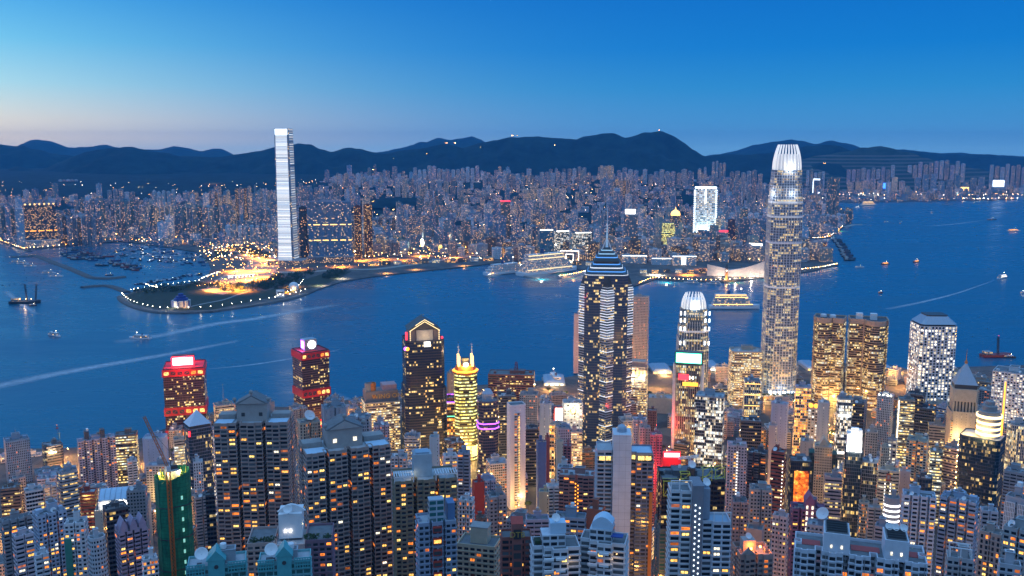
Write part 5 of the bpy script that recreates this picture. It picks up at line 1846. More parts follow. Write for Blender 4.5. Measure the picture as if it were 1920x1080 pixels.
for bx in ((-w * .5, w * .5, -d * .5 - .6, -d * .5 - .1, H * .72, H * .72 + 1.4), (w * .42, w * .5, -d * .5 - .6, -d * .5 - .1, H * .5, H * .72)):
    part_box(r, 'neon_tube', 'glowpurple', *bx)
r, w, d, H, P, g = bget('orange-lit glass office squeezed')
part_box(r, 'neon_tube', 'glowpurple', -w * .5, w * .5, -d * .5 - .6, -d * .5 - .1, H * .94, H * .955)
part_box(r, 'neon_tube', 'glowgreen', -w * .5, w * .3, -d * .5 - .6, -d * .5 - .1, H * .72, H * .73)
r, w, d, H, P, g = bget('round bright roof lamp')
mb = MB()
mb.lathe((0, -d * .5 - 2, H - 12), [(.3, 0), (2.6, 1), (3.4, 3.4), (2.6, 5.8), (.3, 6.8)], 10)
mb.build('globe_lamp', 'glowwarm', r)
lamp_light(r, 0, -d * .5 - 8, H - 8, 22000, (1, .75, .45), 1.5)
r, w, d, H, P, g = bget('lit arches under its crown')
for k in range(5):
    x = (-.4 + .2 * k) * w
    part_box(r, 'arch_light', 'glowwarm', x - w * .06, x + w * .06, -d * .5 - .5, -d * .5 - .1, H - 12, H - 5)
for x in (-.3, .3):
    lamp_light(r, x * w, -d * .5 - 5, H - 14, 16000, (1, .75, .45), 1)
part_box(r, 'attic', 'wall', -w * .42, w * .42, -d * .4, d * .4, H, H + 9, (.45, .36, .32, .1))
r, w, d, H, P, g = bget('two orange globes')
for x in (-.25, .25):
    mb = MB()
    mb.lathe((x * w, -d * .3, H + 1.5), [(.3, 0), (2.2, 1), (2.9, 3), (2.2, 5), (.3, 6)], 10)
    mb.build('roof_globe', 'glowamber', r)
r, w, d, H, P, g = bget('plant and mast')
antenna(r, -w * .1, 0, H, 46, .4)
for z in (H * .98, H * .87, H * .76, H * .65):
    part_box(r, 'light_band', 'glowwarm', -w * .5, w * .5, -d * .5 - .4, -d * .5 - .1, z - .5, z + .1)
r, w, d, H, P, g = bget('long white light bands')
for z in (H * .78, H * .30):
    part_box(r, 'light_band', 'glowwhite', -w * .46, w * .3, -d * .5 - .5, -d * .5 - .1, z, z + 3)
r, w, d, H, P, g = bget('white light strip up its corner')
part_box(r, 'light_strip', 'glowwhite', -w * .53, -w * .48, -d * .5 - .8, -d * .5 - .2, H * .06, H)
r, w, d, H, P, g = bget('pale blue stone office with roof floodlights')
for x in (-.35, -.1, .2, .4):
    part_box(r, 'floodlight', 'lampwhite', x * w - .5, x * w + .5, -d * .45, -d * .45 + 1, H + 1.6, H + 2.6)
r, w, d, H, P, g = bget('glowing red roof sign')
part_box(r, 'roof_sign', 'glowred', -w * .45, w * .45, -d * .5 - .4, -d * .5 + .4, H + 1.5, H + 8.5)
part_box(r, 'sign_face', 'glowwhite', -w * .40, w * .40, -d * .5 - .6, -d * .5 - .45, H + 3.0, H + 7.0)
part_box(r, 'sign_frame', 'hullred', -w * .47, w * .47, -d * .5 + .5, -d * .5 + 1.4, H + 1.4, H + 9)
part_box(r, 'neon_sign', 'glowred', -w * .62, -w * .5, -d * .5 - .5, -d * .5 + .6, H * .72, H * .9)
lamp_light(r, 0, -d * .5 - 10, H + 5, 26000, (1, .04, .06), 2)
lamp_light(r, -w * .9, -d * .5, H - 22, 40000, (1, .05, .08), 2)
r, w, d, H, P, g = bget('yellow moon')
sg = part_box(r, 'signboard', 'blue', -w * .28, w * .28, -d * .5 - .8, -d * .5 - .2, H - 8, H + 1.5)
mb = MB()
mb.lathe((0, 0, 0), [(1.7, 0), (1.7, .3)], 16)
o = mb.build('moon', 'glowwarm', sg, (0, -d * .5 - .85, H - 3))
o.rotation_euler = (pi / 2, 0, 0)
r, w, d, H, P, g = bget('two columns of stair lights')
for k in range(16):
    for x in (-.02, .05):
        part_box(r, 'stair_light', 'glowamber', x * w - .45, x * w + .45, -d * .5 - .5, -d * .5 - .3, H - 6 - 3.0 * k - (1.5 if x > 0 else 0), H - 5.1 - 3.0 * k - (1.5 if x > 0 else 0))
r, w, d, H, P, g = bget('one column of white stair lights')
for k in range(22):
    part_box(r, 'stair_light', 'glowwhite', -.5, .5, -d * .5 - .6, -d * .5 - .4, H - 6 - 3.0 * k, H - 5.1 - 3.0 * k)
r, w, d, H, P, g = bget('square emblem')
em = part_box(r, 'emblem', 'redpaint', -w * .1, w * .1, -d * .5 - .5, -d * .5 - .1, H - 9, H - 2)
part_box(em, 'emblem_centre', 'concrete', -w * .06, w * .06, -d * .5 - .7, -d * .5 - .52, H - 7.6, H - 3.4)
for k in range(12):
    for x in (-.15, .12):
        part_box(r, 'wall_light', 'glowwhite', x * w - .4, x * w + .4, -d * .5 - .6, -d * .5 - .3, H - 13 - 3.4 * k, H - 11.8 - 3.4 * k)
r, w, d, H, P, g = bget('red-brown tower left of')
for k in range(18):
    part_box(r, 'wall_light', 'glowwhite', w * .5 - 1.3, w * .5 - .5, -d * .5 - .5, -d * .5 - .3, H - 8 - 3.6 * k, H - 7 - 3.6 * k)
r, w, d, H, P, g = bget('dark green glass sides')
for s in (-1, 1):
    part_box(r, 'green_glass_wing', 'glass', min(s * w * .5, s * w * .82), max(s * w * .5, s * w * .82), -d * .42, d * .5, 0, H * .93, (.02, .09, .06, .3), bay=1.8)
mb = MB()
mb.loft([[(-w * .3, -d * .4, H + 1.3), (w * .3, -d * .4, H + 1.3), (w * .3, d * .4, H + 1.3), (-w * .3, d * .4, H + 1.3)], [(-.3, -d * .4, H + 10), (.3, -d * .4, H + 10), (.3, d * .4, H + 10), (-.3, d * .4, H + 10)]], t=(.5, .42, .3, .2), cap=0)
mb.build('gable', 'wall', r)
r, w, d, H, P, g = bget('small grey dome')
mb = MB()
mb.lathe((0, 0, H + 1), [(w * .3, 0), (w * .3, 3), (w * .33, 3.2), (w * .3, 5), (w * .22, 8), (w * .1, 9.6), (.2, 10)], 14)
mb.build('dome', 'bluemetal', r, smooth=False)
r, w, d, H, P, g = bget('white lattice screens')
for x in (-.28, .26):
    sc = part_box(r, 'screen', 'concrete', x * w - w * .2, x * w + w * .2, -d * .5 - .9, -d * .5 - .3, H - 26, H - 2)
    mb = MB()
    for k in range(7):
        mb.box(x * w - w * .2 + k * w * .4 / 6 - .2, x * w - w * .2 + k * w * .4 / 6 + .2, -d * .5 - 1.3, -d * .5 - .95, H - 26, H - 2)
    for k in range(9):
        mb.box(x * w - w * .2, x * w + w * .2, -d * .5 - 1.28, -d * .5 - .97, H - 26 + 3 * k - .2, H - 26 + 3 * k + .2)
    mb.build('lattice', 'white', sc)
r, w, d, H, P, g = bget('green-painted end wall')
part_box(r, 'green_wall', 'wall', -w * .52, -w * .18, -d * .5 - 1.5, d * .3, 0, H - 9, (.05, .24, .18, .1))
r, w, d, H, P, g = bget('orange stair lights')
for k in range(20):
    part_box(r, 'stair_light', 'glowamber', w * .03, w * .10, -d * .5 + 3.6, -d * .5 + 4.2, H - 6 - 3.0 * k, H - 4.6 - 3.0 * k)
r, w, d, H, P, g = bget('gabled stair tower')
mb = MB()
sw_ = w * .13
mb.loft([[(-sw_, -d * .5 - 1.2, 0), (sw_, -d * .5 - 1.2, 0), (sw_, d * .2, 0), (-sw_, d * .2, 0)], [(-sw_, -d * .5 - 1.2, H + 8), (sw_, -d * .5 - 1.2, H + 8), (sw_, d * .2, H + 8), (-sw_, d * .2, H + 8)],
         [(-.2, -d * .5 - 1.2, H + 13), (.2, -d * .5 - 1.2, H + 13), (.2, d * .2, H + 13), (-.2, d * .2, H + 13)]], t=(.28, .10, .18, .1), cap=0)
stt = mb.build('stair_tower', 'wall', r)
for k in range(9):
    for x in (-.6, .6):
        part_box(stt, 'stair_window', 'winwhite', x * sw_ - .7, x * sw_ + .7, -d * .5 - 1.4, -d * .5 - 1.25, H + 2 - 4.2 * k, H + 4.6 - 4.2 * k)
r, w, d, H, P, g = bget('large dish in front of the purple')
dish(r, 2, -d * .2, H + 4, 4.2, -.4)
r, w, d, H, P, g = bget('mauve flats with stepped gabled roof')
for x in (-.33, .02, .34):
    mb = MB()
    a, b, h = x * w - w * .13, x * w + w * .13, 5
    mb.loft([[(a, -d * .5, H + 1.3), (b, -d * .5, H + 1.3), (b, d * .2, H + 1.3), (a, d * .2, H + 1.3)], [(a, -d * .5, H + h), (b, -d * .5, H + h), (b, d * .2, H + h), (a, d * .2, H + h)],
             [((a + b) / 2 - .2, -d * .5, H + h + 5), ((a + b) / 2 + .2, -d * .5, H + h + 5), ((a + b) / 2 + .2, d * .2, H + h + 5), ((a + b) / 2 - .2, d * .2, H + h + 5)]], t=(.34, .29, .4, .2), cap=0)
    mb.build('gable', 'wall', r)
r, w, d, H, P, g = bget('short pale flats with a roof frame')
mb = MB()
for x in (-.4, 0, .4):
    for y in (-.4, .4):
        mb.tube((x * w, y * d, H), (x * w, y * d, H + 6), .3)
for y in (-.4, .4):
    mb.tube((-w * .42, y * d, H + 6), (w * .42, y * d, H + 6), .3)
mb.build('roof_frame', 'white', r)
# ================================================================== the buildings one knows by sight
facade('redoffice', 2.2, 3.4, (.08, .92), (.2, .8), .28, row=6, cols=OFFICE, e=.9, glass=(.03, .02, .02), streak=.1, curtain=.0)
facade('darktower', 2.2, 3.7, (.04, .96), (.22, .8), .26, row=5, cols=OFFICE, e=.95, glass=(.022, .036, .07), gr=.08, streak=.1, curtain=.0)
facade('crowntower', 2.2, 3.7, (.04, .96), (.15, .85), .27, row=3, cols=OFFICE, e=.8, glass=(.05, .08, .14), gr=.07, streak=.1, curtain=.0)
facade('bigwin', 4.4, 3.1, (.10, .90), (.2, .74), .055, e=1.1, curtain=.35)
facade('tealwin', 3.6, 3.1, (.08, .92), (.2, .8), .05, e=1.4, glass=(.03, .13, .13), curtain=.1)
WT = (.66, .67, .70)


def hero(name, x0, x1, yt, Y, label, cat, rot=0, dr=.8):
    X, Yc, yaw, w, d, Z = place(x0, x1, yt, Y, rot, dr)
    g0 = hill_z(X, Yc) - 2
    root = thing(name, (X, Yc, g0), yaw, label, cat)
    FOOT.append((X, Yc, max(w, d) * .6, name, label))
    return root, w, d, Z - g0, g0


def prism_roof(root, name, mat, x0, x1, y0, y1, z, h, ridge_y=True, t=(.5, .5, .5, 0), over=0):
    """A pitched roof; the gable faces the front when ridge_y."""
    mb = MB()
    if ridge_y:
        m_ = (x0 + x1) / 2
        P = [(x0 - over, y0, z), (x1 + over, y0, z), (m_, y0, z + h), (x0 - over, y1, z), (x1 + over, y1, z), (m_, y1, z + h)]
    else:
        m_ = (y0 + y1) / 2
        P = [(x0, y1 + over, z), (x0, y0 - over, z), (x0, m_, z + h), (x1, y1 + over, z), (x1, y0 - over, z), (x1, m_, z + h)]
    mb.v = P
    for f in ((0, 1, 2), (5, 4, 3), (1, 4, 5, 2), (3, 0, 2, 5), (0, 3, 4, 1)):
        mb.face(f, None, 0, t)
    return mb.build(name, mat, root)


def text_sign(root, word, size, mat, x, y, z, depth=.25, name='sign_lettering'):
    c = bpy.data.curves.new(name, 'FONT')
    c.body = word
    c.size = size
    c.extrude = depth
    c.align_x = 'CENTER'
    c.materials.append(M[mat])
    tmp = bpy.data.objects.new(name, c)
    COL.objects.link(tmp)
    dg = bpy.context.evaluated_depsgraph_get()
    me = bpy.data.meshes.new_from_object(tmp.evaluated_get(dg))
    bpy.data.objects.remove(tmp)
    o = bpy.data.objects.new(name, me)
    COL.objects.link(o)
    o.parent = root
    o.location = (x, y, z)
    o.rotation_euler = (pi / 2, 0, 0)
    return o


# ---- the two red-banded harbour towers
def red_tower(x0, x1, yt, Y, rot, label):
    r, w, d, H, g0 = hero('red_banded_tower', x0, x1, yt, Y, label, 'office tower', rot, .9)
    P = plan('box', w, d)
    body(P, 0, H, 'redoffice', (.10, .05, .07), R.random(), 0, 1.5, 'red', r)
    for k, (z0, z1) in enumerate(((H - 11, H - .5), (H - 68, H - 56), (4, 16))):
        mb = MB()
        Q = offpoly(P, 1.2)
        mb.loft([[(x, y, z0) for x, y in P], [(x, y, z0 + .3) for x, y in Q], [(x, y, z1) for x, y in Q], [(x, y, z1 + .2) for x, y in P]])
        b = mb.build('red_band', 'red', r)
        n = 6
        for i in range(n):
            a0 = -w / 2 + w * (i + .15) / n
            a1 = -w / 2 + w * (i + .85) / n
            part_box(b, 'band_pane', ('winyellow', 'darkmetal', 'darkmetal', 'darkmetal', 'winamber', 'winyellow')[(i + k) % 6], a0, a1, -d / 2 - 1.5, -d / 2 - 1.25, z0 + (z1 - z0) * .28, z0 + (z1 - z0) * .72)
            mb = MB()
            mb.tube((a0, -d / 2 - 1.7, z0 + (z1 - z0) * (.28 if i % 2 else .72)), (a1, -d / 2 - 1.7, z0 + (z1 - z0) * (.72 if i % 2 else .28)), .3, k=4)
            mb.build('band_brace', 'red', b)
    return r, w, d, H


r, w, d, H = red_tower(305, 388, 692, 1290, -5, 'dark tower with red bands and a glowing white-and-red box sign on its roof')
bx = part_box(r, 'roof_sign', 'hullred', -w * .30, w * .25, -d * .2, d * .1, H + .5, H + 15)
part_box(bx, 'sign_face', 'signwhite', -w * .27, w * .22, -d * .2 - .6, -d * .2 - .1, H + 2.5, H + 13)
for a in ((-w * .30, w * .25, H + 13.2, H + 15), (-w * .30, w * .25, H + .6, H + 2.3)):
    part_box(bx, 'sign_border', 'glowred', a[0], a[1], -d * .2 - .7, -d * .2 - .1, a[2], a[3])
for a in ((-w * .31, -w * .275), (w * .225, w * .26)):
    part_box(bx, 'sign_border', 'glowred', a[0], a[1], -d * .2 - .7, -d * .2 - .1, H + 2.4, H + 13.1)
lamp_light(r, 0, -d * .42, H + 12, 55000, (1, .06, .1), 2)
lamp_light(r, 0, -d * .8, H - 2, 12000, (1, .06, .1), 2)
lamp_light(r, 0, d * .45, H + 14, 40000, (1, .06, .1), 2)
r, w, d, H = red_tower(547, 617, 662, 1330, 22, 'dark tower with red bands and a round white light on its roof')
bx = part_box(r, 'roof_house', 'metal', -w * .28, w * .16, -d * .22, d * .2, H + .5, H + 17)
mb = MB()
mb.lathe((0, 0, 0), [(6.2, 0), (6.2, .8), (5.6, 1.0)], 20)
o = mb.build('round_light', 'signwhite', bx, (-w * .02, -d * .22 - .1, H + 9))
o.rotation_euler = (pi / 2, 0, 0)
part_box(bx, 'blue_panel', 'glowpurple', -w * .28 - .5, -w * .28 - .1, -d * .18, d * .16, H + 3, H + 15)
part_box(bx, 'white_panel', 'glowcool', -w * .28 - .8, -w * .28 - .55, -d * .1, d * .05, H + 4, H + 14)
lamp_light(r, -w * .42, -d * .1, H + 8, 14000, (.4, .25, 1), 2)
for x in (-.1, .1):
    antenna(bx, x * w, 0, H + 17, 7, .12)

# ---- black glass tower with a lit gable on top
r, w, d, H, g0 = hero('gabled_black_tower', 749, 837, 642, 1215, 'tall black glass tower with a lit gabled top', 'office tower', 8, .85)
P = plan('chamf', w * .93, d * .93)
body(P, 0, H, 'darktower', (.035, .04, .06), .31, .55, 1.5, 'roof', r)
P2 = plan('chamf', w, d)
body(P2, 0, H - 66, 'darktower', (.035, .04, .06), .63, .55, 1.2, 'roof', r, 'lower_facade')
gw, gd = w * .36, d * .36
hs = part_box(r, 'gable_house', 'wall', -gw, gw, -gd, gd, H, H + 15, (.13, .11, .12, .2))
prism_roof(r, 'gable_roof', 'darkmetal', -gw - 2, gw + 2, -gd - .6, gd + .6, H + 15.1, 14.5)
part_box(hs, 'gable_panel', 'concrete', -gw * .55, gw * .55, -gd - 1.6, -gd - .2, H + 1, H + 15)
for k, (s, zz) in enumerate(((1.0, 14.0), (.62, 21.5))):
    for sg in (-1, 1):
        mb = MB()
        mb.tube((sg * gw * s, -gd - 1.9, H + zz), (0, -gd - 1.9, H + zz + 13 * s * .95), .45, k=4)
        mb.build('gable_light', 'softwarm', hs)
for sg in (-1, 1):
    for k in range(5):
        part_box(hs, 'gable_light', 'softwarm', sg * gw * .96 - .5, sg * gw * .96 + .5, -gd - 1.7, -gd - .9, H + 1 + 2.8 * k, H + 2.8 + 2.8 * k)
part_box(r, 'lit_panel', 'glowwhite', -w * .03, w * .12, -d * .47 - 1.0, -d * .47 - .2, H - 7, H - .5)
for x, m_ in ((-w * .43, 'glowamber'), (-w * .47, 'glowpurple')):
    mb = MB()
    mb.lathe((0, 0, 0), [(2.6, 0), (2.6, .5)], 12)
    o = mb.build('emblem', m_, r, (x, -d * .47 + (2 if m_ == 'glowpurple' else -.4), H - 9))
    o.rotation_euler = (pi / 2, 0, 0)
for sg in (-1, 1):
    part_box(r, 'red_beacon', 'glowred', sg * w * .43 - 1.2, sg * w * .43 + 1.2, -d * .3, -d * .3 + 2, H + 1.5, H + (12 if sg < 0 else 4))
lamp_light(r, 0, -gd - 12, H + 6, 7000, (1, .7, .38), 1.5)

# ---- gold-lit round tower with a crown of lamps
r, w, d, H, g0 = hero('gold_lit_tower', 850, 895, 702, 1190, 'round-cornered tower glowing gold with a dazzling crown and four spikes', 'office tower', 4, .9)
body(plan('oct', w, d), 0, H, 'gold', (.16, .13, .05), .44, .4, 1.0, 'roof', r)
mb = MB()
mb.lathe((0, 0, H), [(w * .54, -2), (w * .56, 0), (w * .56, 2.4), (w * .5, 3), (w * .42, 9), (w * .36, 10)], 8, cap=0)
mb.build('crown_deck', 'orange', r)
mb = MB()
mb.lathe((0, 0, H + 2.6), [(w * .575, -1), (w * .585, 0), (w * .575, 1)], 8)
mb.build('ring_light', 'glowamber', r)
for sx, sy in ((-1, -1), (1, -1), (-1, 1), (1, 1)):
    x, y = sx * w * .30, sy * d * .26
    mb = MB()
    mb.box(x - 1.5, x + 1.5, y - 1.5, y + 1.5, H + 9, H + 23)
    pb = mb.build('crown_pillar', 'glowwarm', r)
    antenna(pb, x, y, H + 23, 16, .3, 'white')
part_box(r, 'crown_light', 'glowwhite', -w * .1, w * .1, -d * .36, -d * .33, H + 3, H + 14)
part_box(r, 'crown_house', 'darkmetal', -w * .16, w * .16, -d * .16, d * .2, H + 10, H + 19)
lamp_light(r, 0, -d * .5, H + 12, 50000, (1, .6, .18), 2)
for x in (-.4, 0, .4):
    part_box(r, 'entrance_light', 'glowwarm', x * w - 5, x * w + 5, -d * .5 - 1, -d * .5 - .2, 12, 24)
lamp_light(r, 0, -d * .5 - 22, 20, 1.1e5, (1, .6, .16), 3)

# ---- dark curved tower with violet neon
r, w, d, H, g0 = hero('violet_neon_tower', 893, 936, 756, 1080, 'dark banded tower with two violet neon rings and a glass roof lantern', 'office tower', 10, .95)
P = plan('oct', w, d)
body(P, 0, H, 'darktower', (.10, .08, .11), .72, .45, 1.2, 'roof', r)
for z in (H - 27, H - 33):
    mb = MB()
    Q, Q2 = offpoly(P, .9), offpoly(P, .5)
    mb.loft([[(x, y, z) for x, y in Q2], [(x, y, z) for x, y in Q], [(x, y, z + 1.3) for x, y in Q], [(x, y, z + 1.3) for x, y in Q2]])
    mb.build('neon_ring', 'glowpurple', r)
mb = MB()
mb.loft([[(x * .55, y * .55, H) for x, y in P], [(x * .55, y * .55, H + 9) for x, y in P], [(x * .28, y * .28, H + 14) for x, y in P]], cap=0)
mb.build('roof_lantern', 'bluemetal', r)
part_box(r, 'orange_sign', 'glowamber', w * .1, w * .16, -d * .5 - .8, -d * .5 - .2, H * .28, H * .36)

# ---- white slab with a column of amber stair windows
r, w, d, H, g0 = hero('white_slab_tower', 950, 986, 762, 1020, 'slender white slab tower with one column of amber windows', 'apartment tower', 16, .8)
body(plan('box', w, d), 0, H, 'blank', WT, .5, 0, 1.2, 'roof', r)
st = part_box(r, 'stair_bay', 'reslit', -w * .24, w * .1, -d * .5 - 1.0, -d * .5 + .5, 6, H - 8, (.5, .5, .5, .4), bay=2.6)
for k in range(36):
    part_box(r, 'stair_light', 'winyellow' if k % 3 else 'winwarm', w * .02, w * .09, -d * .5 - 1.25, -d * .5 - 1.05, H - 14 - 3.0 * k, H - 12.2 - 3.0 * k)
lamp_light(r, w * .1, -d * .5 - 5, 18, 2500, (1, .8, .5), 1)

# ---- gold harbour office with drums on its roof
r, w, d, H, g0 = hero('harbour_office', 677, 750, 757, 1230, 'beige harbour office with lit ribbon windows, roof drums and gold lettering', 'office block', 10, .7)
body(plan('box', w, d), 0, H, 'bandlit', (.50, .40, .30), .2, 0, 1.2, 'roof', r)
u = part_box(r, 'upper_storey', 'wall', -w * .46, w * .48, -d * .3, d * .42, H + .2, H + 15, (.26, .22, .2, .1))
part_box(u, 'pink_roof', 'wall', w * .05, w * .46, -d * .2, d * .4, H + 15, H + 22, (.52, .32, .32, .1))
for x in (-.36, -.24):
    mb = MB()
    mb.lathe((x * w, -d * .1, H + 15), [(5, 0), (5, 11), (4.2, 11.2), (4.2, 9)], 14)
    mb.build('roof_drum', 'orange' if x > -.3 else 'concrete', u)
mb = MB()
mb.lathe((0, 0, 0), [(2.6, 0), (2.6, .4)], 14)
o = mb.build('emblem', 'orange', u, (-w * .22, -d * .3 - .1, H + 8))
o.rotation_euler = (pi / 2, 0, 0)
text_sign(u, 'WING ON', 9.0, 'goldleaf', w * .16, -d * .3 - .4, H + 4.6)

# ---- star-plan tower with stepped neon crown and mast
r, w, d, H, g0 = hero('stepped_crown_tower', 1096, 1178, 518, 1250, 'dark star-plan tower with a stepped blue-lit crown and a tall mast', 'skyscraper', 0, 1.0)
STAR = r
hw = w / 2
body(plan('chamf', w, d), 0, H, 'crowntower', (.08, .10, .13), .15, 0, 1.0, 'roof', r)
cw_ = w * .155
for i, (ax, ay) in enumerate(((.06, -1), (-.96, .0), (.96, .0), (0, 1))):
    cxx, cyy_ = ax * hw, ay * d / 2
    P = [(cxx + cw_ * cos(a), cyy_ + cw_ * sin(a)) for a in (-pi / 2, 0, pi / 2, pi)]
    Hc = H - 4
    cl = body(P, 0, Hc - 16, 'band', (.30, .34, .40), .33 + .2 * i, 0, .6, 'roof', r, 'corner_column')
    mb = MB()
    mb.loft([[(x, y, Hc - 15.4) for x, y in offpoly(P, -.6)], [(x, y, Hc - 4) for x, y in offpoly(P, -cw_ * .32)], [(x, y, Hc + 3) for x, y in offpoly(P, -cw_ * .55)]], cap=0)
    mb.build('column_cap', 'darkmetal', cl)
    if i == 3:
        continue
    zs = [Hc - 2 - 3.3 * k for k in range(5)] + [Hc - 18 - 3.7 * k for k in range(18)] + [Hc - 100 - 21 * k for k in range(8)]
    for k, z in enumerate(zs):
        if z < 6:
            continue
        s = -.12 * cw_ * max(0, (z - (Hc - 17)) / 4) if z > Hc - 17 else .45
        Q, Q2 = offpoly(P, s), offpoly(P, s - .8)
        mb = MB()
        mb.loft([[(x, y, z) for x, y in Q2], [(x, y, z) for x, y in Q], [(x, y, z + .9) for x, y in Q], [(x, y, z + .9) for x, y in Q2]])
        mb.build('neon_band', 'neonblue' if k < 3 else ('neonwhite' if k % 3 else 'neonpale'), cl)
zz = H
for k in range(7):
    s = .5 * (1 - .125 * k)
    mb = MB()
    P = [(x * 2 * s, y * 2 * s) for x, y in plan('chamf', w * .98, d * .98)]
    Pn = [(x * 2 * (s - .0625), y * 2 * (s - .0625)) for x, y in plan('chamf', w * .98, d * .98)]
    h = 4.6 if k != 3 else 9
    mb.loft([[(x, y, zz) for x, y in P], [(x, y, zz + h * .55) for x, y in P], [(x, y, zz + h) for x, y in Pn]], cap=0)
    tr = mb.build('crown_tier', 'darkmetal', r)
    Q, Q2 = offpoly(P, .5), offpoly(P, -.1)
    mb = MB()
    mb.loft([[(x, y, zz + .3) for x, y in Q2], [(x, y, zz + .3) for x, y in Q], [(x, y, zz + 1.7) for x, y in Q], [(x, y, zz + 1.7) for x, y in Q2]])
    mb.build('neon_band', ('neonwhite', 'neonblue', 'neonwhite', 'neonblue', 'neonblue', 'neoncyan', 'neoncyan')[k], tr)
    zz += h
mb = MB()
mb.lathe((0, 0, zz), [(1.9, 0), (1.3, 10), (.9, 20), (.7, 32), (.3, 33), (.15, 55)], 8)
mst = mb.build('mast', 'neonmast', r)
for a in range(4):
    mb = MB()
    mb.tube((cos(a * pi / 2 + .8) * 9, sin(a * pi / 2 + .8) * 9, zz - 3), (0, 0, zz + 14), .5)
    mb.build('mast_strut', 'white', mst)
for z in (21, 25, 29):
    mb = MB()
    mb.tube((-4, 0, zz + z), (4, 0, zz + z + 2), .5)
    mb.build('mast_antenna', 'white', mst)

# ---- bank tower with rounded white side columns and a glowing sign
r, w, d, H, g0 = hero('bank_tower', 1261, 1322, 686, 1235, 'bank tower of vertical fins between pale side columns under a glowing green-white sign', 'office tower', -4, .6)
BANK = r
body(plan('box', w * .78, d), 0, H, 'stripe', (.16, .13, .13), .9, 0, 1.0, 'roof', r)
for sx in (-1, 1):
    mb = MB()
    mb.lathe((sx * w * .43, -d * .18, 0), [(w * .075, 0), (w * .075, H + 1)], 16)
    mb.build('side_column', 'white', r)
for k in range(12):
    x = -w * .36 + w * .72 * k / 11
    part_box(r, 'fin', 'concrete', x - .35, x + .35, -d * .5 - 1.2, -d * .5 - .05, 6, H - 3)
part_box(r, 'sign_box', 'darkmetal', -w * .44, w * .46, -d * .44, d * .1, H + 1, H + 18)
sf = part_box(r, 'roof_sign', 'signgreen', -w * .40, w * .42, -d * .46, -d * .445, H + 3, H + 17)
part_box(sf, 'sign_face', 'signwhite', -w * .375, w * .395, -d * .475, -d * .462, H + 4.4, H + 15.6)
part_box(r, 'red_display', 'glowred', -w * .30, w * .02, -d * .5 - 1.7, -d * .5 - 1.3, H - 20, H - 12)
text_sign(r, '14', 7.5, 'signwhite', w * .11, -d * .5 - 1.6, H - 19, .15)
part_box(r, 'orange_display', 'glowamber', -w * .16, w * .33, -d * .5 - 1.7, -d * .5 - 1.3, H - 28, H - 23)
lamp_light(r, -w * .5, -d * .5 - 10, 40, 45000, (1, .06, .06), 2)

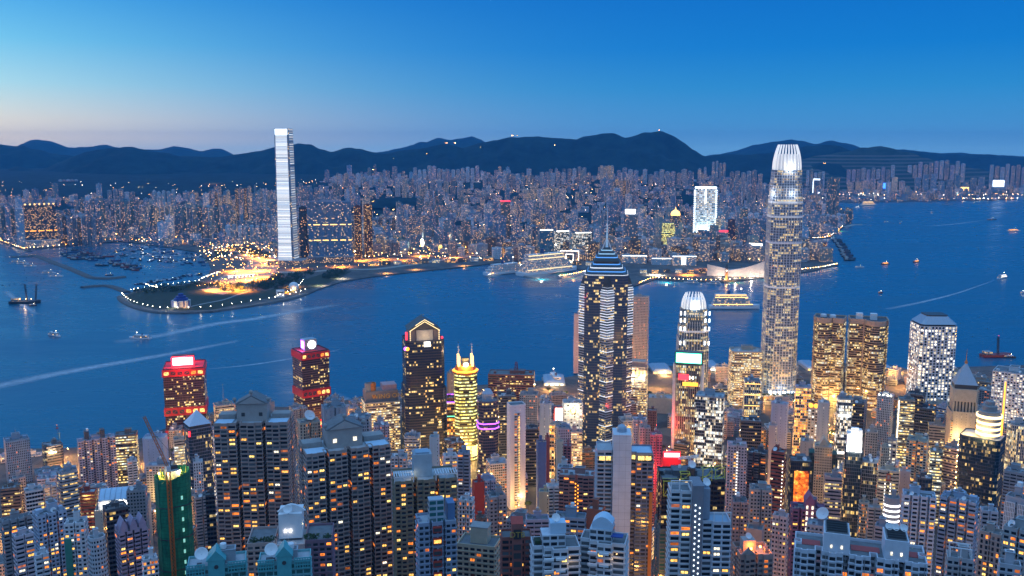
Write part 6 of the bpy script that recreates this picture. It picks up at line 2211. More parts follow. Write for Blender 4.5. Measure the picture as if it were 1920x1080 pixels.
# ---- the silver tower and its smaller twin
def silver(name, x0, x1, ymid, Y, ytop, label, prof, style, tint, crown_h, nf, ymini, rot):
    X, Yc, yaw, w, d, Z = place(x0, x1, ymid, Y, rot, 1.0)
    g0 = 3
    Zt = atY((x0 + x1) / 2, ytop, Yc)[1]
    H = Zt - g0
    r = thing(name, (X, Yc, g0), yaw, label, 'skyscraper')
    FOOT.append((X, Yc, w * .6, name, label))
    t = (*tint, .41)
    base = plan('oct', w, w)

    def ring(s, z):
        q = []
        for i, (x, y) in enumerate(base):
            q.append((x * s, y * s, z))
        return q
    us = uvus(base, BAYS[style][0])
    zc = H - crown_h
    mb = MB()
    rings, prev = [], None
    for f, s in prof:
        if prev is not None and abs(prev - s) > .015:
            rings.append(ring(prev, f * zc))
        rings.append(ring(s, f * zc))
        prev = s
    mb.loft(rings, us, None, t, cap=0, ztop=zc)
    mb.build('facade', style, r)
    s0 = prof[-1][1]
    for i in range(8):               # slender metal ribs that run the full height
        a, b = base[i], base[(i + 1) % 8]
        L = math.hypot(b[0] - a[0], b[1] - a[1])
        n = max(2, round(L / 4.6))
        ex, ey = (b[0] - a[0]) / L, (b[1] - a[1]) / L
        ox, oy = ey * .55, -ex * .55
        for k in range(n + 1):
            f = k / n
            x, y = a[0] + (b[0] - a[0]) * f, a[1] + (b[1] - a[1]) * f
            mb = MB()
            mb.loft([[(q[0] * s_ - ex * .35, q[1] * s_ - ey * .35, f_ * zc) if j in (0, 3) else (q[0] * s_ + ex * .35, q[1] * s_ + ey * .35, f_ * zc) for j, q in enumerate(((x, y), (x, y), (x + ox, y + oy), (x + ox, y + oy)))][::1] for f_, s_ in prof], cap=0)
            mb.build('rib', 'ribsilver', r)
    # fin crown, bending inwards
    mb = MB()
    K = 10
    cr = [ring(s0 * .90 * (1 - .14 * (k / K) ** 2), zc + crown_h * .62 * k / K) for k in range(K + 1)]
    mb.loft(cr, None, None, t, cap=0)
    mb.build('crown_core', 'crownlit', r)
    per = []
    for i in range(8):
        a, b = base[i], base[(i + 1) % 8]
        n = max(1, round(nf * math.hypot(b[0] - a[0], b[1] - a[1]) / (4 * w * .9)))
        for k in range(n):
            f = (k + .5) / n
            per.append((a[0] + (b[0] - a[0]) * f, a[1] + (b[1] - a[1]) * f, atan2(b[1] - a[1], b[0] - a[0])))
    for x, y, an in per:
        mb = MB()
        fw = w * .014
        ex, ey = cos(an) * fw, sin(an) * fw
        out = []
        for k in range(7):
            q = k / 6
            s = s0 * (1.005 - .34 * q ** 2.2)
            z = zc - crown_h * .05 + crown_h * 1.05 * q
            s2 = s * .95
            out.append([(x * s - ex, y * s - ey, z), (x * s + ex, y * s + ey, z), (x * s2 + ex, y * s2 + ey, z), (x * s2 - ex, y * s2 - ey, z)])
        mb.loft(out, cap=0)
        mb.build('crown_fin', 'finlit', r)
    for f, lit in ymini:
        s = None
        for (fa, sa), (fb, sb) in zip(prof, prof[1:]):
            if fa <= f <= fb:
                s = sa + (sb - sa) * (f - fa) / max(1e-6, fb - fa)
        P = [(p[0], p[1]) for p in ring(s, 0)]
        Q = offpoly(P, .7)
        mb = MB()
        z = f * zc
        mb.loft([[(x, y, z) for x, y in P], [(x, y, z) for x, y in Q], [(x, y, z + 3.2) for x, y in Q], [(x, y, z + 3.2) for x, y in P]])
        mb.build('plant_floor', lit, r)
    return r, w, H, zc


SIL, w, H, zc = silver('silver_skyscraper', 1430, 1504, 500, 1480, 271, 'tallest near tower, silver ribbed skyscraper with a glowing claw-like crown',
                       [(0, 1.04), (.18, 1.03), (.42, 1.01), (.66, 1.0), (.80, .99), (.801, .965), (.88, .95), (.881, .915), (.94, .895), (.941, .86), (1, .84)],
                       'tallglass', (.30, .36, .46), 40, 24, [(.50, 'plantlit'), (.69, 'plantdim'), (.80, 'plantlit'), (.86, 'plantlit')], 14)
hw = w / 2
for k in range(6):
    part_box(SIL, 'foot_light', 'glowcool', -hw * .8 + k * hw * .3, -hw * .62 + k * hw * .3, -hw * 1.05, -hw * 1.035, 12, 20)
pd = part_box(SIL, 'podium', 'wall', -w * .75, w * .7, -w * .75, w * .5, 0, 14, (.40, .30, .2, .1))
for x in (-.5, 0, .5):
    lamp_light(SIL, x * w, -w * .72, 24, 5000, (.85, .95, 1), 2)
lamp_light(SIL, 0, -w * .52, zc + 2, 1e4, (.9, .95, 1), 2)
lamp_light(SIL, -w * .62, -w * .3, zc * .9, 1.2e4, (.9, .95, 1), 3)
lamp_light(SIL, w * .1, -w * .62, zc * .9, .7e4, (.9, .95, 1), 3)
TWO, w, H, zc = silver('crowned_office_tower', 1266, 1331, 640, 1430, 549, 'shorter crowned tower with dazzling white fins behind the bank tower',
                       [(0, 1.0), (.55, 1.0), (.72, .99), (.721, .95), (.84, .93), (.841, .88), (.93, .84), (1, .80)], 'tallglass', (.10, .12, .13), 24, 20, [(.78, 'plantlit')], 8)
for f in (.66, .80, .88, .95):
    for sx in (-1, 1):
        for x in (.34, .47):
            part_box(TWO, 'spot_light', 'glowcool', sx * w * x - 1.1, sx * w * x + 1.1, -w * .47, -w * .45, zc * f, zc * f + 6)
lamp_light(TWO, 0, -w * .5, zc + 4, 12000, (.9, .97, 1), 3)

# ---- bronze twin towers with rounded bays
def bronze(x0, x1, yt, Y, label, rot, flip):
    r, w, d, H, g0 = hero('bronze_twin_tower', x0, x1, yt, Y, label, 'office tower', rot, .8)
    r['group'] = 'bronze twin towers with rounded bays'
    P = []
    n = 9
    c0, rad = (-w * .16 * flip, -d * .12), w * .30
    P += [(-w / 2, -d * .2)]
    arc = [(c0[0] + rad * cos(a), c0[1] + rad * 1.25 * sin(a)) for a in (pi + .25 + (pi - .5) * i / n for i in range(n + 1))]
    P += arc
    P += [(arc[-1][0] + .5, -d * .36), (w * .46, -d * .36), (w / 2, -d * .2), (w / 2, d / 2), (-w / 2, d / 2)]
    P = [p for i, p in enumerate(P) if i == 0 or math.hypot(p[0] - P[i - 1][0], p[1] - P[i - 1][1]) > .2]
    body(P, 0, H - 8, 'bronze', (.38, .27, .19), R.random(), .35, .5, 'roof', r)
    mb = MB()
    Q = offpoly(P, .5)
    mb.loft([[(x, y, H - 7.6) for x, y in Q], [(x, y, H) for x, y in Q], [(x, y, H) for x, y in offpoly(P, -1)], [(x, y, H - 2) for x, y in offpoly(P, -1)]], t=(.45, .32, .24, 0), cap=1)
    mb.build('parapet_wall', ['wall', 'darkmetal'], r)
    for k, a in enumerate((0, n)):
        x, y = arc[a]
        mb = MB()
        mb.box(x - 1.3, x + 1.3, y - 1.6, y + 1.2, 0, H - 7.7, 0, (.42, .30, .22, 0))
        mb.build('pier', 'wall', r)
    for x in ((-.2, .1) if flip > 0 else (-.25, .12)):
        if flip > 0:
            mb = MB()
            mb.lathe((x * w, -d * .1, H - 1), [(5, 0), (5, 3.4), (4, 4.6), (1, 5)], 12)
            mb.build('roof_drum', 'white', r)
        else:
            part_box(r, 'roof_house', 'white', x * w - 5, x * w + 5, -d * .1, d * .12, H - 1.8, H + 8)
    return r, w, d, H


bronze(1524, 1588, 597, 1450, 'left bronze twin tower with rounded bay and round roof plant', -6, 1)
bronze(1589, 1669, 602, 1440, 'right bronze twin tower with rounded bay and two white roof boxes', 6, -1)

# ---- white tower with round windows
r, w, d, H, g0 = hero('porthole_tower', 1702, 1798, 614, 1480, 'white tower of round lit windows under a blue-grey hipped roof', 'office tower', 22, .9)
body(plan('chamf', w, d), 0, H, 'punch', (.74, .70, .70), .77, 0, .4, 'roof', r)
mb = MB()
P = plan('chamf', w * .92, d * .92)
mb.loft([[(x, y, H + .6) for x, y in P], [(x, y, H + 3) for x, y in P], [(x * 1.06, y * 1.06, H + 3.2) for x, y in P], [(x * .62, y * .62, H + 15) for x, y in P], [(x * .62, y * .62, H + 17) for x, y in P]], None, [1, 1, 0, 1], cap=1)
mb.build('hipped_roof', ['bluemetal', 'darkmetal'], r)

# ---- tower with a metal pyramid
r, w, d, H, g0 = hero('pyramid_top_tower', 1773, 1836, 775, 1150, 'stone tower with a columned loggia under a steel-blue pyramid and finial', 'office tower', 10, .9)
body(plan('chamf', w, d), 0, H, 'blank', (.50, .40, .30), .5, 0, 1.2, 'roof', r)
lg = part_box(r, 'loggia', 'darkmetal', -w * .36, w * .36, -d * .36, d * .36, H + .2, H + 17)
for k in range(8):
    f = -w * .4 + w * .8 * k / 7
    part_box(lg, 'column', 'wall', f - 1, f + 1, -d * .42, -d * .42 + 2, H + .2, H + 14, (.5, .4, .3, 0))
    part_box(lg, 'column', 'wall', -w * .42, -w * .42 + 2, f * d / w - 1, f * d / w + 1, H + .25, H + 14.1, (.5, .4, .3, 0))
    part_box(lg, 'column', 'wall', w * .42 - 2, w * .42, f * d / w - 1, f * d / w + 1, H + .25, H + 14.1, (.5, .4, .3, 0))
mb = MB()
P = plan('chamf', w * .9, d * .9)
mb.loft([[(x, y, H + 14.2) for x, y in P], [(x, y, H + 30) for x, y in P], [(x * .96, y * .96, H + 30.5) for x, y in P]], t=(.5, .4, .3, 0), cap=0)
mb.build('attic', 'wall', r)
mb = MB()
P = plan('box', w * .78, d * .78)
mb.loft([[(x, y, H + 30.6) for x, y in P], [(x, y, H + 36) for x, y in P], [(x * 1.05, y * 1.05, H + 36) for x, y in P], [(x * .08, y * .08, H + 62) for x, y in P]], None, [1, 0, 0], cap=0)
mb.build('pyramid_roof', ['bluemetal', 'darkmetal'], r)
mb = MB()
mb.lathe((0, 0, H + 61), [(1.2, 0), (2.2, 2), (1.2, 4), (.5, 6), (.3, 16), (.1, 20)], 8)
mb.build('finial', 'orange', r)
for sx in (-1, 1):
    part_box(r, 'edge_windows', 'reslit', sx * w * .42 - 1.5, sx * w * .42 + 1.5, -d * .5 - .3, -d * .5 + .4, 4, H - 10, (.5, .4, .3, .3), bay=2.6)
lamp_light(r, -w * .2, -d * .5 - 10, H - 30, 20000, (1, .68, .3), 2)
lamp_light(r, w * .3, -d * .5 - 12, H - 75, 42000, (1, .62, .22), 2)
lamp_light(r, -w * .5, -d * .5 - 8, 30, 40000, (1, .62, .22), 2)

# ---- dark glass tower with a ringed restaurant drum
r, w, d, H, g0 = hero('drum_top_tower', 1796, 1888, 826, 1000, 'dark glass tower with a glowing ringed drum on its gold-lit roof', 'office tower', -12, .8)
body(plan('chamf', w, d), 0, H, 'glass', (.03, .05, .09), .25, .3, 1.4, 'roofpale', r)
dx = w * .12
mb = MB()
dr_ = w * .29
mb.lathe((dx, 0, H), [(dr_, 0), (dr_, 22), (dr_ * 1.08, 22.3), (dr_ * 1.08, 26), (dr_ * .9, 26.5), (dr_ * .9, 30), (dr_ * .62, 30.5), (dr_ * .62, 36), (dr_ * .4, 36.5), (dr_ * .4, 41), (dr_ * .12, 42)], 28)
dm = mb.build('drum', 'concrete', r)
for z in (3, 9.5, 16, 23.2):
    mb = MB()
    q = dr_ * (1.015 if z < 22 else 1.1)
    mb.lathe((dx, 0, H + z), [(q, 0), (q, 2.9), (q * .98, 3)], 28)
    mb.build('light_ring', 'ringlit', dm)
lamp_light(r, dx, -dr_ - 9, H + 7, 30000, (1, .68, .25), 2)
lamp_light(r, -w * .3, -d * .2, H + 8, 20000, (1, .62, .18), 2)
mb = MB()
mb.tube((w * .38, d * .4, H), (w * .38, d * .4, H + 62), 1.0, .8)
mb.build('light_mast', 'glowamber', r)
for k in range(16):
    part_box(r, 'edge_lamp', 'lampwarm', -w * .5 - 1.0, -w * .5 - .3, -d * .4, -d * .4 + .7, H - 6 - 6.5 * k, H - 5.2 - 6.5 * k)

# ---- glowing white lantern on a roof
tl = bget('under the glowing white lantern')
r, w, d, H, P, g = tl
ln = thing('roof_lantern', (r.location.x, r.location.y, r.location.z + H + 1.4), r.rotation_euler.z, 'glowing white open-topped lantern cube standing on the dark teal glass tower', 'roof lantern')
mb = MB()
lw, ld, lh = w * .42, d * .4, 21
mb.box(-lw, lw, -ld, ld, 0, 5)
mb.build('plinth', 'white', ln)
for bx in ((-lw, -lw * .45, -ld, ld, 5, lh - 3), (lw * .62, lw, -ld, ld, 5, lh), (-lw * .44, lw * .61, ld * .4, ld, 5, lh + 1)):
    part_box(ln, 'wall', 'white', *bx)
part_box(ln, 'lit_wall', 'signwhite', -lw * .44, lw * .6, -ld * .3, -ld * .1, 5, lh * .62)
part_box(ln, 'top_frame', 'white', -lw, lw, -ld, -ld * .8, lh, lh + 1.5)
lamp_light(ln, 0, -ld - 5, 8, 26000, (1, .93, .78), 1.5)
for k in range(4):
    part_box(r, 'floodlight', 'lampwhite', (-.36 + .24 * k) * w - .8, (-.36 + .24 * k) * w + .8, -d * .5 + .5, -d * .5 + 1.7, H + 1.6, H + 3.0)

# ---- round block with white light stripes
r, w, d, H, g0 = hero('striped_round_block', 1657, 1689, 938, 705, 'small rounded grey block wrapped in seven white light stripes', 'building', 10, .8)
P = plan('bow', w, d)
body(P, 0, H, 'wall', (.30, .30, .32), .5, 0, 1.2, 'roof', r)
roofbits(r, w, d, H + .1, R, (.3, .3, .32), .5)
for k in range(7):
    mb = MB()
    Q, Q2 = offpoly(P, .5), offpoly(P, .05)
    z = H - 6 - 4.3 * k
    mb.loft([[(x, y, z) for x, y in Q2[:9]], [(x, y, z) for x, y in Q[:9]], [(x, y, z + 1.1) for x, y in Q[:9]], [(x, y, z + 1.1) for x, y in Q2[:9]]], closed=False)
    mb.build('light_stripe', 'signwhite', r)

# ---- office with the orange street's reflection painted on as a glowing panel
r, w, d, H, g0 = hero('orange_reflection_office', 1478, 1523, 868, 850, 'dark glass office with a large patch of orange light in its front', 'office block', 8, .9)
body(plan('box', w, d), 0, H, 'glass', (.05, .05, .05), .35, .3, 1.2, 'roof', r)
roofbits(r, w, d, H + .1, R, (.2, .2, .22), 1)
part_box(r, 'reflection_panel', 'painted_reflection', -w * .32, w * .36, -d * .5 - .9, -d * .5 - .4, H * .42, H * .92)

# ---- tower under green netting with its crane
r, w, d, H, g0 = hero('netted_tower', 286, 361, 905, 700, 'unfinished tower wrapped in green safety netting', 'building site', 14, .85)
P = plan('oct', w, d)
mb = MB()
prng = random.Random(4)
rings = []
nz = 26
PP = []
for i in range(8):
    a, b = P[i], P[(i + 1) % 8]
    for k in range(5):
        PP.append((a[0] + (b[0] - a[0]) * k / 5, a[1] + (b[1] - a[1]) * k / 5))
for j in range(nz + 1):
    z = (H + 2) * j / nz
    ring = []
    for i, (x, y) in enumerate(PP):
        s = 1 + .012 * prng.uniform(-1, 1) + (.012 if j % 6 == 0 else 0)
        zt = z + (9 * max(0, x / w) + prng.uniform(-.8, .8) if j == nz else 0)
        ring.append((x * s, y * s, zt))
    rings.append(ring)
mb.loft(rings)
mb.build('netting', 'netting', r)
part_box(r, 'concrete_core', 'concrete', -w * .2, w * .2, -d * .2, d * .22, 0, H + 6)
mb = MB()
P3 = offpoly(P, -1)
mb.loft([[(x, y, H - 4.2) for x, y in P3], [(x, y, H - 3.6) for x, y in P3]], cap=0)
mb.build('top_slab', 'concrete', r)
for k in range(26):
    x, y = prng.uniform(-.44, .44) * w, prng.uniform(-.44, .3) * d
    if abs(x) + abs(y) > w * .62:
        continue
    mb = MB()
    mb.tube((x, y, H - 3.6), (x + prng.uniform(-.6, .6), y, H + prng.uniform(2, 7)), .22, k=4)
    mb.tube((x, y, H + 1), (x + prng.uniform(-5, 5), y + prng.uniform(-5, 5), H + prng.uniform(0, 3)), .18, k=4)
    mb.build('scaffold_pole', 'yellow', r)
for k in range(3):
    mb = MB()
    Q = offpoly(P, .7)
    z = H * (.82 - .22 * k)
    mb.loft([[(x, y, z) for x, y in offpoly(P, .2)], [(x, y, z) for x, y in Q], [(x, y, z + .6) for x, y in Q], [(x, y, z + .6) for x, y in offpoly(P, .2)]])
    mb.build('net_rope', 'darkmetal', r)
for x, y in ((-.2, -.3), (.2, -.25), (-.42, -.1)):
    lamp_light(r, x * w, y * d, H + 5, 5000, (1, .85, .45), .6)
    part_box(r, 'work_lamp', 'lampwarm', x * w - .5, x * w + .5, y * d - .5, y * d + .5, H + 5.5, H + 6.3)
for k in range(9):
    part_box(r, 'net_light', 'netglow', w * .12, w * .18, -d * .5 - .6, -d * .5 - .4, H - 16 - 9 * k, H - 13 - 9 * k)
cx_, cy0 = -w * .24, -d * .5 - 2.2
cr = thing('tower_crane', (r.location.x + cos(r.rotation_euler.z) * cx_ - sin(r.rotation_euler.z) * cy0, r.location.y + sin(r.rotation_euler.z) * cx_ + cos(r.rotation_euler.z) * cy0, g0), r.rotation_euler.z,
           'orange tower crane climbing the green-netted tower, jib raised', 'tower crane')


def lattice(root, name, p, q, s, mat, step, r_=.22):
    mb = MB()
    dx, dy, dz = (q[i] - p[i] for i in range(3))
    L = sqrt(dx * dx + dy * dy + dz * dz)
    n = max(2, int(L / step))
    ax = (dx / L, dy / L, dz / L)
    up = (0, 1, 0)
    e1 = (ax[1] * up[2] - ax[2] * up[1], ax[2] * up[0] - ax[0] * up[2], ax[0] * up[1] - ax[1] * up[0])
    l1 = sqrt(sum(c * c for c in e1)) or 1
    e1 = tuple(c / l1 for c in e1)
    pt = lambda f, a, b: tuple(p[i] + (q[i] - p[i]) * f + e1[i] * a * s + up[i] * b * s for i in range(3))
    cs = ((-1, -1), (1, -1), (1, 1), (-1, 1))
    for a, b in cs:
        mb.tube(pt(0, a, b), pt(1, a, b), r_, k=4)
    for k in range(n):
        for i in range(4):
            a, b = cs[i], cs[(i + 1) % 4]
            mb.tube(pt(k / n, *a), pt((k + 1) / n, *b), r_ * .7, k=3)
    return mb.build(name, mat, root)


lattice(cr, 'mast', (0, 0, 0), (0, 0, H + 10), 1.3, 'orange', 3.0, .3)
part_box(cr, 'cab', 'white', -1.6, 1.6, -1.6, 1.6, H + 10, H + 14)
lattice(cr, 'jib', (0, 0, H + 13), (-14, 6, H + 55), .8, 'orange', 3.0, .22)
part_box(cr, 'counterweight', 'darkmetal', 2, 7, -1.4, 1.4, H + 11, H + 14)
mb = MB()
mb.tube((2, 0, H + 14), (3, 0, H + 24), .3)
mb.tube((3, 0, H + 24), (-10, 4.5, H + 44), .12)
mb.tube((3, 0, H + 24), (6, 0, H + 14), .12)
mb.build('stay', 'darkmetal', cr)

# ---- sports hall with a pale blue curved roof
r, w, d, H, g0 = hero('sports_hall', 176, 286, 945, 790, 'cream market hall with a pale blue ribbed sports roof', 'sports hall', -8, .8)
body(plan('box', w, d), 0, H - 6, 'blank', (.50, .44, .36), .5, 0, 1, 'roof', r)
body(plan('box', w * .86, d * .8), H - 5.9, H + 2, 'wall', (.40, .42, .45), .4, 0, .3, 'roof', r, 'upper_wall')
mb = MB()
rings = []
for j in range(9):
    f = j / 8
    y = -d * .38 + d * .76 * f
    rings.append([(-w * .42, y, H + 2.4 + 6 * sin(pi * f)), (w * .42, y, H + 2.4 + 6 * sin(pi * f))])
mb.loft(rings, None, None, closed=False)
mb.build('curved_roof', 'paleblue', r)
for k in range(9):
    mb = MB()
    x = -w * .42 + w * .84 * k / 8
    for j in range(8):
        f, f2 = j / 8, (j + 1) / 8
        mb.tube((x, -d * .38 + d * .76 * f, H + 2.6 + 6 * sin(pi * f)), (x, -d * .38 + d * .76 * f2, H + 2.6 + 6 * sin(pi * f2)), .25, k=4)
    mb.build('roof_rib', 'bluemetal', r)
for x in (-.3, .05, .33):
    part_box(r, 'floodlight', 'lampwhite', x * w - .5, x * w + .5, -d * .46, -d * .46 + .8, H - 3.5, H - 2.7)
    lamp_light(r, x * w, -d * .5, H - 2, 3000, (1, .92, .75), .5)

# ---- glass tower with a pale blue pyramid, left
r, w, d, H, g0 = hero('blue_pyramid_tower', 343, 398, 806, 985, 'dark glass tower with a bright pale blue pyramid roof', 'office tower', 16, .9)
body(plan('chamf', w, d), 0, H, 'glass', (.16, .19, .24), .6, .25, 1.0, 'roof', r)
mb = MB()
P = plan('box', w * .96, d * .96)
mb.loft([[(x * .9, y * .9, H + 1) for x, y in P], [(x * .9, y * .9, H + 4) for x, y in P], [(x, y, H + 4.1) for x, y in P], [(x * .01, y * .01, H + 19) for x, y in P]], None, [1, 0, 0])
mb.build('pyramid_roof', ['paleblue', 'darkmetal'], r)
part_box(r, 'red_neon', 'glowred', -w * .53, -w * .46, -d * .5 - .6, -d * .5, H - 7, H - 1)

# ---- twin gabled apartment towers
def gabled(x0, x1, yt, Y, rot, label, pl_, seed, nw):
    r, w, d, H, g0 = hero('gabled_apartment_tower', x0, x1, yt, Y, label, 'apartment tower', rot, .55)
    r['group'] = 'gabled apartment towers'
    P = plan(pl_, w, d)
    body(P, 0, H, 'bigwin', (.36, .285, .26), seed, .4, 1.6, 'roofpale', r)
    hs = part_box(r, 'roof_house', 'wall', -w * .22, w * .2, -d * .2, d * .25, H + .2, H + 13, (.36, .33, .31, .2))
    prism_roof(r, 'gable_roof', 'roof', -w * .24, w * .22, -d * .22, d * .28, H + 13.1, 6.5)
    prism_roof(r, 'cross_gable', 'wall', -w * .19, w * .17, -d * .235, -d * .2, H + 13.3, 5.2, True, (.40, .37, .35, .1))
    for x in (-.24, -.01, .22):
        mb = MB()
        z = H + (19.4 if abs(x) < .1 else 14)
        mb.lathe((x * w, -d * .2, z), [(.5, 0), (.5, 1), (1.2, 1.6), (1.5, 2.6), (1.1, 3.7), (.1, 4.2)], 8)
        mb.build('ball_finial', 'concrete', r)
    for x in (-.13, .11):
        part_box(hs, 'house_window', 'winwhite' if Y < 600 else 'darkmetal', x * w - 1.2, x * w + 1.2, -d * .2 - .3, -d * .2 - .05, H + 4, H + 6.6)
    for x0_, x1_ in ((-.49, -.26), (.24, .49)):
        part_box(r, 'roof_terrace', 'paleblue', x0_ * w, x1_ * w, -d * .46, -d * .1, H + .2, H + 1.2)
        part_box(r, 'terrace_wall', 'concrete', x0_ * w, x1_ * w, -d * .02, d * .3, H + .2, H + 4)
    windows(r, P, 0, H, 'bigwin', nw, random.Random(int(x0)))
    return r, w, d, H


gabled(400, 556, 800, 640, -12, 'left gabled apartment tower, the farther of the pair, with amber window columns', 'notch', .21, 56)
gabled(556, 735, 852, 590, 12, 'right gabled apartment tower, the nearer of the pair, with a yellow-lit glass bay', 'notch3', .83, 80)
dish_b = bget('cream and glass flats between')
dish(dish_b[0], 0, -dish_b[2] * .2, dish_b[3] + 1, 5.5, .3)

# ---- olive tower with roof pergolas
r, w, d, H, g0 = hero('pergola_tower', 733, 858, 905, 560, 'olive apartment tower with white roof pergolas round a blue lift block', 'apartment tower', 6, .6)
P = plan('notch', w, d)
body(P, 0, H, 'res', (.22, .19, .13), .38, .4, 1.3, 'roofpale', r)
windows(r, P, 0, H, 'res', 44, random.Random(3))
part_box(r, 'lift_block', 'wall', -w * .18, w * .12, -d * .15, d * .3, H + .2, H + 15, (.34, .42, .47, .2))
part_box(r, 'lift_block_roof', 'bluemetal', -w * .14, w * .08, -d * .1, d * .25, H + 15.1, H + 16)
antenna(r, -w * .18, -d * .1, H + 15, 17, .2)
for s0, s1 in ((-.5, -.2), (.16, .5)):
    mb = MB()
    for k in range(9):
        x = (s0 + (s1 - s0) * k / 8) * w
        mb.box(x - .25, x + .25, -d * .5, -d * .12, H + 4.2, H + 4.7)
    mb.box(s0 * w, s1 * w, -d * .5, -d * .5 + .4, H + 3.6, H + 4.15)
    mb.box(s0 * w, s1 * w, -d * .14, -d * .14 + .4, H + 3.6, H + 4.15)
    for x in (s0, (s0 + s1) / 2, s1):
        for y in (-.49, -.14):
            mb.box(x * w - .3, x * w + .3, y * d, y * d + .35, H, H + 3.6)
    mb.build('pergola', 'white', r)
lamp_light(r, -w * .2, -d * .3, H + 4, 400, (1, .85, .6), .4)

# ---- tower with a raw lift core, bottom centre
r, w, d, H, g0 = hero('grey_core_flats', 778, 856, 985, 450, 'blue-grey flats with a tall glass lift core and red-framed windows, bottom centre', 'apartment tower', 8, .7)
P = plan('notch', w, d)
body(P, 0, H, 'res', (.26, .31, .40), .52, .35, 1.2, 'roofpale', r)
windows(r, P, 0, H, 'res', 18, random.Random(5))
part_box(r, 'lift_core', 'tealwin', -w * .2, w * .2, -d * .3, d * .1, H + .2, H + 12, (.36, .42, .48, .2), bay=3.6)
part_box(r, 'side_wing', 'wall', w * .3, w * .5, -d * .2, d * .4, H - 4, H + 9, (.10, .18, .32, .2))
for k in range(7):
    b = part_box(r, 'red_bay', 'redpaint', -w * .13, w * .1, -d * .5 - 1.5, -d * .5 - .1, H - 4 - 6.2 * k, H - 1 - 6.2 * k, bottom=True)
    part_box(b, 'bay_window', ('darkmetal', 'winwarm', 'darkmetal')[k % 3], -w * .11, w * .08, -d * .5 - 1.7, -d * .5 - 1.55, H - 3.4 - 6.2 * k, H - 1.6 - 6.2 * k)

# ---- white slab with a blank lift tower and balconies
r, w, d, H, g0 = hero('blank_core_flats', 1115, 1226, 850, 640, 'white flats with a tall blank lift tower and glowing penthouse windows', 'apartment tower', 4, .6)
part_box(r, 'lift_tower', 'panelwall', -w * .22, w * .10, -d * .62, d * .1, 0, H + 14, (.60, .62, .66, .2))
P = [(-w * .5, -d * .45), (-w * .23, -d * .45), (-w * .23, d * .4), (-w * .5, d * .4)]
body(P, 0, H, 'bigwin', (.44, .46, .50), .2, .9, 1.2, 'roofpale', r, 'balcony_wing')
P2 = [(w * .11, -d * .3), (w * .2, -d * .3), (w * .2, -d * .38), (w * .5, -d * .38), (w * .5, d * .4), (w * .11, d * .4)]
body(P2, 0, H - 2, 'bigwin', (.20, .22, .28), .7, .5, 1.2, 'paleblue', r, 'dark_wing')
for i, (x0_, x1_, y) in enumerate(((-.46, -.36, -.45), (-.34, -.26, -.45), (.12, .18, -.3), (.23, .34, -.38), (.36, .46, -.38))):
    part_box(r, 'penthouse_window', 'winyellow', x0_ * w, x1_ * w, y * d - 1.15, y * d - .95, H - 6, H - 3)
windows(r, P2, 0, H - 2, 'bigwin', 16, random.Random(8))
mb = MB()
mb.lathe((-w * .06, -d * .25, H + 14), [(3.6, 0), (3.6, 2.5), (3, 4), (1.6, 5), (.1, 5.4)], 12)
mb.build('radar_dome', 'bluemetal', r)
part_box(r, 'corner_strip', 'orange', w * .44, w * .5, -d * .38 - 1.2, -d * .38 - .7, 0, H - 30)

# ---- dark tower with lime roof frames
r, w, d, H, g0 = hero('lime_frame_tower', 1226, 1362, 905, 690, 'dark tower crowded with roof plant and lime-yellow steel frames', 'apartment tower', 10, .6)
P = plan('notch', w, d)
body(P, 0, H - 40, 'tealwin', (.16, .18, .18), .15, .35, .4, 'roof', r)
body(offpoly(P, -.8), H - 39.5, H, 'black', (.03, .035, .04), .5, .2, 1.2, 'roof', r, 'upper_floors')
for k, (x, y, z, h) in enumerate(((-.46, -.5, -12, 12), (-.3, -.5, -12, 12), (-.2, -.5, 0, 6), (.14, -.45, 0, 9), (.34, -.4, 0, 8))):
    mb = MB()
    a = x * w
    b = a + w * .14
    c = y * d - 1
    for z_ in (H + z, H + z + h):
        mb.tube((a, c, z_), (b, c, z_ + (3 if k > 2 else 0)), .35, k=4)
        mb.tube((a, c + 6, z_), (b, c + 6, z_ + (3 if k > 2 else 0)), .35, k=4)
    for x_ in (a, b):
        mb.tube((x_, c, H + z), (x_, c, H + z + h), .3, k=4)
        mb.tube((x_, c, H + z + h), (x_, c + 6, H + z + h), .3, k=4)
    mb.tube((a, c, H + z), (b, c, H + z + h), .25, k=4)
    mb.build('lime_frame', 'yellow', r)
roofbits(r, w, d, H, R, (.12, .13, .15), 1)
dish(r, -w * .02, -d * .3, H + 8, 3.2, .3)
part_box(r, 'dish_stand', 'darkmetal', -w * .08, w * .04, -d * .34, -d * .2, H, H + 8)
cf = lattice(r, 'roof_crane', (-w * .2, 0, H + 13), (w * .12, 0, H + 15), .7, 'white', 2.4, .2)
lattice(cf, 'crane_post', (-w * .02, 0, H), (-w * .02, 0.1, H + 13), .7, 'white', 2.4, .2)
windows(r, offpoly(P, -.8), H - 39.5, H, 'black', 12, random.Random(6))

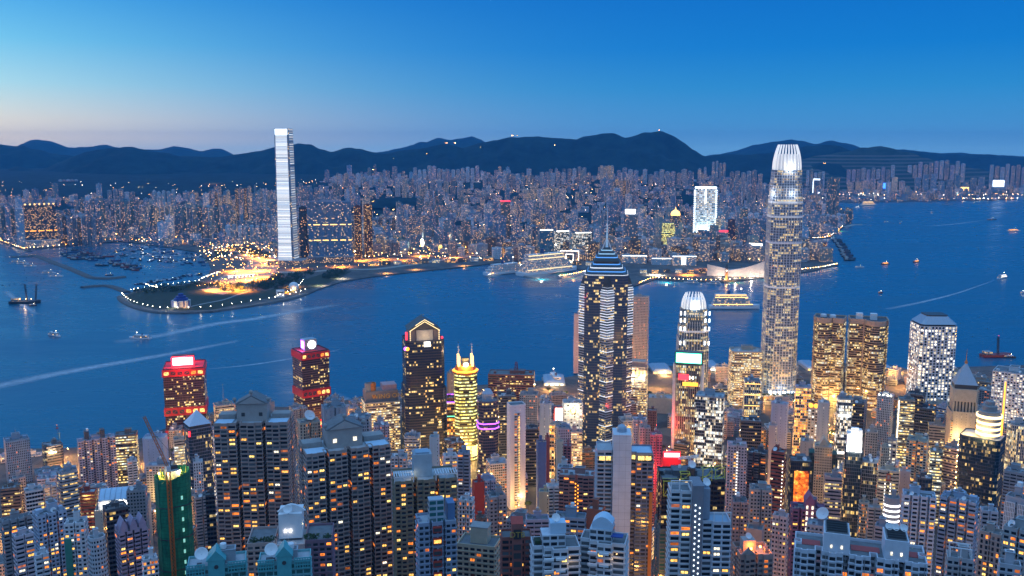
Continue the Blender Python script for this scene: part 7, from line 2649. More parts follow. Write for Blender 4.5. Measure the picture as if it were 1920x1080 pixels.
# ---- white flats with a grey lift core
r, w, d, H, g0 = hero('grey_core_white_flats', 1246, 1372, 965, 470, 'white flats with a dark grey lift core dotted with stair lights', 'apartment tower', 10, .6)
PA = [(-w * .5, -d * .3), (-w * .33, -d * .3), (-w * .33, -d * .36), (-w * .15, -d * .36), (-w * .15, d * .3), (-w * .5, d * .3)]
PB = [(w * .03, -d * .42), (w * .2, -d * .42), (w * .2, -d * .5), (w * .5, -d * .5), (w * .5, d * .2), (w * .03, d * .2)]
body(PA, 0, H + 10, 'bigwin', (.60, .62, .64), .12, .35, 1.2, 'roof', r, 'left_wing')
body(PB, 0, H - 6, 'bigwin', (.52, .56, .62), .64, .35, 1.2, 'bluemetal', r, 'right_wing')
part_box(r, 'lift_core', 'wall', -w * .15, w * .03, -d * .5, d * .25, 0, H + 15, (.22, .22, .25, .3))
part_box(r, 'core_tank', 'wall', w * .03, w * .16, -d * .3, d * .2, H - 5, H + 12, (.26, .31, .38, .3))
dish(r, w * .1, -d * .1, H + 12, 2.4, .5)
for k in range(17):
    for x in (-.10, -.03):
        part_box(r, 'stair_light', 'glowcool', x * w - .3, x * w + .3, -d * .5 - .25, -d * .5 - .05, H + 4 - 3.1 * k - (1.5 if x > -.05 else 0), H + 4.7 - 3.1 * k - (1.5 if x > -.05 else 0))
windows(r, PA, 0, H + 10, 'bigwin', 16, random.Random(9))
windows(r, PB, 0, H - 6, 'bigwin', 16, random.Random(19))
mb = MB()
for x in (-.5, -.36, -.16):
    mb.box(x * w, x * w + .5, -d * .3, -d * .3 + .5, H + 11, H + 16)
mb.box(-w * .5, -w * .15, -d * .3, -d * .3 + .5, H + 16, H + 16.5)
mb.build('roof_frame', 'white', r)
mb = MB()
for x in (.22, .36, .495):
    mb.box(x * w - .4, x * w, -d * .5, -d * .5 + .4, H - 5, H)
mb.box(w * .2, w * .5, -d * .5, -d * .5 + .4, H, H + .5)
mb.build('roof_frame', 'white', r)

# ---- white terraced flats, bottom centre
for nm_x0, nm_x1, yt_, lb, sd in ((993, 1090, 1008, 'left block of white terraced flats with a blue roof house, bottom centre', 1), (1085, 1180, 998, 'right block of white terraced flats with a curved blue roof, bottom centre', 2)):
    r, w, d, H, g0 = hero('terraced_flats', nm_x0, nm_x1, yt_, 425 + sd * 4, lb, 'apartment block', 8 if sd == 1 else -8, .7)
    P = [(-w * .5, -d * .2), (-w * .28, -d * .2), (-w * .28, -d * .34), (-w * .1, -d * .34), (-w * .1, -d * .5), (w * .22, -d * .5), (w * .22, -d * .36), (w * .5, -d * .36), (w * .5, d * .5), (-w * .5, d * .5)]
    body(P, 0, H - 8, 'bigwin', (.55, .57, .60), .3 * sd, .45, 1.3, 'roof', r)
    windows(r, P, 0, H - 8, 'bigwin', 22, random.Random(sd))
    part_box(r, 'upper_flat', 'bigwin', -w * .3, w * .2, -d * .2, d * .4, H - 7.8, H - 1.5, (.50, .55, .60, .2), bay=4.4)
    if sd == 1:
        part_box(r, 'roof_house', 'paleblue', -w * .12, w * .22, -d * .1, d * .3, H - 1.4, H + 4)
        dish(r, 0, 0, H + 4, 2.2, .2)
        part_box(r, 'garden_canopy', 'leafdark', -w * .45, -w * .32, -d * .1, d * .2, H - 6.6, H - 5)
    else:
        mb = MB()
        rings = []
        for j in range(9):
            f = j / 8
            rings.append([(-w * .25 + w * .45 * f, -d * .15, H - 1.4), (-w * .25 + w * .45 * f, -d * .15, H - 1.2 + 6 * sin(pi * (.15 + .7 * f))), (-w * .25 + w * .45 * f, d * .35, H - 1.2 + 6 * sin(pi * (.15 + .7 * f))), (-w * .25 + w * .45 * f, d * .35, H - 1.4)])
        for rg in rings:
            mb.v += rg
        for j in range(8):
            for i in range(3):
                a = j * 4 + i
                mb.face((a, a + 4, a + 5, a + 1))
        mb.face((0, 1, 2, 3))
        mb.face((35, 34, 33, 32))
        mb.build('curved_roof', 'paleblue', r)
        part_box(r, 'dark_canopy', 'blue', w * .18, w * .44, -d * .3, -d * .02, H - 4.2, H - 3.8)
    for k in range(10):
        x = (-.19 if k % 2 else .06) * w
        z = H - 12 - 6.1 * (k // 2)
        b = part_box(r, 'balcony', 'white', x - 2.4, x + 2.4, -d * .5 - 1.7, -d * .5 - .5, z, z + 1.1, bottom=True)
    lamp_light(r, w * .3, -d * .5 - 1.5, H - 14, 260, (1, .6, .25), .2)

# ---- brick tower with a name panel
r, w, d, H, g0 = hero('brick_tower', 938, 998, 1012, 455, 'red-brown brick tower with a stepped centre bay and a framed name panel', 'apartment tower', 4, .7)
P = plan('box', w, d)
body(P, 0, H, 'bigwin', (.26, .09, .07), .52, .5, 1.2, 'roof', r)
cb = part_box(r, 'centre_bay', 'wall', -w * .17, w * .17, -d * .5 - 2.0, d * .1, 0, H + 9, (.28, .10, .08, .2))
prism_roof(r, 'bay_roof', 'redpaint', -w * .2, w * .2, -d * .5 - 2.2, d * .12, H + 9.1, 2.6, False)
np_ = part_box(cb, 'name_panel', 'hulldark', -w * .12, w * .12, -d * .5 - 2.4, -d * .5 - 2.1, H + 1, H + 6.2)
text_sign(np_, 'DTB', 4.2, 'goldleaf', 0, -d * .5 - 2.5, H + 2.1, .08)
for k in range(9):
    part_box(cb, 'bay_window', 'winyellow' if k in (4, 5, 8) else 'darkmetal', -w * .12, w * .12, -d * .5 - 2.35, -d * .5 - 2.1, H - 5 - 4.6 * k, H - 2 - 4.6 * k)
windows(r, P, 0, H, 'bigwin', 6, random.Random(2))

# ---- cream block, long balconies
r, w, d, H, g0 = hero('cream_block', 856, 942, 1030, 475, 'low cream block with long balconies and a blank stair tower', 'apartment block', -16, .7)
P = plan('box', w, d)
body(P, 0, H, 'res', (.50, .42, .30), .4, .7, 1.2, 'roof', r)
part_box(r, 'stair_tower', 'wall', -w * .2, w * .25, -d * .2, d * .3, H + .2, H + 9, (.50, .43, .32, .2))
part_box(r, 'roof_slab', 'concrete', -w * .22, w * .27, -d * .22, d * .32, H + 9.1, H + 9.6)
windows(r, P, 0, H, 'res', 8, random.Random(12))

# ---- pink and white block with floodlit roof tower
r, w, d, H, g0 = hero('roof_terrace_block', 463, 632, 1022, 475, 'pink and maroon flats with a floodlit white roof tower and planted terraces', 'apartment block', -6, .5)
PA = [(-w * .5, -d * .5), (-w * .18, -d * .5), (-w * .18, d * .5), (-w * .5, d * .5)]
PC = [(-w * .175, -d * .56), (w * .18, -d * .56), (w * .18, d * .5), (-w * .175, d * .5)]
PB = [(w * .185, -d * .5), (w * .5, -d * .5), (w * .5, d * .5), (w * .185, d * .5)]
body(PA, 0, H, 'res', (.46, .32, .28), .15, .35, 1.3, 'roof', r, 'pink_wing')
body(PC, 0, H - 1.5, 'blank', (.48, .33, .30), .35, 0, 1.3, 'roofpale', r, 'centre_wing')
body(PB, 0, H, 'res', (.20, .12, .16), .65, .35, 1.3, 'roof', r, 'maroon_wing')
rt = part_box(r, 'roof_tower', 'white', -w * .14, w * .14, -d * .2, d * .4, H, H + 14)
mb = MB()
rings = []
for j in range(9):
    f = j / 8
    rings.append([(-w * .16 + w * .34 * f, -d * .05, H + 14.1), (-w * .16 + w * .34 * f, -d * .05, H + 14.2 + 4 * sin(pi * f)), (-w * .16 + w * .34 * f, d * .02, H + 14.2 + 4 * sin(pi * f)), (-w * .16 + w * .34 * f, d * .02, H + 14.1)])
for rg in rings:
    mb.v += rg
for j in range(8):
    for i in range(3):
        a = j * 4 + i
        mb.face((a, a + 4, a + 5, a + 1))
mb.face((0, 1, 2, 3))
mb.build('curved_parapet', 'white', rt)
dish(r, -w * .02, -d * .18, H + 14, 2.6, -.2)
for x in (-.06, .0):
    part_box(rt, 'floodlight', 'signwhite', x * w - .6, x * w + .6, -d * .2 - .9, -d * .2 - .2, H + 4, H + 5.2)
lamp_light(r, -w * .03, -d * .2 - 3.5, H + 4.5, 16, (.95, 1, .85), .4)
lamp_light(r, w * .15, -d * .1, H + 7, 150, (1, .85, .5), .3)
for k in range(7):
    part_box(r, 'slot_window', 'winwarm' if k % 2 else 'darkmetal', (-.14 + .045 * k) * w, (-.125 + .045 * k) * w, -d * .56 - .25, -d * .56 - .05, H - 7, H - 4)
windows(r, PA, 0, H, 'res', 8, random.Random(13))
windows(r, PB, 0, H, 'res', 6, random.Random(14))
E2 = random.Random(77)


def clump(root, x, y, z, rad, n, name='planting', mat='leaf'):
    mb = MB()
    for k in range(n):
        a, b, q = E2.uniform(0, 6.28), E2.uniform(-.2, 1), E2.random() ** .5
        px_, py_, pz_ = x + rad * q * cos(a), y + rad * q * sin(a), z + rad * .7 * b * (1.1 - q * .5)
        s = rad * E2.uniform(.12, .22)
        u = (E2.uniform(-1, 1) * s, E2.uniform(-1, 1) * s, E2.uniform(-1, 1) * s)
        v = (E2.uniform(-1, 1) * s, E2.uniform(-1, 1) * s, E2.uniform(-1, 1) * s)
        n0 = len(mb.v)
        mb.v += [(px_ - u[0] - v[0], py_ - u[1] - v[1], pz_ - u[2] - v[2]), (px_ + u[0] - v[0], py_ + u[1] - v[1], pz_ + u[2] - v[2]), (px_ + u[0] + v[0], py_ + u[1] + v[1], pz_ + u[2] + v[2]), (px_ - u[0] + v[0], py_ - u[1] + v[1], pz_ - u[2] + v[2])]
        mb.face((n0, n0 + 1, n0 + 2, n0 + 3))
    return mb.build(name, mat, root)


for x in (-.42, -.3, -.22, .22, .3, .44):
    clump(r, x * w, -d * .36, H + 1.4, 2.6, 60)

# ---- turquoise gabled blocks at the bottom edge
for x0, x1, yt_, lb in ((350, 466, 1066, 'left turquoise block with a glazed gable and grid screens at the bottom edge'), (484, 586, 1058, 'right turquoise block with a glazed gable and a big dish at the bottom edge')):
    r, w, d, H, g0 = hero('turquoise_block', x0, x1, yt_, 420, lb, 'apartment block', -4, .5)
    body(plan('box', w, d), 0, H, 'tealwin', (.16, .40, .42), .3, .3, 1.3, 'roofpale', r)
    part_box(r, 'gable_bay', 'teal', -w * .14, w * .14, -d * .5 - 1.2, d * .1, H - 8, H + 4)
    prism_roof(r, 'glazed_gable', 'teal', -w * .17, w * .17, -d * .5 - 1.4, d * .12, H + 4.1, 5)
    for sg in (-1, 1):
        mb = MB()
        for k in range(7):
            xx = sg * (w * .2 + k * w * .05)
            mb.box(xx - .25, xx + .25, -d * .5 - 1.0, -d * .5 - .5, H - 3, H + 2.6)
        for k in range(4):
            mb.box(min(sg * w * .19, sg * w * .51), max(sg * w * .19, sg * w * .51), -d * .5 - .95, -d * .5 - .55, H - 2.8 + 1.7 * k, H - 2.3 + 1.7 * k)
        mb.build('grid_screen', 'teal', r)
    mb = MB()
    mb.lathe((0, 0, 0), [(1.0, 0), (1.0, .3)], 12)
    o = mb.build('round_window', 'darkmetal', r, (0, -d * .5 - 1.25, H + 1))
    o.rotation_euler = (pi / 2, 0, 0)
    dish(r, -w * .26, -d * .05, H + 2, 3.2, .1)
    roofbits(r, w, d, H, R, (.3, .34, .38), .5)

# ---- block with an orange-lit roof terrace
r, w, d, H, g0 = hero('amber_terrace_block', 1370, 1450, 1050, 480, 'pediment-fronted block with an orange-lit roof terrace', 'apartment block', 18, .9)
P = plan('notch1', w, d)
body(P, 0, H, 'res', (.34, .27, .24), .5, .4, 2.4, 'concrete', r)
part_box(r, 'roof_house', 'wall', -w * .3, w * .08, -d * .05, d * .35, H + .2, H + 7, (.40, .34, .32, .2))
prism_roof(r, 'pediment', 'concrete', -w * .46, -w * .06, -d * .5 - .8, -d * .5 + .5, H + 2.6, 4)
for x, y in ((-.1, -.2), (.22, -.05)):
    part_box(r, 'terrace_lamp', 'lampamber', x * w - .4, x * w + .4, y * d - .4, y * d + .4, H + 3, H + 3.8)
    lamp_light(r, x * w, y * d, H + 4.5, 2600, (1, .22, .03), .4)
dish(r, -w * .12, d * .1, H + 7, 1.8, .2)

# ---- long white block at the bottom right
r, w, d, H, g0 = hero('long_white_block', 1480, 1738, 1050, 400, 'long white block with two raised stair houses and red roof patches, bottom right', 'apartment block', 4, .35)
body(plan('notch4', w, d), 0, H, 'bigwin', (.56, .60, .66), .4, .35, 1.4, 'roof', r)
for x0_, x1_ in ((-.28, .02 - .1), (.18, .46 - .1)):
    hs = part_box(r, 'stair_house', 'wall', x0_ * w, x1_ * w, -d * .45, d * .3, H + .2, H + 10, (.58, .62, .68, .2))
    part_box(hs, 'house_roof', 'roof', x0_ * w + .7, x1_ * w - .7, -d * .41, d * .27, H + 10.1, H + 10.5)
    mb = MB()
    for k in range(5):
        mb.box(x0_ * w + 1.2, x1_ * w - 1.2, -d * .38 + k * d * .14, -d * .38 + k * d * .14 + .3, H + 10.5, H + 11.6)
    mb.build('roof_plant', 'darkmetal', hs)
    for x in (.3, .7):
        part_box(hs, 'small_window', 'winwhite', (x0_ + (x1_ - x0_) * x) * w - .4, (x0_ + (x1_ - x0_) * x) * w + .4, -d * .45 - .2, -d * .45 - .05, H + 3, H + 4.6)
for x0_, x1_ in ((-.48, -.3), (-.06, .16), (.38, .49)):
    part_box(r, 'roof_patch', 'redpaint', x0_ * w, x1_ * w, -d * .1, d * .2, H + .2, H + .35)
for k in range(14):
    x = (-.48 + .96 * k / 13) * w
    part_box(r, 'drain_pipe', 'metal', x - .12, x + .12, -d * .5 - .7, -d * .5 - .45, 0, H + 1)
for x in (.22, .27, .33):
    dish(r, x * w, d * .1, H + 10.4, 1.8, .2)
windows(r, plan('notch4', w, d), 0, H, 'bigwin', 10, random.Random(15))
# ================================================================== streets, infill, trees
NZ = [(-400, 150, 'in the left streets'), (150, 300, 'around the sports hall'), (300, 560, 'around the gabled towers'), (560, 760, 'below the black gabled office'), (760, 960, 'left of the white slab tower'), (960, 1110, 'between white slab and stepped-crown tower'),
      (1110, 1270, 'around the red-lit tower'), (1270, 1420, 'below the bank tower'), (1420, 1560, 'below the silver tower'), (1560, 1720, 'below the bronze twins'), (1720, 2300, 'below the pyramid-topped tower')]
frng = random.Random(21)
FX, FXN = [], 0
tries = 0
cntz = {}
pend = []
while len(pend) < 345 and tries < 14000:
    tries += 1
    Y = frng.uniform(470, 1480) if len(pend) < 270 else frng.uniform(1250, 1720)
    x = frng.uniform(-.62, .62) * Y
    if Y > shore_y(x) - 95:
        continue
    w, d = frng.uniform(15, 30), frng.uniform(14, 26)
    rad = max(w, d) * .52
    if any(math.hypot(x - f[0], Y - f[1]) < f[2] + rad * .92 for f in FOOT):
        continue
    if abs(Y - (1000 + .04 * x)) < 10 + rad or abs(Y - (1190 + .05 * x)) < 11 + rad or abs(x - (130 + .16 * (Y - 760))) < 9 + rad or abs(x - (330 + .3 * (Y - 900))) < 10 + rad:
        continue
    FOOT.append((x, Y, rad, 'infill_block', ''))
    c = frng.choice([PALE, BEIGE, PINK, GREY, BLUEG, BROWN, WHITE, LILAC])
    px = topx(x, Y, hill_z(x, Y) + 30)[0]
    if px < -60 or px > 1990:
        continue
    z = next((i for i, q in enumerate(NZ) if q[0] <= px < q[1]), 10)
    pend.append((z, c, px, x, Y, w, d))
pend.sort(key=lambda q: (q[0], q[1], q[2]))
for z, c, px, x, Y, w, d in pend:
    k = cntz[(z, c)] = cntz.get((z, c), 0) + 1
    g0 = hill_z(x, Y) - 3
    h = frng.choice([frng.uniform(16, 28), frng.uniform(24, 44), frng.uniform(36, 58)]) * (1.0 if Y > 620 else .8)
    if Y > 1330:
        h *= .5
    r = thing('infill_block' if Y <= 1330 else 'quay_block', (x, Y, g0), -atan2(x, Y) + frng.choice((-.3, -.12, .1, .26)), f'{CN[c]} low block, {ORD[k - 1]} {CN[c]} one from left {NZ[z][2]}', 'low block', 'low blocks between the near towers' if Y <= 1330 else 'low blocks near the quay')
    v = frng.uniform(.8, 1.15)
    P = plan(frng.choice(('box', 'notch1', 'box', 'chamf')), w, d)
    body(P, 0, h, frng.choice(('resfine', 'res', 'band', 'resbay', 'reslit', 'resslot')), tuple(q * v for q in c), frng.random(), 0, 1.2, frng.choice(('roof', 'roof', 'roofpale')), r)
    roofbits(r, w, d, h + .1, frng, c, .75)


def street_lamp(x, y, z, label, group, mat, light=0, h=9.0, rad=.5, arm=1.6, yaw=0, name='street_lamp'):
    r = thing(name, (x, y, z), yaw, label, 'street lamp', group)
    mb = MB()
    mb.tube((0, 0, 0), (0, 0, h), .16, .1)
    mb.tube((0, 0, h), (arm, 0, h + .4), .09)
    mb.build('post', 'darkmetal', r)
    mb = MB()
    bead(mb, arm, 0, h + .3, rad)
    mb.build('lamp_head', mat, r)
    if light:
        lamp_light(r, arm, 0, h - .6, light, (1, .46, .1) if mat != 'lampwhite' else (1, .82, .55), .4)


for nm, f, rng_, lb in (('coast', lambda t: (t, shore_y(t) - 70), range(-820, 1400, 55), 'amber lamp on the near coast road'), ('cross', lambda t: (t, 1009 + .04 * t), range(-540, 640, 42), 'amber lamp on the lower slope street'),
                        ('steep', lambda t: (139 + .16 * (t - 760), t), range(650, 1260, 34), 'amber lamp on the steep street to the harbour'), ('main', lambda t: (t, 1201 + .05 * t), range(-540, 760, 44), 'amber lamp on the business quarter street'),
                        ('silver', lambda t: (339 + .3 * (t - 900), t), range(770, 1430, 40), 'amber lamp on the street below the silver tower')):
    for i, t in enumerate(rng_):
        x, y = f(t)
        street_lamp(x, y, hill_z(x, y), lb, lb.replace('amber lamp', 'lamps'), 'lampwarm' if i % 3 else 'lampamber', (26000 if nm != 'coast' else 60000) if i % 2 == 0 else 0)

for px, py, h, p, c in [(900, 838, 12, 42000, 0), (880, 880, 12, 20000, 0), (1178, 1000, 12, 26000, 3), (1186, 965, 12, 22000, 3), (1192, 935, 12, 18000, 1), (1330, 800, 12, 26000, 0), (1345, 775, 14, 40000, 0), (1420, 745, 14, 60000, 1), (1362, 715, 14, 50000, 1), (1300, 720, 14, 40000, 1), (1230, 712, 14, 50000, 1), (1250, 735, 14, 40000, 1),
                        (1650, 702, 16, 60000, 1), (1690, 712, 16, 50000, 1), (1720, 706, 14, 40000, 1), (1545, 850, 12, 26000, 1), (1530, 880, 12, 22000, 1), (1590, 1020, 10, 14000, 0), (1610, 1012, 8, 10000, 0), (1745, 905, 14, 26000, 0), (1765, 880, 14, 26000, 0), (1845, 800, 14, 30000, 0), (1450, 850, 12, 16000, 1), (140, 862, 12, 40000, 1), (262, 850, 12, 40000, 1),
                        (110, 880, 12, 20000, 1), (395, 905, 10, 12000, 0), (1130, 720, 16, 40000, 1), (1060, 728, 16, 40000, 1), (985, 900, 10, 12000, 1), (1035, 890, 12, 26000, 0), (745, 900, 10, 9000, 1), (1480, 740, 14, 40000, 0), (1500, 770, 14, 30000, 1), (1700, 880, 12, 20000, 0), (1560, 750, 16, 40000, 0), (830, 850, 12, 26000, 1), (1130, 900, 10, 14000, 0), (460, 830, 12, 12000, 1), (600, 790, 12, 14000, 1)]:
    x, y = atZ(px, py, 20)
    if y < 1000:
        x, y = atZ(px, py, hill_z(x, y))
    lamp_light(None, x, y, hill_z(x, y) + h, p * 2.0, [(1, .62, .16), (1, .42, .08), (1, .85, .6), (1, .2, .03)][c], 1.2)
nl = 0  # extra lamps added at random free spots to warm the gaps
for k in range(6000):
    Y = frng.uniform(480, 1420)
    x = frng.uniform(-.58, .58) * Y
    if nl >= 84 or Y > shore_y(x) - 40:
        continue
    if any(math.hypot(x - f[0], Y - f[1]) < f[2] * .86 + 2.5 for f in FOOT):
        continue
    nl += 1
    street_lamp(x, Y, hill_z(x, Y), 'amber lamp in a narrow lane between the near towers', 'added fill lamps in the gaps between the near towers', frng.choice(('lampwarm', 'lampamber', 'lampwarm')), 34000, 12, .5, 1.2, frng.uniform(0, 6))
    FOOT.append((x, Y, 2, 'lamp', ''))
# red-lit name screen by the coast road
x, y = atZ(1046, 790, 12)
r = thing('lit_screen', (x, 1290, hill_z(x, 1290)), 0, 'bright orange-red lit screen on a tall frame by the coast road', 'screen')
part_box(r, 'frame', 'hullred', -9, 9, 0, 2, 0, 48)
part_box(r, 'panel', 'signwhite', -7, 7, -.4, -.1, 22, 46)
part_box(r, 'red_strip', 'glowred', -7, 7, -.4, -.1, 8, 20)
lamp_light(r, 0, -8, 30, 40000, (1, .3, .12), 2)


def tree(x, y, z, h, label, group, rng):
    r = thing('street_tree', (x, y, z), rng.uniform(0, 6), label, 'tree', group)
    mb = MB()
    mb.tube((0, 0, -1), (0, 0, h * .45), h * .04, h * .025)
    for a in range(3):
        mb.tube((0, 0, h * .35), (cos(a * 2.1) * h * .22, sin(a * 2.1) * h * .22, h * .68), h * .018, h * .008, 5)
    mb.build('trunk', 'bark', r)
    clump(r, 0, 0, h * .62, h * .36, 130, 'crown', rng.choice(('leaf', 'leafdark')))


trng = random.Random(5)
nt = 0
for k in range(2000):
    Y = trng.uniform(500, 1560)
    x = trng.uniform(-.6, .6) * Y
    if Y > shore_y(x) - 20 or any(math.hypot(x - f[0], Y - f[1]) < f[2] + 4 for f in FOOT) or nt >= 90:
        continue
    nt += 1
    tree(x, Y, hill_z(x, Y), trng.uniform(8, 14), 'leafy dark street tree in a gap between the near towers', 'trees between the near towers', trng)
for k in range(9):
    tree(SIL.location.x - 34 + 8 * k, SIL.location.y - 46 + (k % 2) * 4, 17.2, 8, 'small podium tree at the foot of the silver tower', 'podium trees of the silver tower', trng)

# piers on the near shore
for x0, x1, py, lb, m_ in ((1222, 1262, 700, 'long lit ferry pier with a dark roof left of the bank tower', 'glowwarm'), (1330, 1352, 694, 'small lit pier right of the crowned tower', 'glowwhite'), (1512, 1540, 694, 'lit pier hall right of the silver tower', 'glowamber'), (1664, 1684, 700, 'curved pale green pier roof right of the bronze twins', 'glowwhite'), (1018, 1062, 722, 'open-air lit pier deck left of the pink slab', 'glowwhite')):
    xa, ya = atZ(x0, py, 5)
    xb, yb = atZ(x1, py, 5)
    r = thing('ferry_pier', ((xa + xb) / 2, ya + 25, 0), 0, lb, 'pier')
    w = abs(xb - xa)
    part_box(r, 'deck', 'concrete', -w / 2, w / 2, -30, 40, -3, 3.2)
    for k in range(4):
        part_box(r, 'roof_light', m_, -w / 2 + w * (.1 + .22 * k), -w / 2 + w * (.2 + .22 * k), -28.6, -28.2, 5.5, 7.5)
    mb = MB()
    mb.loft([[(-w * .45, -28, 3.3), (w * .45, -28, 3.3), (w * .45, 34, 3.3), (-w * .45, 34, 3.3)], [(-w * .45, -28, 9), (w * .45, -28, 9), (w * .45, 34, 9), (-w * .45, 34, 9)], [(-w * .3, -20, 12), (w * .3, -20, 12), (w * .3, 30, 12), (-w * .3, 30, 12)]], cap=0)
    mb.build('hall_roof', 'bluemetal', r)
    lamp_light(r, 0, -36, 9, 16000, (1, .7, .35), 1)

# ================================================================== the park across the water
PL = gpath([(228, 556), (240, 567), (262, 576), (300, 583), (345, 584), (400, 581), (470, 571), (535, 560), (572, 549)], 3, 12)
acc, last = 0, None
cnt_ = 0
for i, (x, y) in enumerate(PL):
    if last is None or math.hypot(x - last[0], y - last[1]) > 20 + 9 * ((i * 37) % 10) / 10:
        last = (x, y)
        street_lamp(x, y, 3.4, 'white lamp on a post along the park promenade', 'lamps along the park promenade', 'lampwhite', 1600 if cnt_ % 3 == 0 else 0, 10, .8, .8, 0, 'promenade_lamp')
        cnt_ += 1
for pth, n_ in (([(245, 549), (290, 541), (340, 535), (380, 530)], 14), ([(273, 538), (285, 542), (297, 545)], 8), ([(378, 527), (395, 520), (412, 514)], 14), ([(520, 560), (545, 550), (560, 540), (570, 528)], 12)):
    q = gpath(pth, 3, 16)
    for k in range(n_):
        x, y = q[int(k / n_ * (len(q) - 1))]
        street_lamp(x, y, 3.4, 'white lamp on a post along a path inside the park', 'lamps along the inner park paths', 'lampwhite', 0, 9, .8, .8, 0, 'promenade_lamp')
hwp = gpath(HW[0][1], 3, 14)
for k in range(46):
    x, y = hwp[int(k / 46 * (len(hwp) - 1))]
    o = (-26, 26)[k % 2]
    street_lamp(x + o, y, 3.4, 'tall amber lamp beside the toll plaza motorway', 'lamps beside the toll plaza motorway', 'lampamber' if k % 4 == 0 else 'lampwarm', 0, 14, .6, 2.5)
hwp = gpath(HW[1][1], 3, 10)
for k in range(34):
    x, y = hwp[int(k / 34 * (len(hwp) - 1))]
    street_lamp(x, y + 16, 3.4, 'amber lamp beside the shore motorway', 'lamps beside the shore motorway', 'lampamber' if k % 2 else 'lampwarm', 0, 13, .7, 2.0)
hwp = gpath(HW[3][1], 3, 10)
for k in range(34):
    x, y = hwp[int(k / 34 * (len(hwp) - 1))]
    street_lamp(x, y - 14, 3.4, 'amber lamp on the avenue behind the boat shelter', 'lamps on the avenue behind the boat shelter', 'lampamber', 0, 12, .95, 2.0)
# toll plaza canopy
x, y = atZ(452, 520, 3)
r = thing('toll_plaza', (x, y, 3.5), .5, 'white-lit toll plaza canopy across the broad motorway', 'toll plaza')
part_box(r, 'canopy', 'white', -44, 44, -6, 6, 6.5, 8)
for k in range(8):
    part_box(r, 'toll_booth', 'glowwhite', -40 + 11 * k, -37.5 + 11 * k, -2, 2, 0, 3)
    part_box(r, 'canopy_light', 'signwhite', -42 + 11 * k, -34 + 11 * k, -6.4, -6.05, 6.7, 7.8)
# woods in the park
mb = MB()
wr = random.Random(31)
for poly_, n_, mi in (([(250, 546), (300, 537), (380, 528), (392, 540), (430, 548), (520, 542), (560, 524), (600, 512), (580, 508), (520, 518), (470, 530), (440, 534), (410, 530), (388, 534), (330, 548), (270, 552)], 520, 0),
                      ([(600, 520), (620, 508), (655, 506), (640, 518), (612, 524)], 90, 0), ([(385, 492), (400, 470), (440, 466), (480, 468), (510, 478), (500, 486), (470, 482), (430, 478), (405, 490)], 200, 0), ([(470, 540), (500, 530), (560, 520), (575, 526), (520, 540)], 90, 0)):
    wp = [atZ(a, b, 4) for a, b in poly_]
    bx0, bx1, by0, by1 = min(p[0] for p in wp), max(p[0] for p in wp), min(p[1] for p in wp), max(p[1] for p in wp)
    k = 0
    while k < n_:
        x, y = wr.uniform(bx0, bx1), wr.uniform(by0, by1)
        if not in_poly(x, y, wp):
            k += .05
            continue
        k += 1
        h = wr.uniform(6, 13)
        for q in range(26):
            a, s = wr.uniform(0, 6.28), wr.uniform(.9, 2.0)
            rr = wr.random() ** .5 * h * .55
            px_, py_, pz_ = x + rr * cos(a), y + rr * sin(a), 3.5 + h * (1 - .75 * (rr / (h * .55)) ** 2 * wr.random()) * wr.uniform(.4, 1)
            u = [wr.uniform(-s, s) for _ in range(3)]
            v = [wr.uniform(-s, s) for _ in range(3)]
            n0 = len(mb.v)
            mb.v += [(px_ - u[0], py_ - u[1], pz_ - u[2]), (px_ + v[0], py_ + v[1], pz_ + v[2]), (px_ + u[0], py_ + u[1], pz_ + u[2]), (px_ - v[0], py_ - v[1], pz_ - v[2])]
            mb.face((n0, n0 + 1, n0 + 2, n0 + 3), None, wr.choice((0, 0, 1)))
tag(mb.build('park_wood', ['leafdark', 'leaf']), 'dark belt of park trees round the lit motorway', None, None, 'stuff')
# ventilation building and white dome
x, y = atZ(340, 574, 3)
r = thing('round_vent_building', (x, y, 3.3), 0, 'round white and blue building with a tiered blue top in the park', 'building')
mb = MB()
mb.lathe((0, 0, 0), [(24, 0), (24, 16), (23.4, 16.2)], 24, t=(.62, .58, .52, 0))
mb.build('drum', 'wall', r)
mb = MB()
mb.lathe((0, 0, 16.3), [(18, 0), (18, 5), (13, 6), (13, 11), (7, 12), (7, 17), (.3, 19)], 16)
mb.build('tiered_top', 'blue', r)
for k in range(5):
    a = pi + (k + .5) * pi / 5
    mb = MB()
    mb.lathe((24.2 * cos(a), 24.2 * sin(a), 0), [(2, 0), (2, 17)], 8)
    mb.build('blue_pier', 'blue', r)
lamp_light(r, -14, -34, 5, 14000, (1, .85, .65), 1)
lamp_light(r, 22, -30, 4, 9000, (1, .5, .15), 1)
x, y = atZ(551, 545, 3)
r = thing('white_dome', (x, y, 3.3), 0, 'white globe-shaped dome lit orange from below in the park', 'dome')
mb = MB()
mb.lathe((0, 0, 0), [(9, 0), (13, 4), (15, 10), (14.6, 14), (12, 20), (8, 23.5), (4, 25), (.2, 25.6)], 20)
mb.build('shell', 'white', r, smooth=True)
mb = MB()
mb.lathe((0, 0, -.2), [(12, 0), (12, 1.2)], 20)
mb.build('base', 'concrete', r)
lamp_light(r, 4, -22, 4, 16000, (1, .55, .2), 1)
x, y = atZ(526, 557, 3)
r = thing('park_block', (x, y, 3.3), .3, 'small white slab building on the park quay', 'building')
part_box(r, 'wall', 'white', -11, 11, -6, 6, 0, 20)
part_box(r, 'window_band', 'darkmetal', -8, 8, -6.3, -6.05, 12, 15)
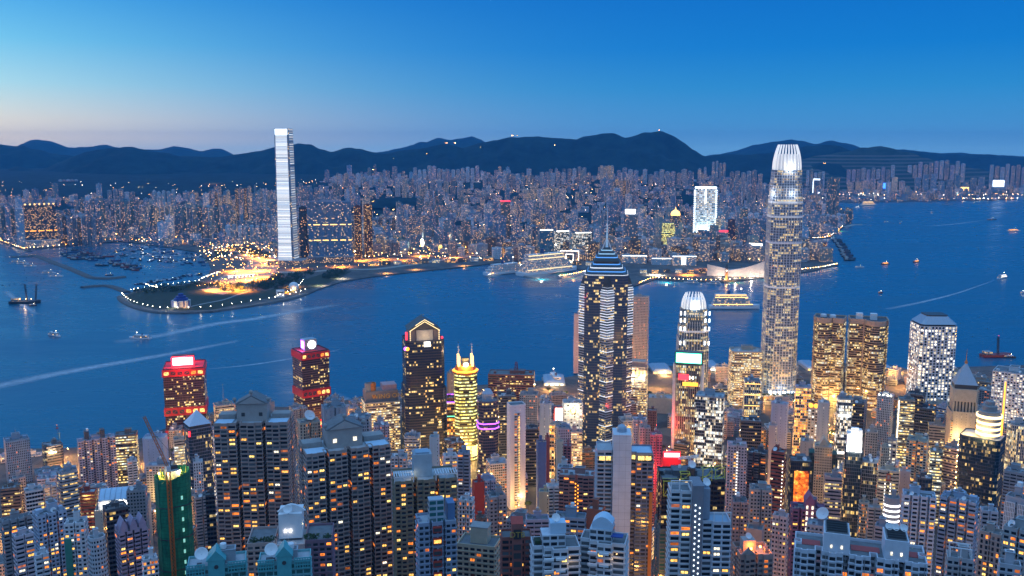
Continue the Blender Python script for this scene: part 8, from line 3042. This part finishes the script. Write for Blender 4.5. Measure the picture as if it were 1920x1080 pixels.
# dark earth yard and worksite lamps
mb = MB()
Q = [atZ(a, b, 3) for a, b in [(705, 489), (712, 478), (770, 474), (835, 478), (830, 487), (770, 493)]]
mb.v = [(x, y, 3.9) for x, y in Q]
mb.face(range(5, -1, -1)) if area(Q) < 0 else mb.face(range(6))
tag(mb.build('worksite_ground', 'asphalt'), 'dark bare worksite between the lit roads', None, None, 'structure')

# ================================================================== boats
BN = {}


def hull(mb, L, B, H, mi=0, t=(.5, .5, .5, 0), bow=.28):
    st = []
    for f, bw in ((-.5, .82), (-.42, .96), (0, 1.0), (.5 - bow, .98), (.42, .55), (.5, .04)):
        x = f * L
        b = B / 2 * bw
        sh = H * (1 + .35 * max(0, f) ** 2 * 4)
        st.append([(x, -b * .7, -1), (x, -b, H * .3), (x, -b, sh), (x, b, sh), (x, b, H * .3), (x, b * .7, -1)])
    n = len(mb.v)
    for s in st:
        mb.v += s
    for i in range(len(st) - 1):
        for j in range(5):
            a = n + i * 6 + j
            mb.face((a + 6, a + 7, a + 1, a), None, mi, t)
    mb.face([n + j for j in range(6)], None, mi, t)
    mb.face([n + 6 * (len(st) - 1) + j for j in range(5, -1, -1)], None, mi, t)


def ferry(px, py, L, yaw, label, hullm='white', decks=2, lit='farlit', group=None, name='ferry', bh=None, glowm=None):
    x, y = atZ(px, py, 1)
    B, H = L * .22, bh or max(2.5, L * .06)
    r = thing(name, (x, y, 0), radians(yaw), label, name.replace('_', ' '), group)
    mb = MB()
    hull(mb, L, B, H)
    mb.build('hull', hullm, r)
    z, l0, l1 = H * 1.02, -.44, .24 + .02 * decks
    for k in range(decks):
        h = max(2.6, L * .045)
        part_box(r, 'deck_house', lit, l0 * L, l1 * L, -B * (.42 - .05 * k), B * (.42 - .05 * k), z, z + h, (.7, .7, .7, .1 * k + .05), bay=3.6)
        if glowm and k in (0, decks - 1, decks - 2):
            part_box(r, 'deck_light', glowm, l0 * L, l1 * L, -B * (.43 - .05 * k), -B * (.425 - .05 * k), z + h * .55, z + h * .8)
        z += h + .05
        l0, l1 = (l0 + .05, l1 - .05) if decks < 4 else (l0 + .012, l1 - .03)
    mb = MB()
    mb.lathe((-.12 * L, 0, z), [(L * .03, 0), (L * .026, L * .06), (L * .024, L * .065)], 8)
    mb.build('funnel', 'hullblue' if hullm == 'white' else 'white', r)
    mb = MB()
    mb.tube((.12 * L, 0, z), (.12 * L, 0, z + L * .1), L * .006)
    bead(mb, .12 * L, 0, z + L * .1, max(.5, L * .011), 1)
    mb.build('mast_lamp', ['metal', 'lampwhite'], r)
    return r, H, z


ferry(103, 629, 44, -35, 'white lit ferry alone on the water at the left, heading out')
ferry(92, 512, 46, 4, 'pale ferry moored outside the long breakwater, the nearer of two', 'white')
ferry(106, 518, 44, 4, 'low dim ferry moored just below another outside the breakwater', 'white', 1)
for i, (px, py) in enumerate(((32, 491), (43, 494), (58, 499))):
    ferry(px, py, 40, 8, ('leftmost', 'middle', 'rightmost')[i] + ' of three moored pleasure boats near the left mole', 'white', 2)
ferry(262, 634, 52, 168, 'fast two-decked ferry running ahead of the wake below the park', 'white', 2)
ferry(205, 516, 26, 10, 'small tug at the bend end of the long breakwater', 'hulldark', 1)
ferry(1040, 716, 78, 100, 'white ferry berthed at the lit pier left of the pink slab', 'white', 3)
ferry(1296, 530, 46, 165, 'left ferry at the far star-shaped pier', 'white', 2)
ferry(1338, 532, 46, 160, 'right ferry at the far pier beside the clock tower', 'white', 2)
ferry(1377, 578, 132, 0, 'large cruise ferry with gold deck lights passing behind the crowned tower', 'white', 5, 'farlit', None, 'cruise_ship', 9, 'glowwarm')
ferry(1029, 511, 250, 38, 'large white cruise ship with lit decks at the far terminal', 'white', 5, 'farlit', None, 'cruise_ship', 11, 'softwarm')
ferry(952, 512, 180, 36, 'pale grey liner at the amber-lit pier left of the large cruise ship', 'white', 3, 'far', None, 'cruise_ship', 10)
ferry(1629, 385, 120, 10, 'gold-lit cruise boat off the far shore at the right', 'white', 4, 'farlit', None, 'cruise_ship', 8, 'glowwarm')
ferry(1608, 389, 40, 10, 'small bright white boat left of the gold-lit cruise boat', 'white', 2, 'farlit', None, 'ferry', None, 'glowwhite')
ferry(1747, 400, 60, 70, 'tall white-lit boat alone in the far channel', 'white', 4, 'farlit', None, 'ferry', None, 'glowwhite')
ferry(1662, 416, 26, 10, 'tiny white launch in the far channel', 'white', 1)
ferry(1688, 419, 30, 60, 'tiny launch with a spreading wake in the far channel', 'hullred', 1)
ferry(1860, 412, 60, 12, 'dark boat with a long wake at the far right', 'hulldark', 1)
ferry(1901, 433, 66, -4, 'orange-lit ferry near the right edge', 'white', 2, 'amber', None, 'ferry', None, 'glowamber')
ferry(1660, 495, 36, 20, 'small orange-lit ferry, left of two in mid harbour', 'hullred', 2, 'amber', None, 'ferry', None, 'glowamber')
ferry(1718, 491, 36, 35, 'small orange-lit ferry, right of two in mid harbour', 'hullred', 2, 'amber', None, 'ferry', None, 'glowamber')
ferry(1612, 501, 34, 10, 'dim small boat beside the barge row', 'white', 1, 'far')
ferry(1880, 521, 62, 40, 'white three-decked liner with a faint wake at the right', 'white', 3, 'farlit', None, 'ferry', None, 'glowwhite')
ferry(1917, 549, 22, 40, 'small launch cut by the right edge', 'white', 1)
ferry(1651, 549, 14, 10, 'very small launch alone in the open water', 'hullred', 1)
ferry(1893, 670, 24, -10, 'small tug at the stern of the red crane barge', 'hulldark', 1)
ferry(62, 573, 20, 0, 'small tug below the two-crane barge', 'hulldark', 1)


def crane_barge(px, py, L, yaw, label, group=None, cranes=1, jibm='hullred', hm=34, hullm='hulldark', simple=False):
    x, y = atZ(px, py, 1)
    r = thing('crane_barge', (x, y, 0), radians(yaw), label, 'barge', group)
    mb = MB()
    hull(mb, L, L * .34, L * .07 + 1.2, bow=.12)
    mb.build('hull', hullm, r)
    H = L * .07 + 1.2
    part_box(r, 'cabin', 'farlit' if not simple else 'wall', -L * .42, -L * .2, -L * .12, L * .12, H, H + L * .1, (.4, .38, .36, .2), bay=3.6)
    for k in range(cranes):
        bx = L * (.05 + (.28 * k))
        if simple:
            mb = MB()
            mb.tube((bx - 5, 0, H), (bx + hm * .35, 0, H + hm), .55, .3, 4)
            mb.tube((bx - 5, 0, H), (bx - 6, 0, H + hm * .55), .45, .3, 4)
            mb.tube((bx - 6, 0, H + hm * .55), (bx + hm * .35, 0, H + hm), .15, .15, 3)
            mb.build('derrick', jibm, r)
        else:
            lattice(r, 'derrick', (bx, 0, H), (bx + (6 if k else -2), 0, H + hm), 1.4, jibm, 4, .45)
            mb = MB()
            mb.tube((bx, 0, H + hm * .98), (-L * .4, 0, H + 4), .2, .2, 3)
            mb.build('stay', 'darkmetal', r)
    return r, H


r, H = crane_barge(48, 568, 80, 4, 'dark barge with two tall lattice cranes and amber deck lamps, left water', None, 2, 'hulldark', 46)
lamp_light(r, 0, -6, H + 8, 9000, (1, .6, .3), .8)
for x in (-12, 4, 18):
    mb = MB()
    bead(mb, x, -6, H + 6, .9)
    mb.build('deck_lamp', 'lampwarm', r)
r, H = crane_barge(1868, 668, 62, 4, 'red-hulled barge with a red-tipped lattice crane at the right', None, 1, 'hulldark', 36, 'hullred')
mb = MB()
bead(mb, 2, 0, H + 38, .9)
mb.build('warning_lamp', 'glowred', r)
mr_ = random.Random(17)
for k in range(44):
    a = mr_.random()
    px = 112 + 150 * a + mr_.uniform(-8, 8)
    py = 470 + 34 * a + mr_.uniform(-9, 11)
    if in_poly(*atZ(px, py, 1), kp):
        continue
    crane_barge(px, py, mr_.uniform(26, 48), mr_.uniform(-40, 30), 'moored dark workboat with a raised derrick in the boat shelter', 'derrick workboats moored in the boat shelter', 1, mr_.choice(('hullred', 'hulldark', 'hullblue', 'darkmetal')), mr_.uniform(16, 34), mr_.choice(('hulldark', 'hullblue', 'hulldark', 'hullred')), True)


def small_boat(px, py, L, yaw, label, group, rng):
    x, y = atZ(px, py, 1)
    if in_poly(x, y, kp):
        return
    r = thing('moored_boat', (x, y, 0), radians(yaw), label, 'boat', group)
    mb = MB()
    hull(mb, L, L * .28, L * .09 + .6)
    mb.build('hull', rng.choice(('hulldark', 'hullblue', 'white', 'hulldark')), r)
    part_box(r, 'cabin', rng.choice(('white', 'metal', 'hulldark')), -L * .25, L * .12, -L * .1, L * .1, L * .09 + .6, L * .22 + .6)
    if rng.random() < .3:
        mb = MB()
        bead(mb, 0, 0, L * .3, .6)
        mb.build('cabin_lamp', rng.choice(('lampwarm', 'lampwhite', 'glowred')), r)


for k in range(100):
    a = mr_.random()
    px = 215 + 165 * a + mr_.uniform(-6, 6)
    py = 468 + 18 * a + mr_.uniform(-12, 16)
    small_boat(px, py, mr_.uniform(14, 28), mr_.uniform(-50, 50), 'small dark boat moored among many in the boat shelter', 'small boats moored in the boat shelter', mr_)
for k in range(26):
    small_boat(255 + 125 * k / 26 + mr_.uniform(-4, 4), 533 - 20 * k / 26 + mr_.uniform(-3, 3), mr_.uniform(14, 24), mr_.uniform(-30, 30), 'small boat tied up along the park wall', 'small boats along the park wall', mr_)
for k in range(20):
    f = k / 19
    crane_barge(1569 + 26 * f + mr_.uniform(-3, 3), 449 + 40 * f + mr_.uniform(-1, 1), 42, mr_.uniform(-10, 20), 'dark derrick barge in the long moored row right of the silver tower', 'derrick barges in the long moored row', 1, mr_.choice(('hulldark', 'hullblue', 'hullred')), mr_.uniform(18, 30), 'hulldark', True)
for k in range(46):
    px, py = mr_.choice(((mr_.uniform(0, 112), mr_.uniform(482, 545)), (mr_.uniform(20, 120), mr_.uniform(515, 545)), (mr_.uniform(255, 360), mr_.uniform(496, 524))))
    x, y = atZ(px, py, 0)
    if in_poly(x, y, kp):
        continue
    r = thing('mooring_buoy', (x, y, 0), 0, 'small dark mooring buoy on the left water', 'buoy', 'mooring buoys on the left water')
    mb = MB()
    mb.lathe((0, 0, -.4), [(1.5, 0), (1.7, .8), (1.2, 1.8), (.3, 2.2), (.25, 3.2)], 8)
    mb.build('float', 'hulldark', r)
for px, py, lb in ((107, 803, 'small orange-lit buoy in the near left water'), (711, 740, 'small dark channel buoy left of the black gabled office')):
    x, y = atZ(px, py, 0)
    r = thing('channel_buoy', (x, y, 0), 0, lb, 'buoy')
    mb = MB()
    mb.lathe((0, 0, -.4), [(1.8, 0), (2.0, 1), (.6, 2), (.4, 5)], 8)
    mb.build('float', 'hullred', r)
    mb = MB()
    bead(mb, 0, 0, 5, .5)
    mb.build('lamp', 'glowamber', r)
# far piers
for pts, w_, lb in (([(917, 519), (955, 506), (985, 498)], 26, 'amber-lit pier left of the large cruise ship'), ([(1049, 521), (1075, 517), (1097, 512)], 16, 'orange-lit finger pier right of the large cruise ship'), ([(995, 520), (1030, 508), (1068, 499)], 44, 'broad terminal pier under the large cruise ship'), ([(1580, 426), (1600, 421), (1616, 421)], 22, 'short lit pier on the far point')):
    q = [atZ(a, b, 2) for a, b in pts]
    o = ribbon('quay_pier', q, w_, 'concrete', lb, None, h=3.6)
    o['category'] = 'pier'
mb = MB()
for pts in ([(917, 518), (955, 505), (985, 497)], [(1049, 520), (1075, 516), (1097, 511)], [(920, 512), (950, 501), (985, 494)], [(1200, 533), (1230, 523.5), (1290, 527), (1360, 527), (1425, 520)], [(0, 452), (20, 460), (44, 468)], [(45, 467), (110, 462), (220, 451), (300, 459)], [(1505, 507), (1540, 503), (1570, 497)], [(1525, 448), (1556, 444), (1580, 426)]):
    q = gpath(pts, 4, 8)
    for k in range(len(q)):
        bead(mb, q[k][0], q[k][1] + 6, 9, mr_.uniform(.8, 1.3), mr_.choice((0, 0, 2, 1)))
tag(mb.build('quay_lights', ['lampwarm', 'lampwhite', 'lampamber']), 'strings of small lamps along the far quays', None, None, 'stuff')
for px, py, p, c in ((935, 508, 1.4e5, 0), (975, 496, 1.4e5, 0), (1015, 522, 1.6e5, 2), (1060, 512, 1.2e5, 1), (1075, 520, .8e5, 1), (1250, 528, 1.2e5, 2), (1380, 528, 1.2e5, 1), (725, 512, 1.2e5, 1), (780, 505, 1.2e5, 1), (870, 498, 1.2e5, 1), (640, 522, 1.0e5, 2), (600, 535, .8e5, 2)):
    x, y = atZ(px, py, 4)
    lamp_light(None, x, y, 16, p * 1.2, [(1, .55, .12), (1, .42, .08), (1, .82, .55)][c], 2, True)

# ================================================================== dusk air
hz = MB()
hz.box(-12800, 12800, -590, 18400, -9.5, 690, 0, bottom=True)
hm = bpy.data.materials.new('haze')
hm.use_nodes = True
hn = hm.node_tree
hn.nodes.remove(hn.nodes['Principled BSDF'])
pv = hn.nodes.new('ShaderNodeVolumePrincipled')
pv.inputs['Color'].default_value = (.10, .50, 1.0, 1)
pv.inputs['Density'].default_value = HAZE
pv.inputs['Anisotropy'].default_value = .2
hn.links.new(pv.outputs[0], hn.nodes['Material Output'].inputs['Volume'])
FMATS['haze'] = hm
if HAZE:
    tag(hz.build('haze', 'haze'), 'thin blue dusk haze over harbour and city', None, None, 'stuff')
for lb, l in LABELS.items():
    if len(l) > 1 and len({g for _, g in l if g} | ({None} if any(g is None for _, g in l) else set())) > 1 or len(l) > 1 and l[0][1] is None:
        print('DUPLABEL', lb, l[:3])
    if len(lb.split()) > 16 or len(lb.split()) < 4:
        print('LONGLABEL', len(lb.split()), lb)
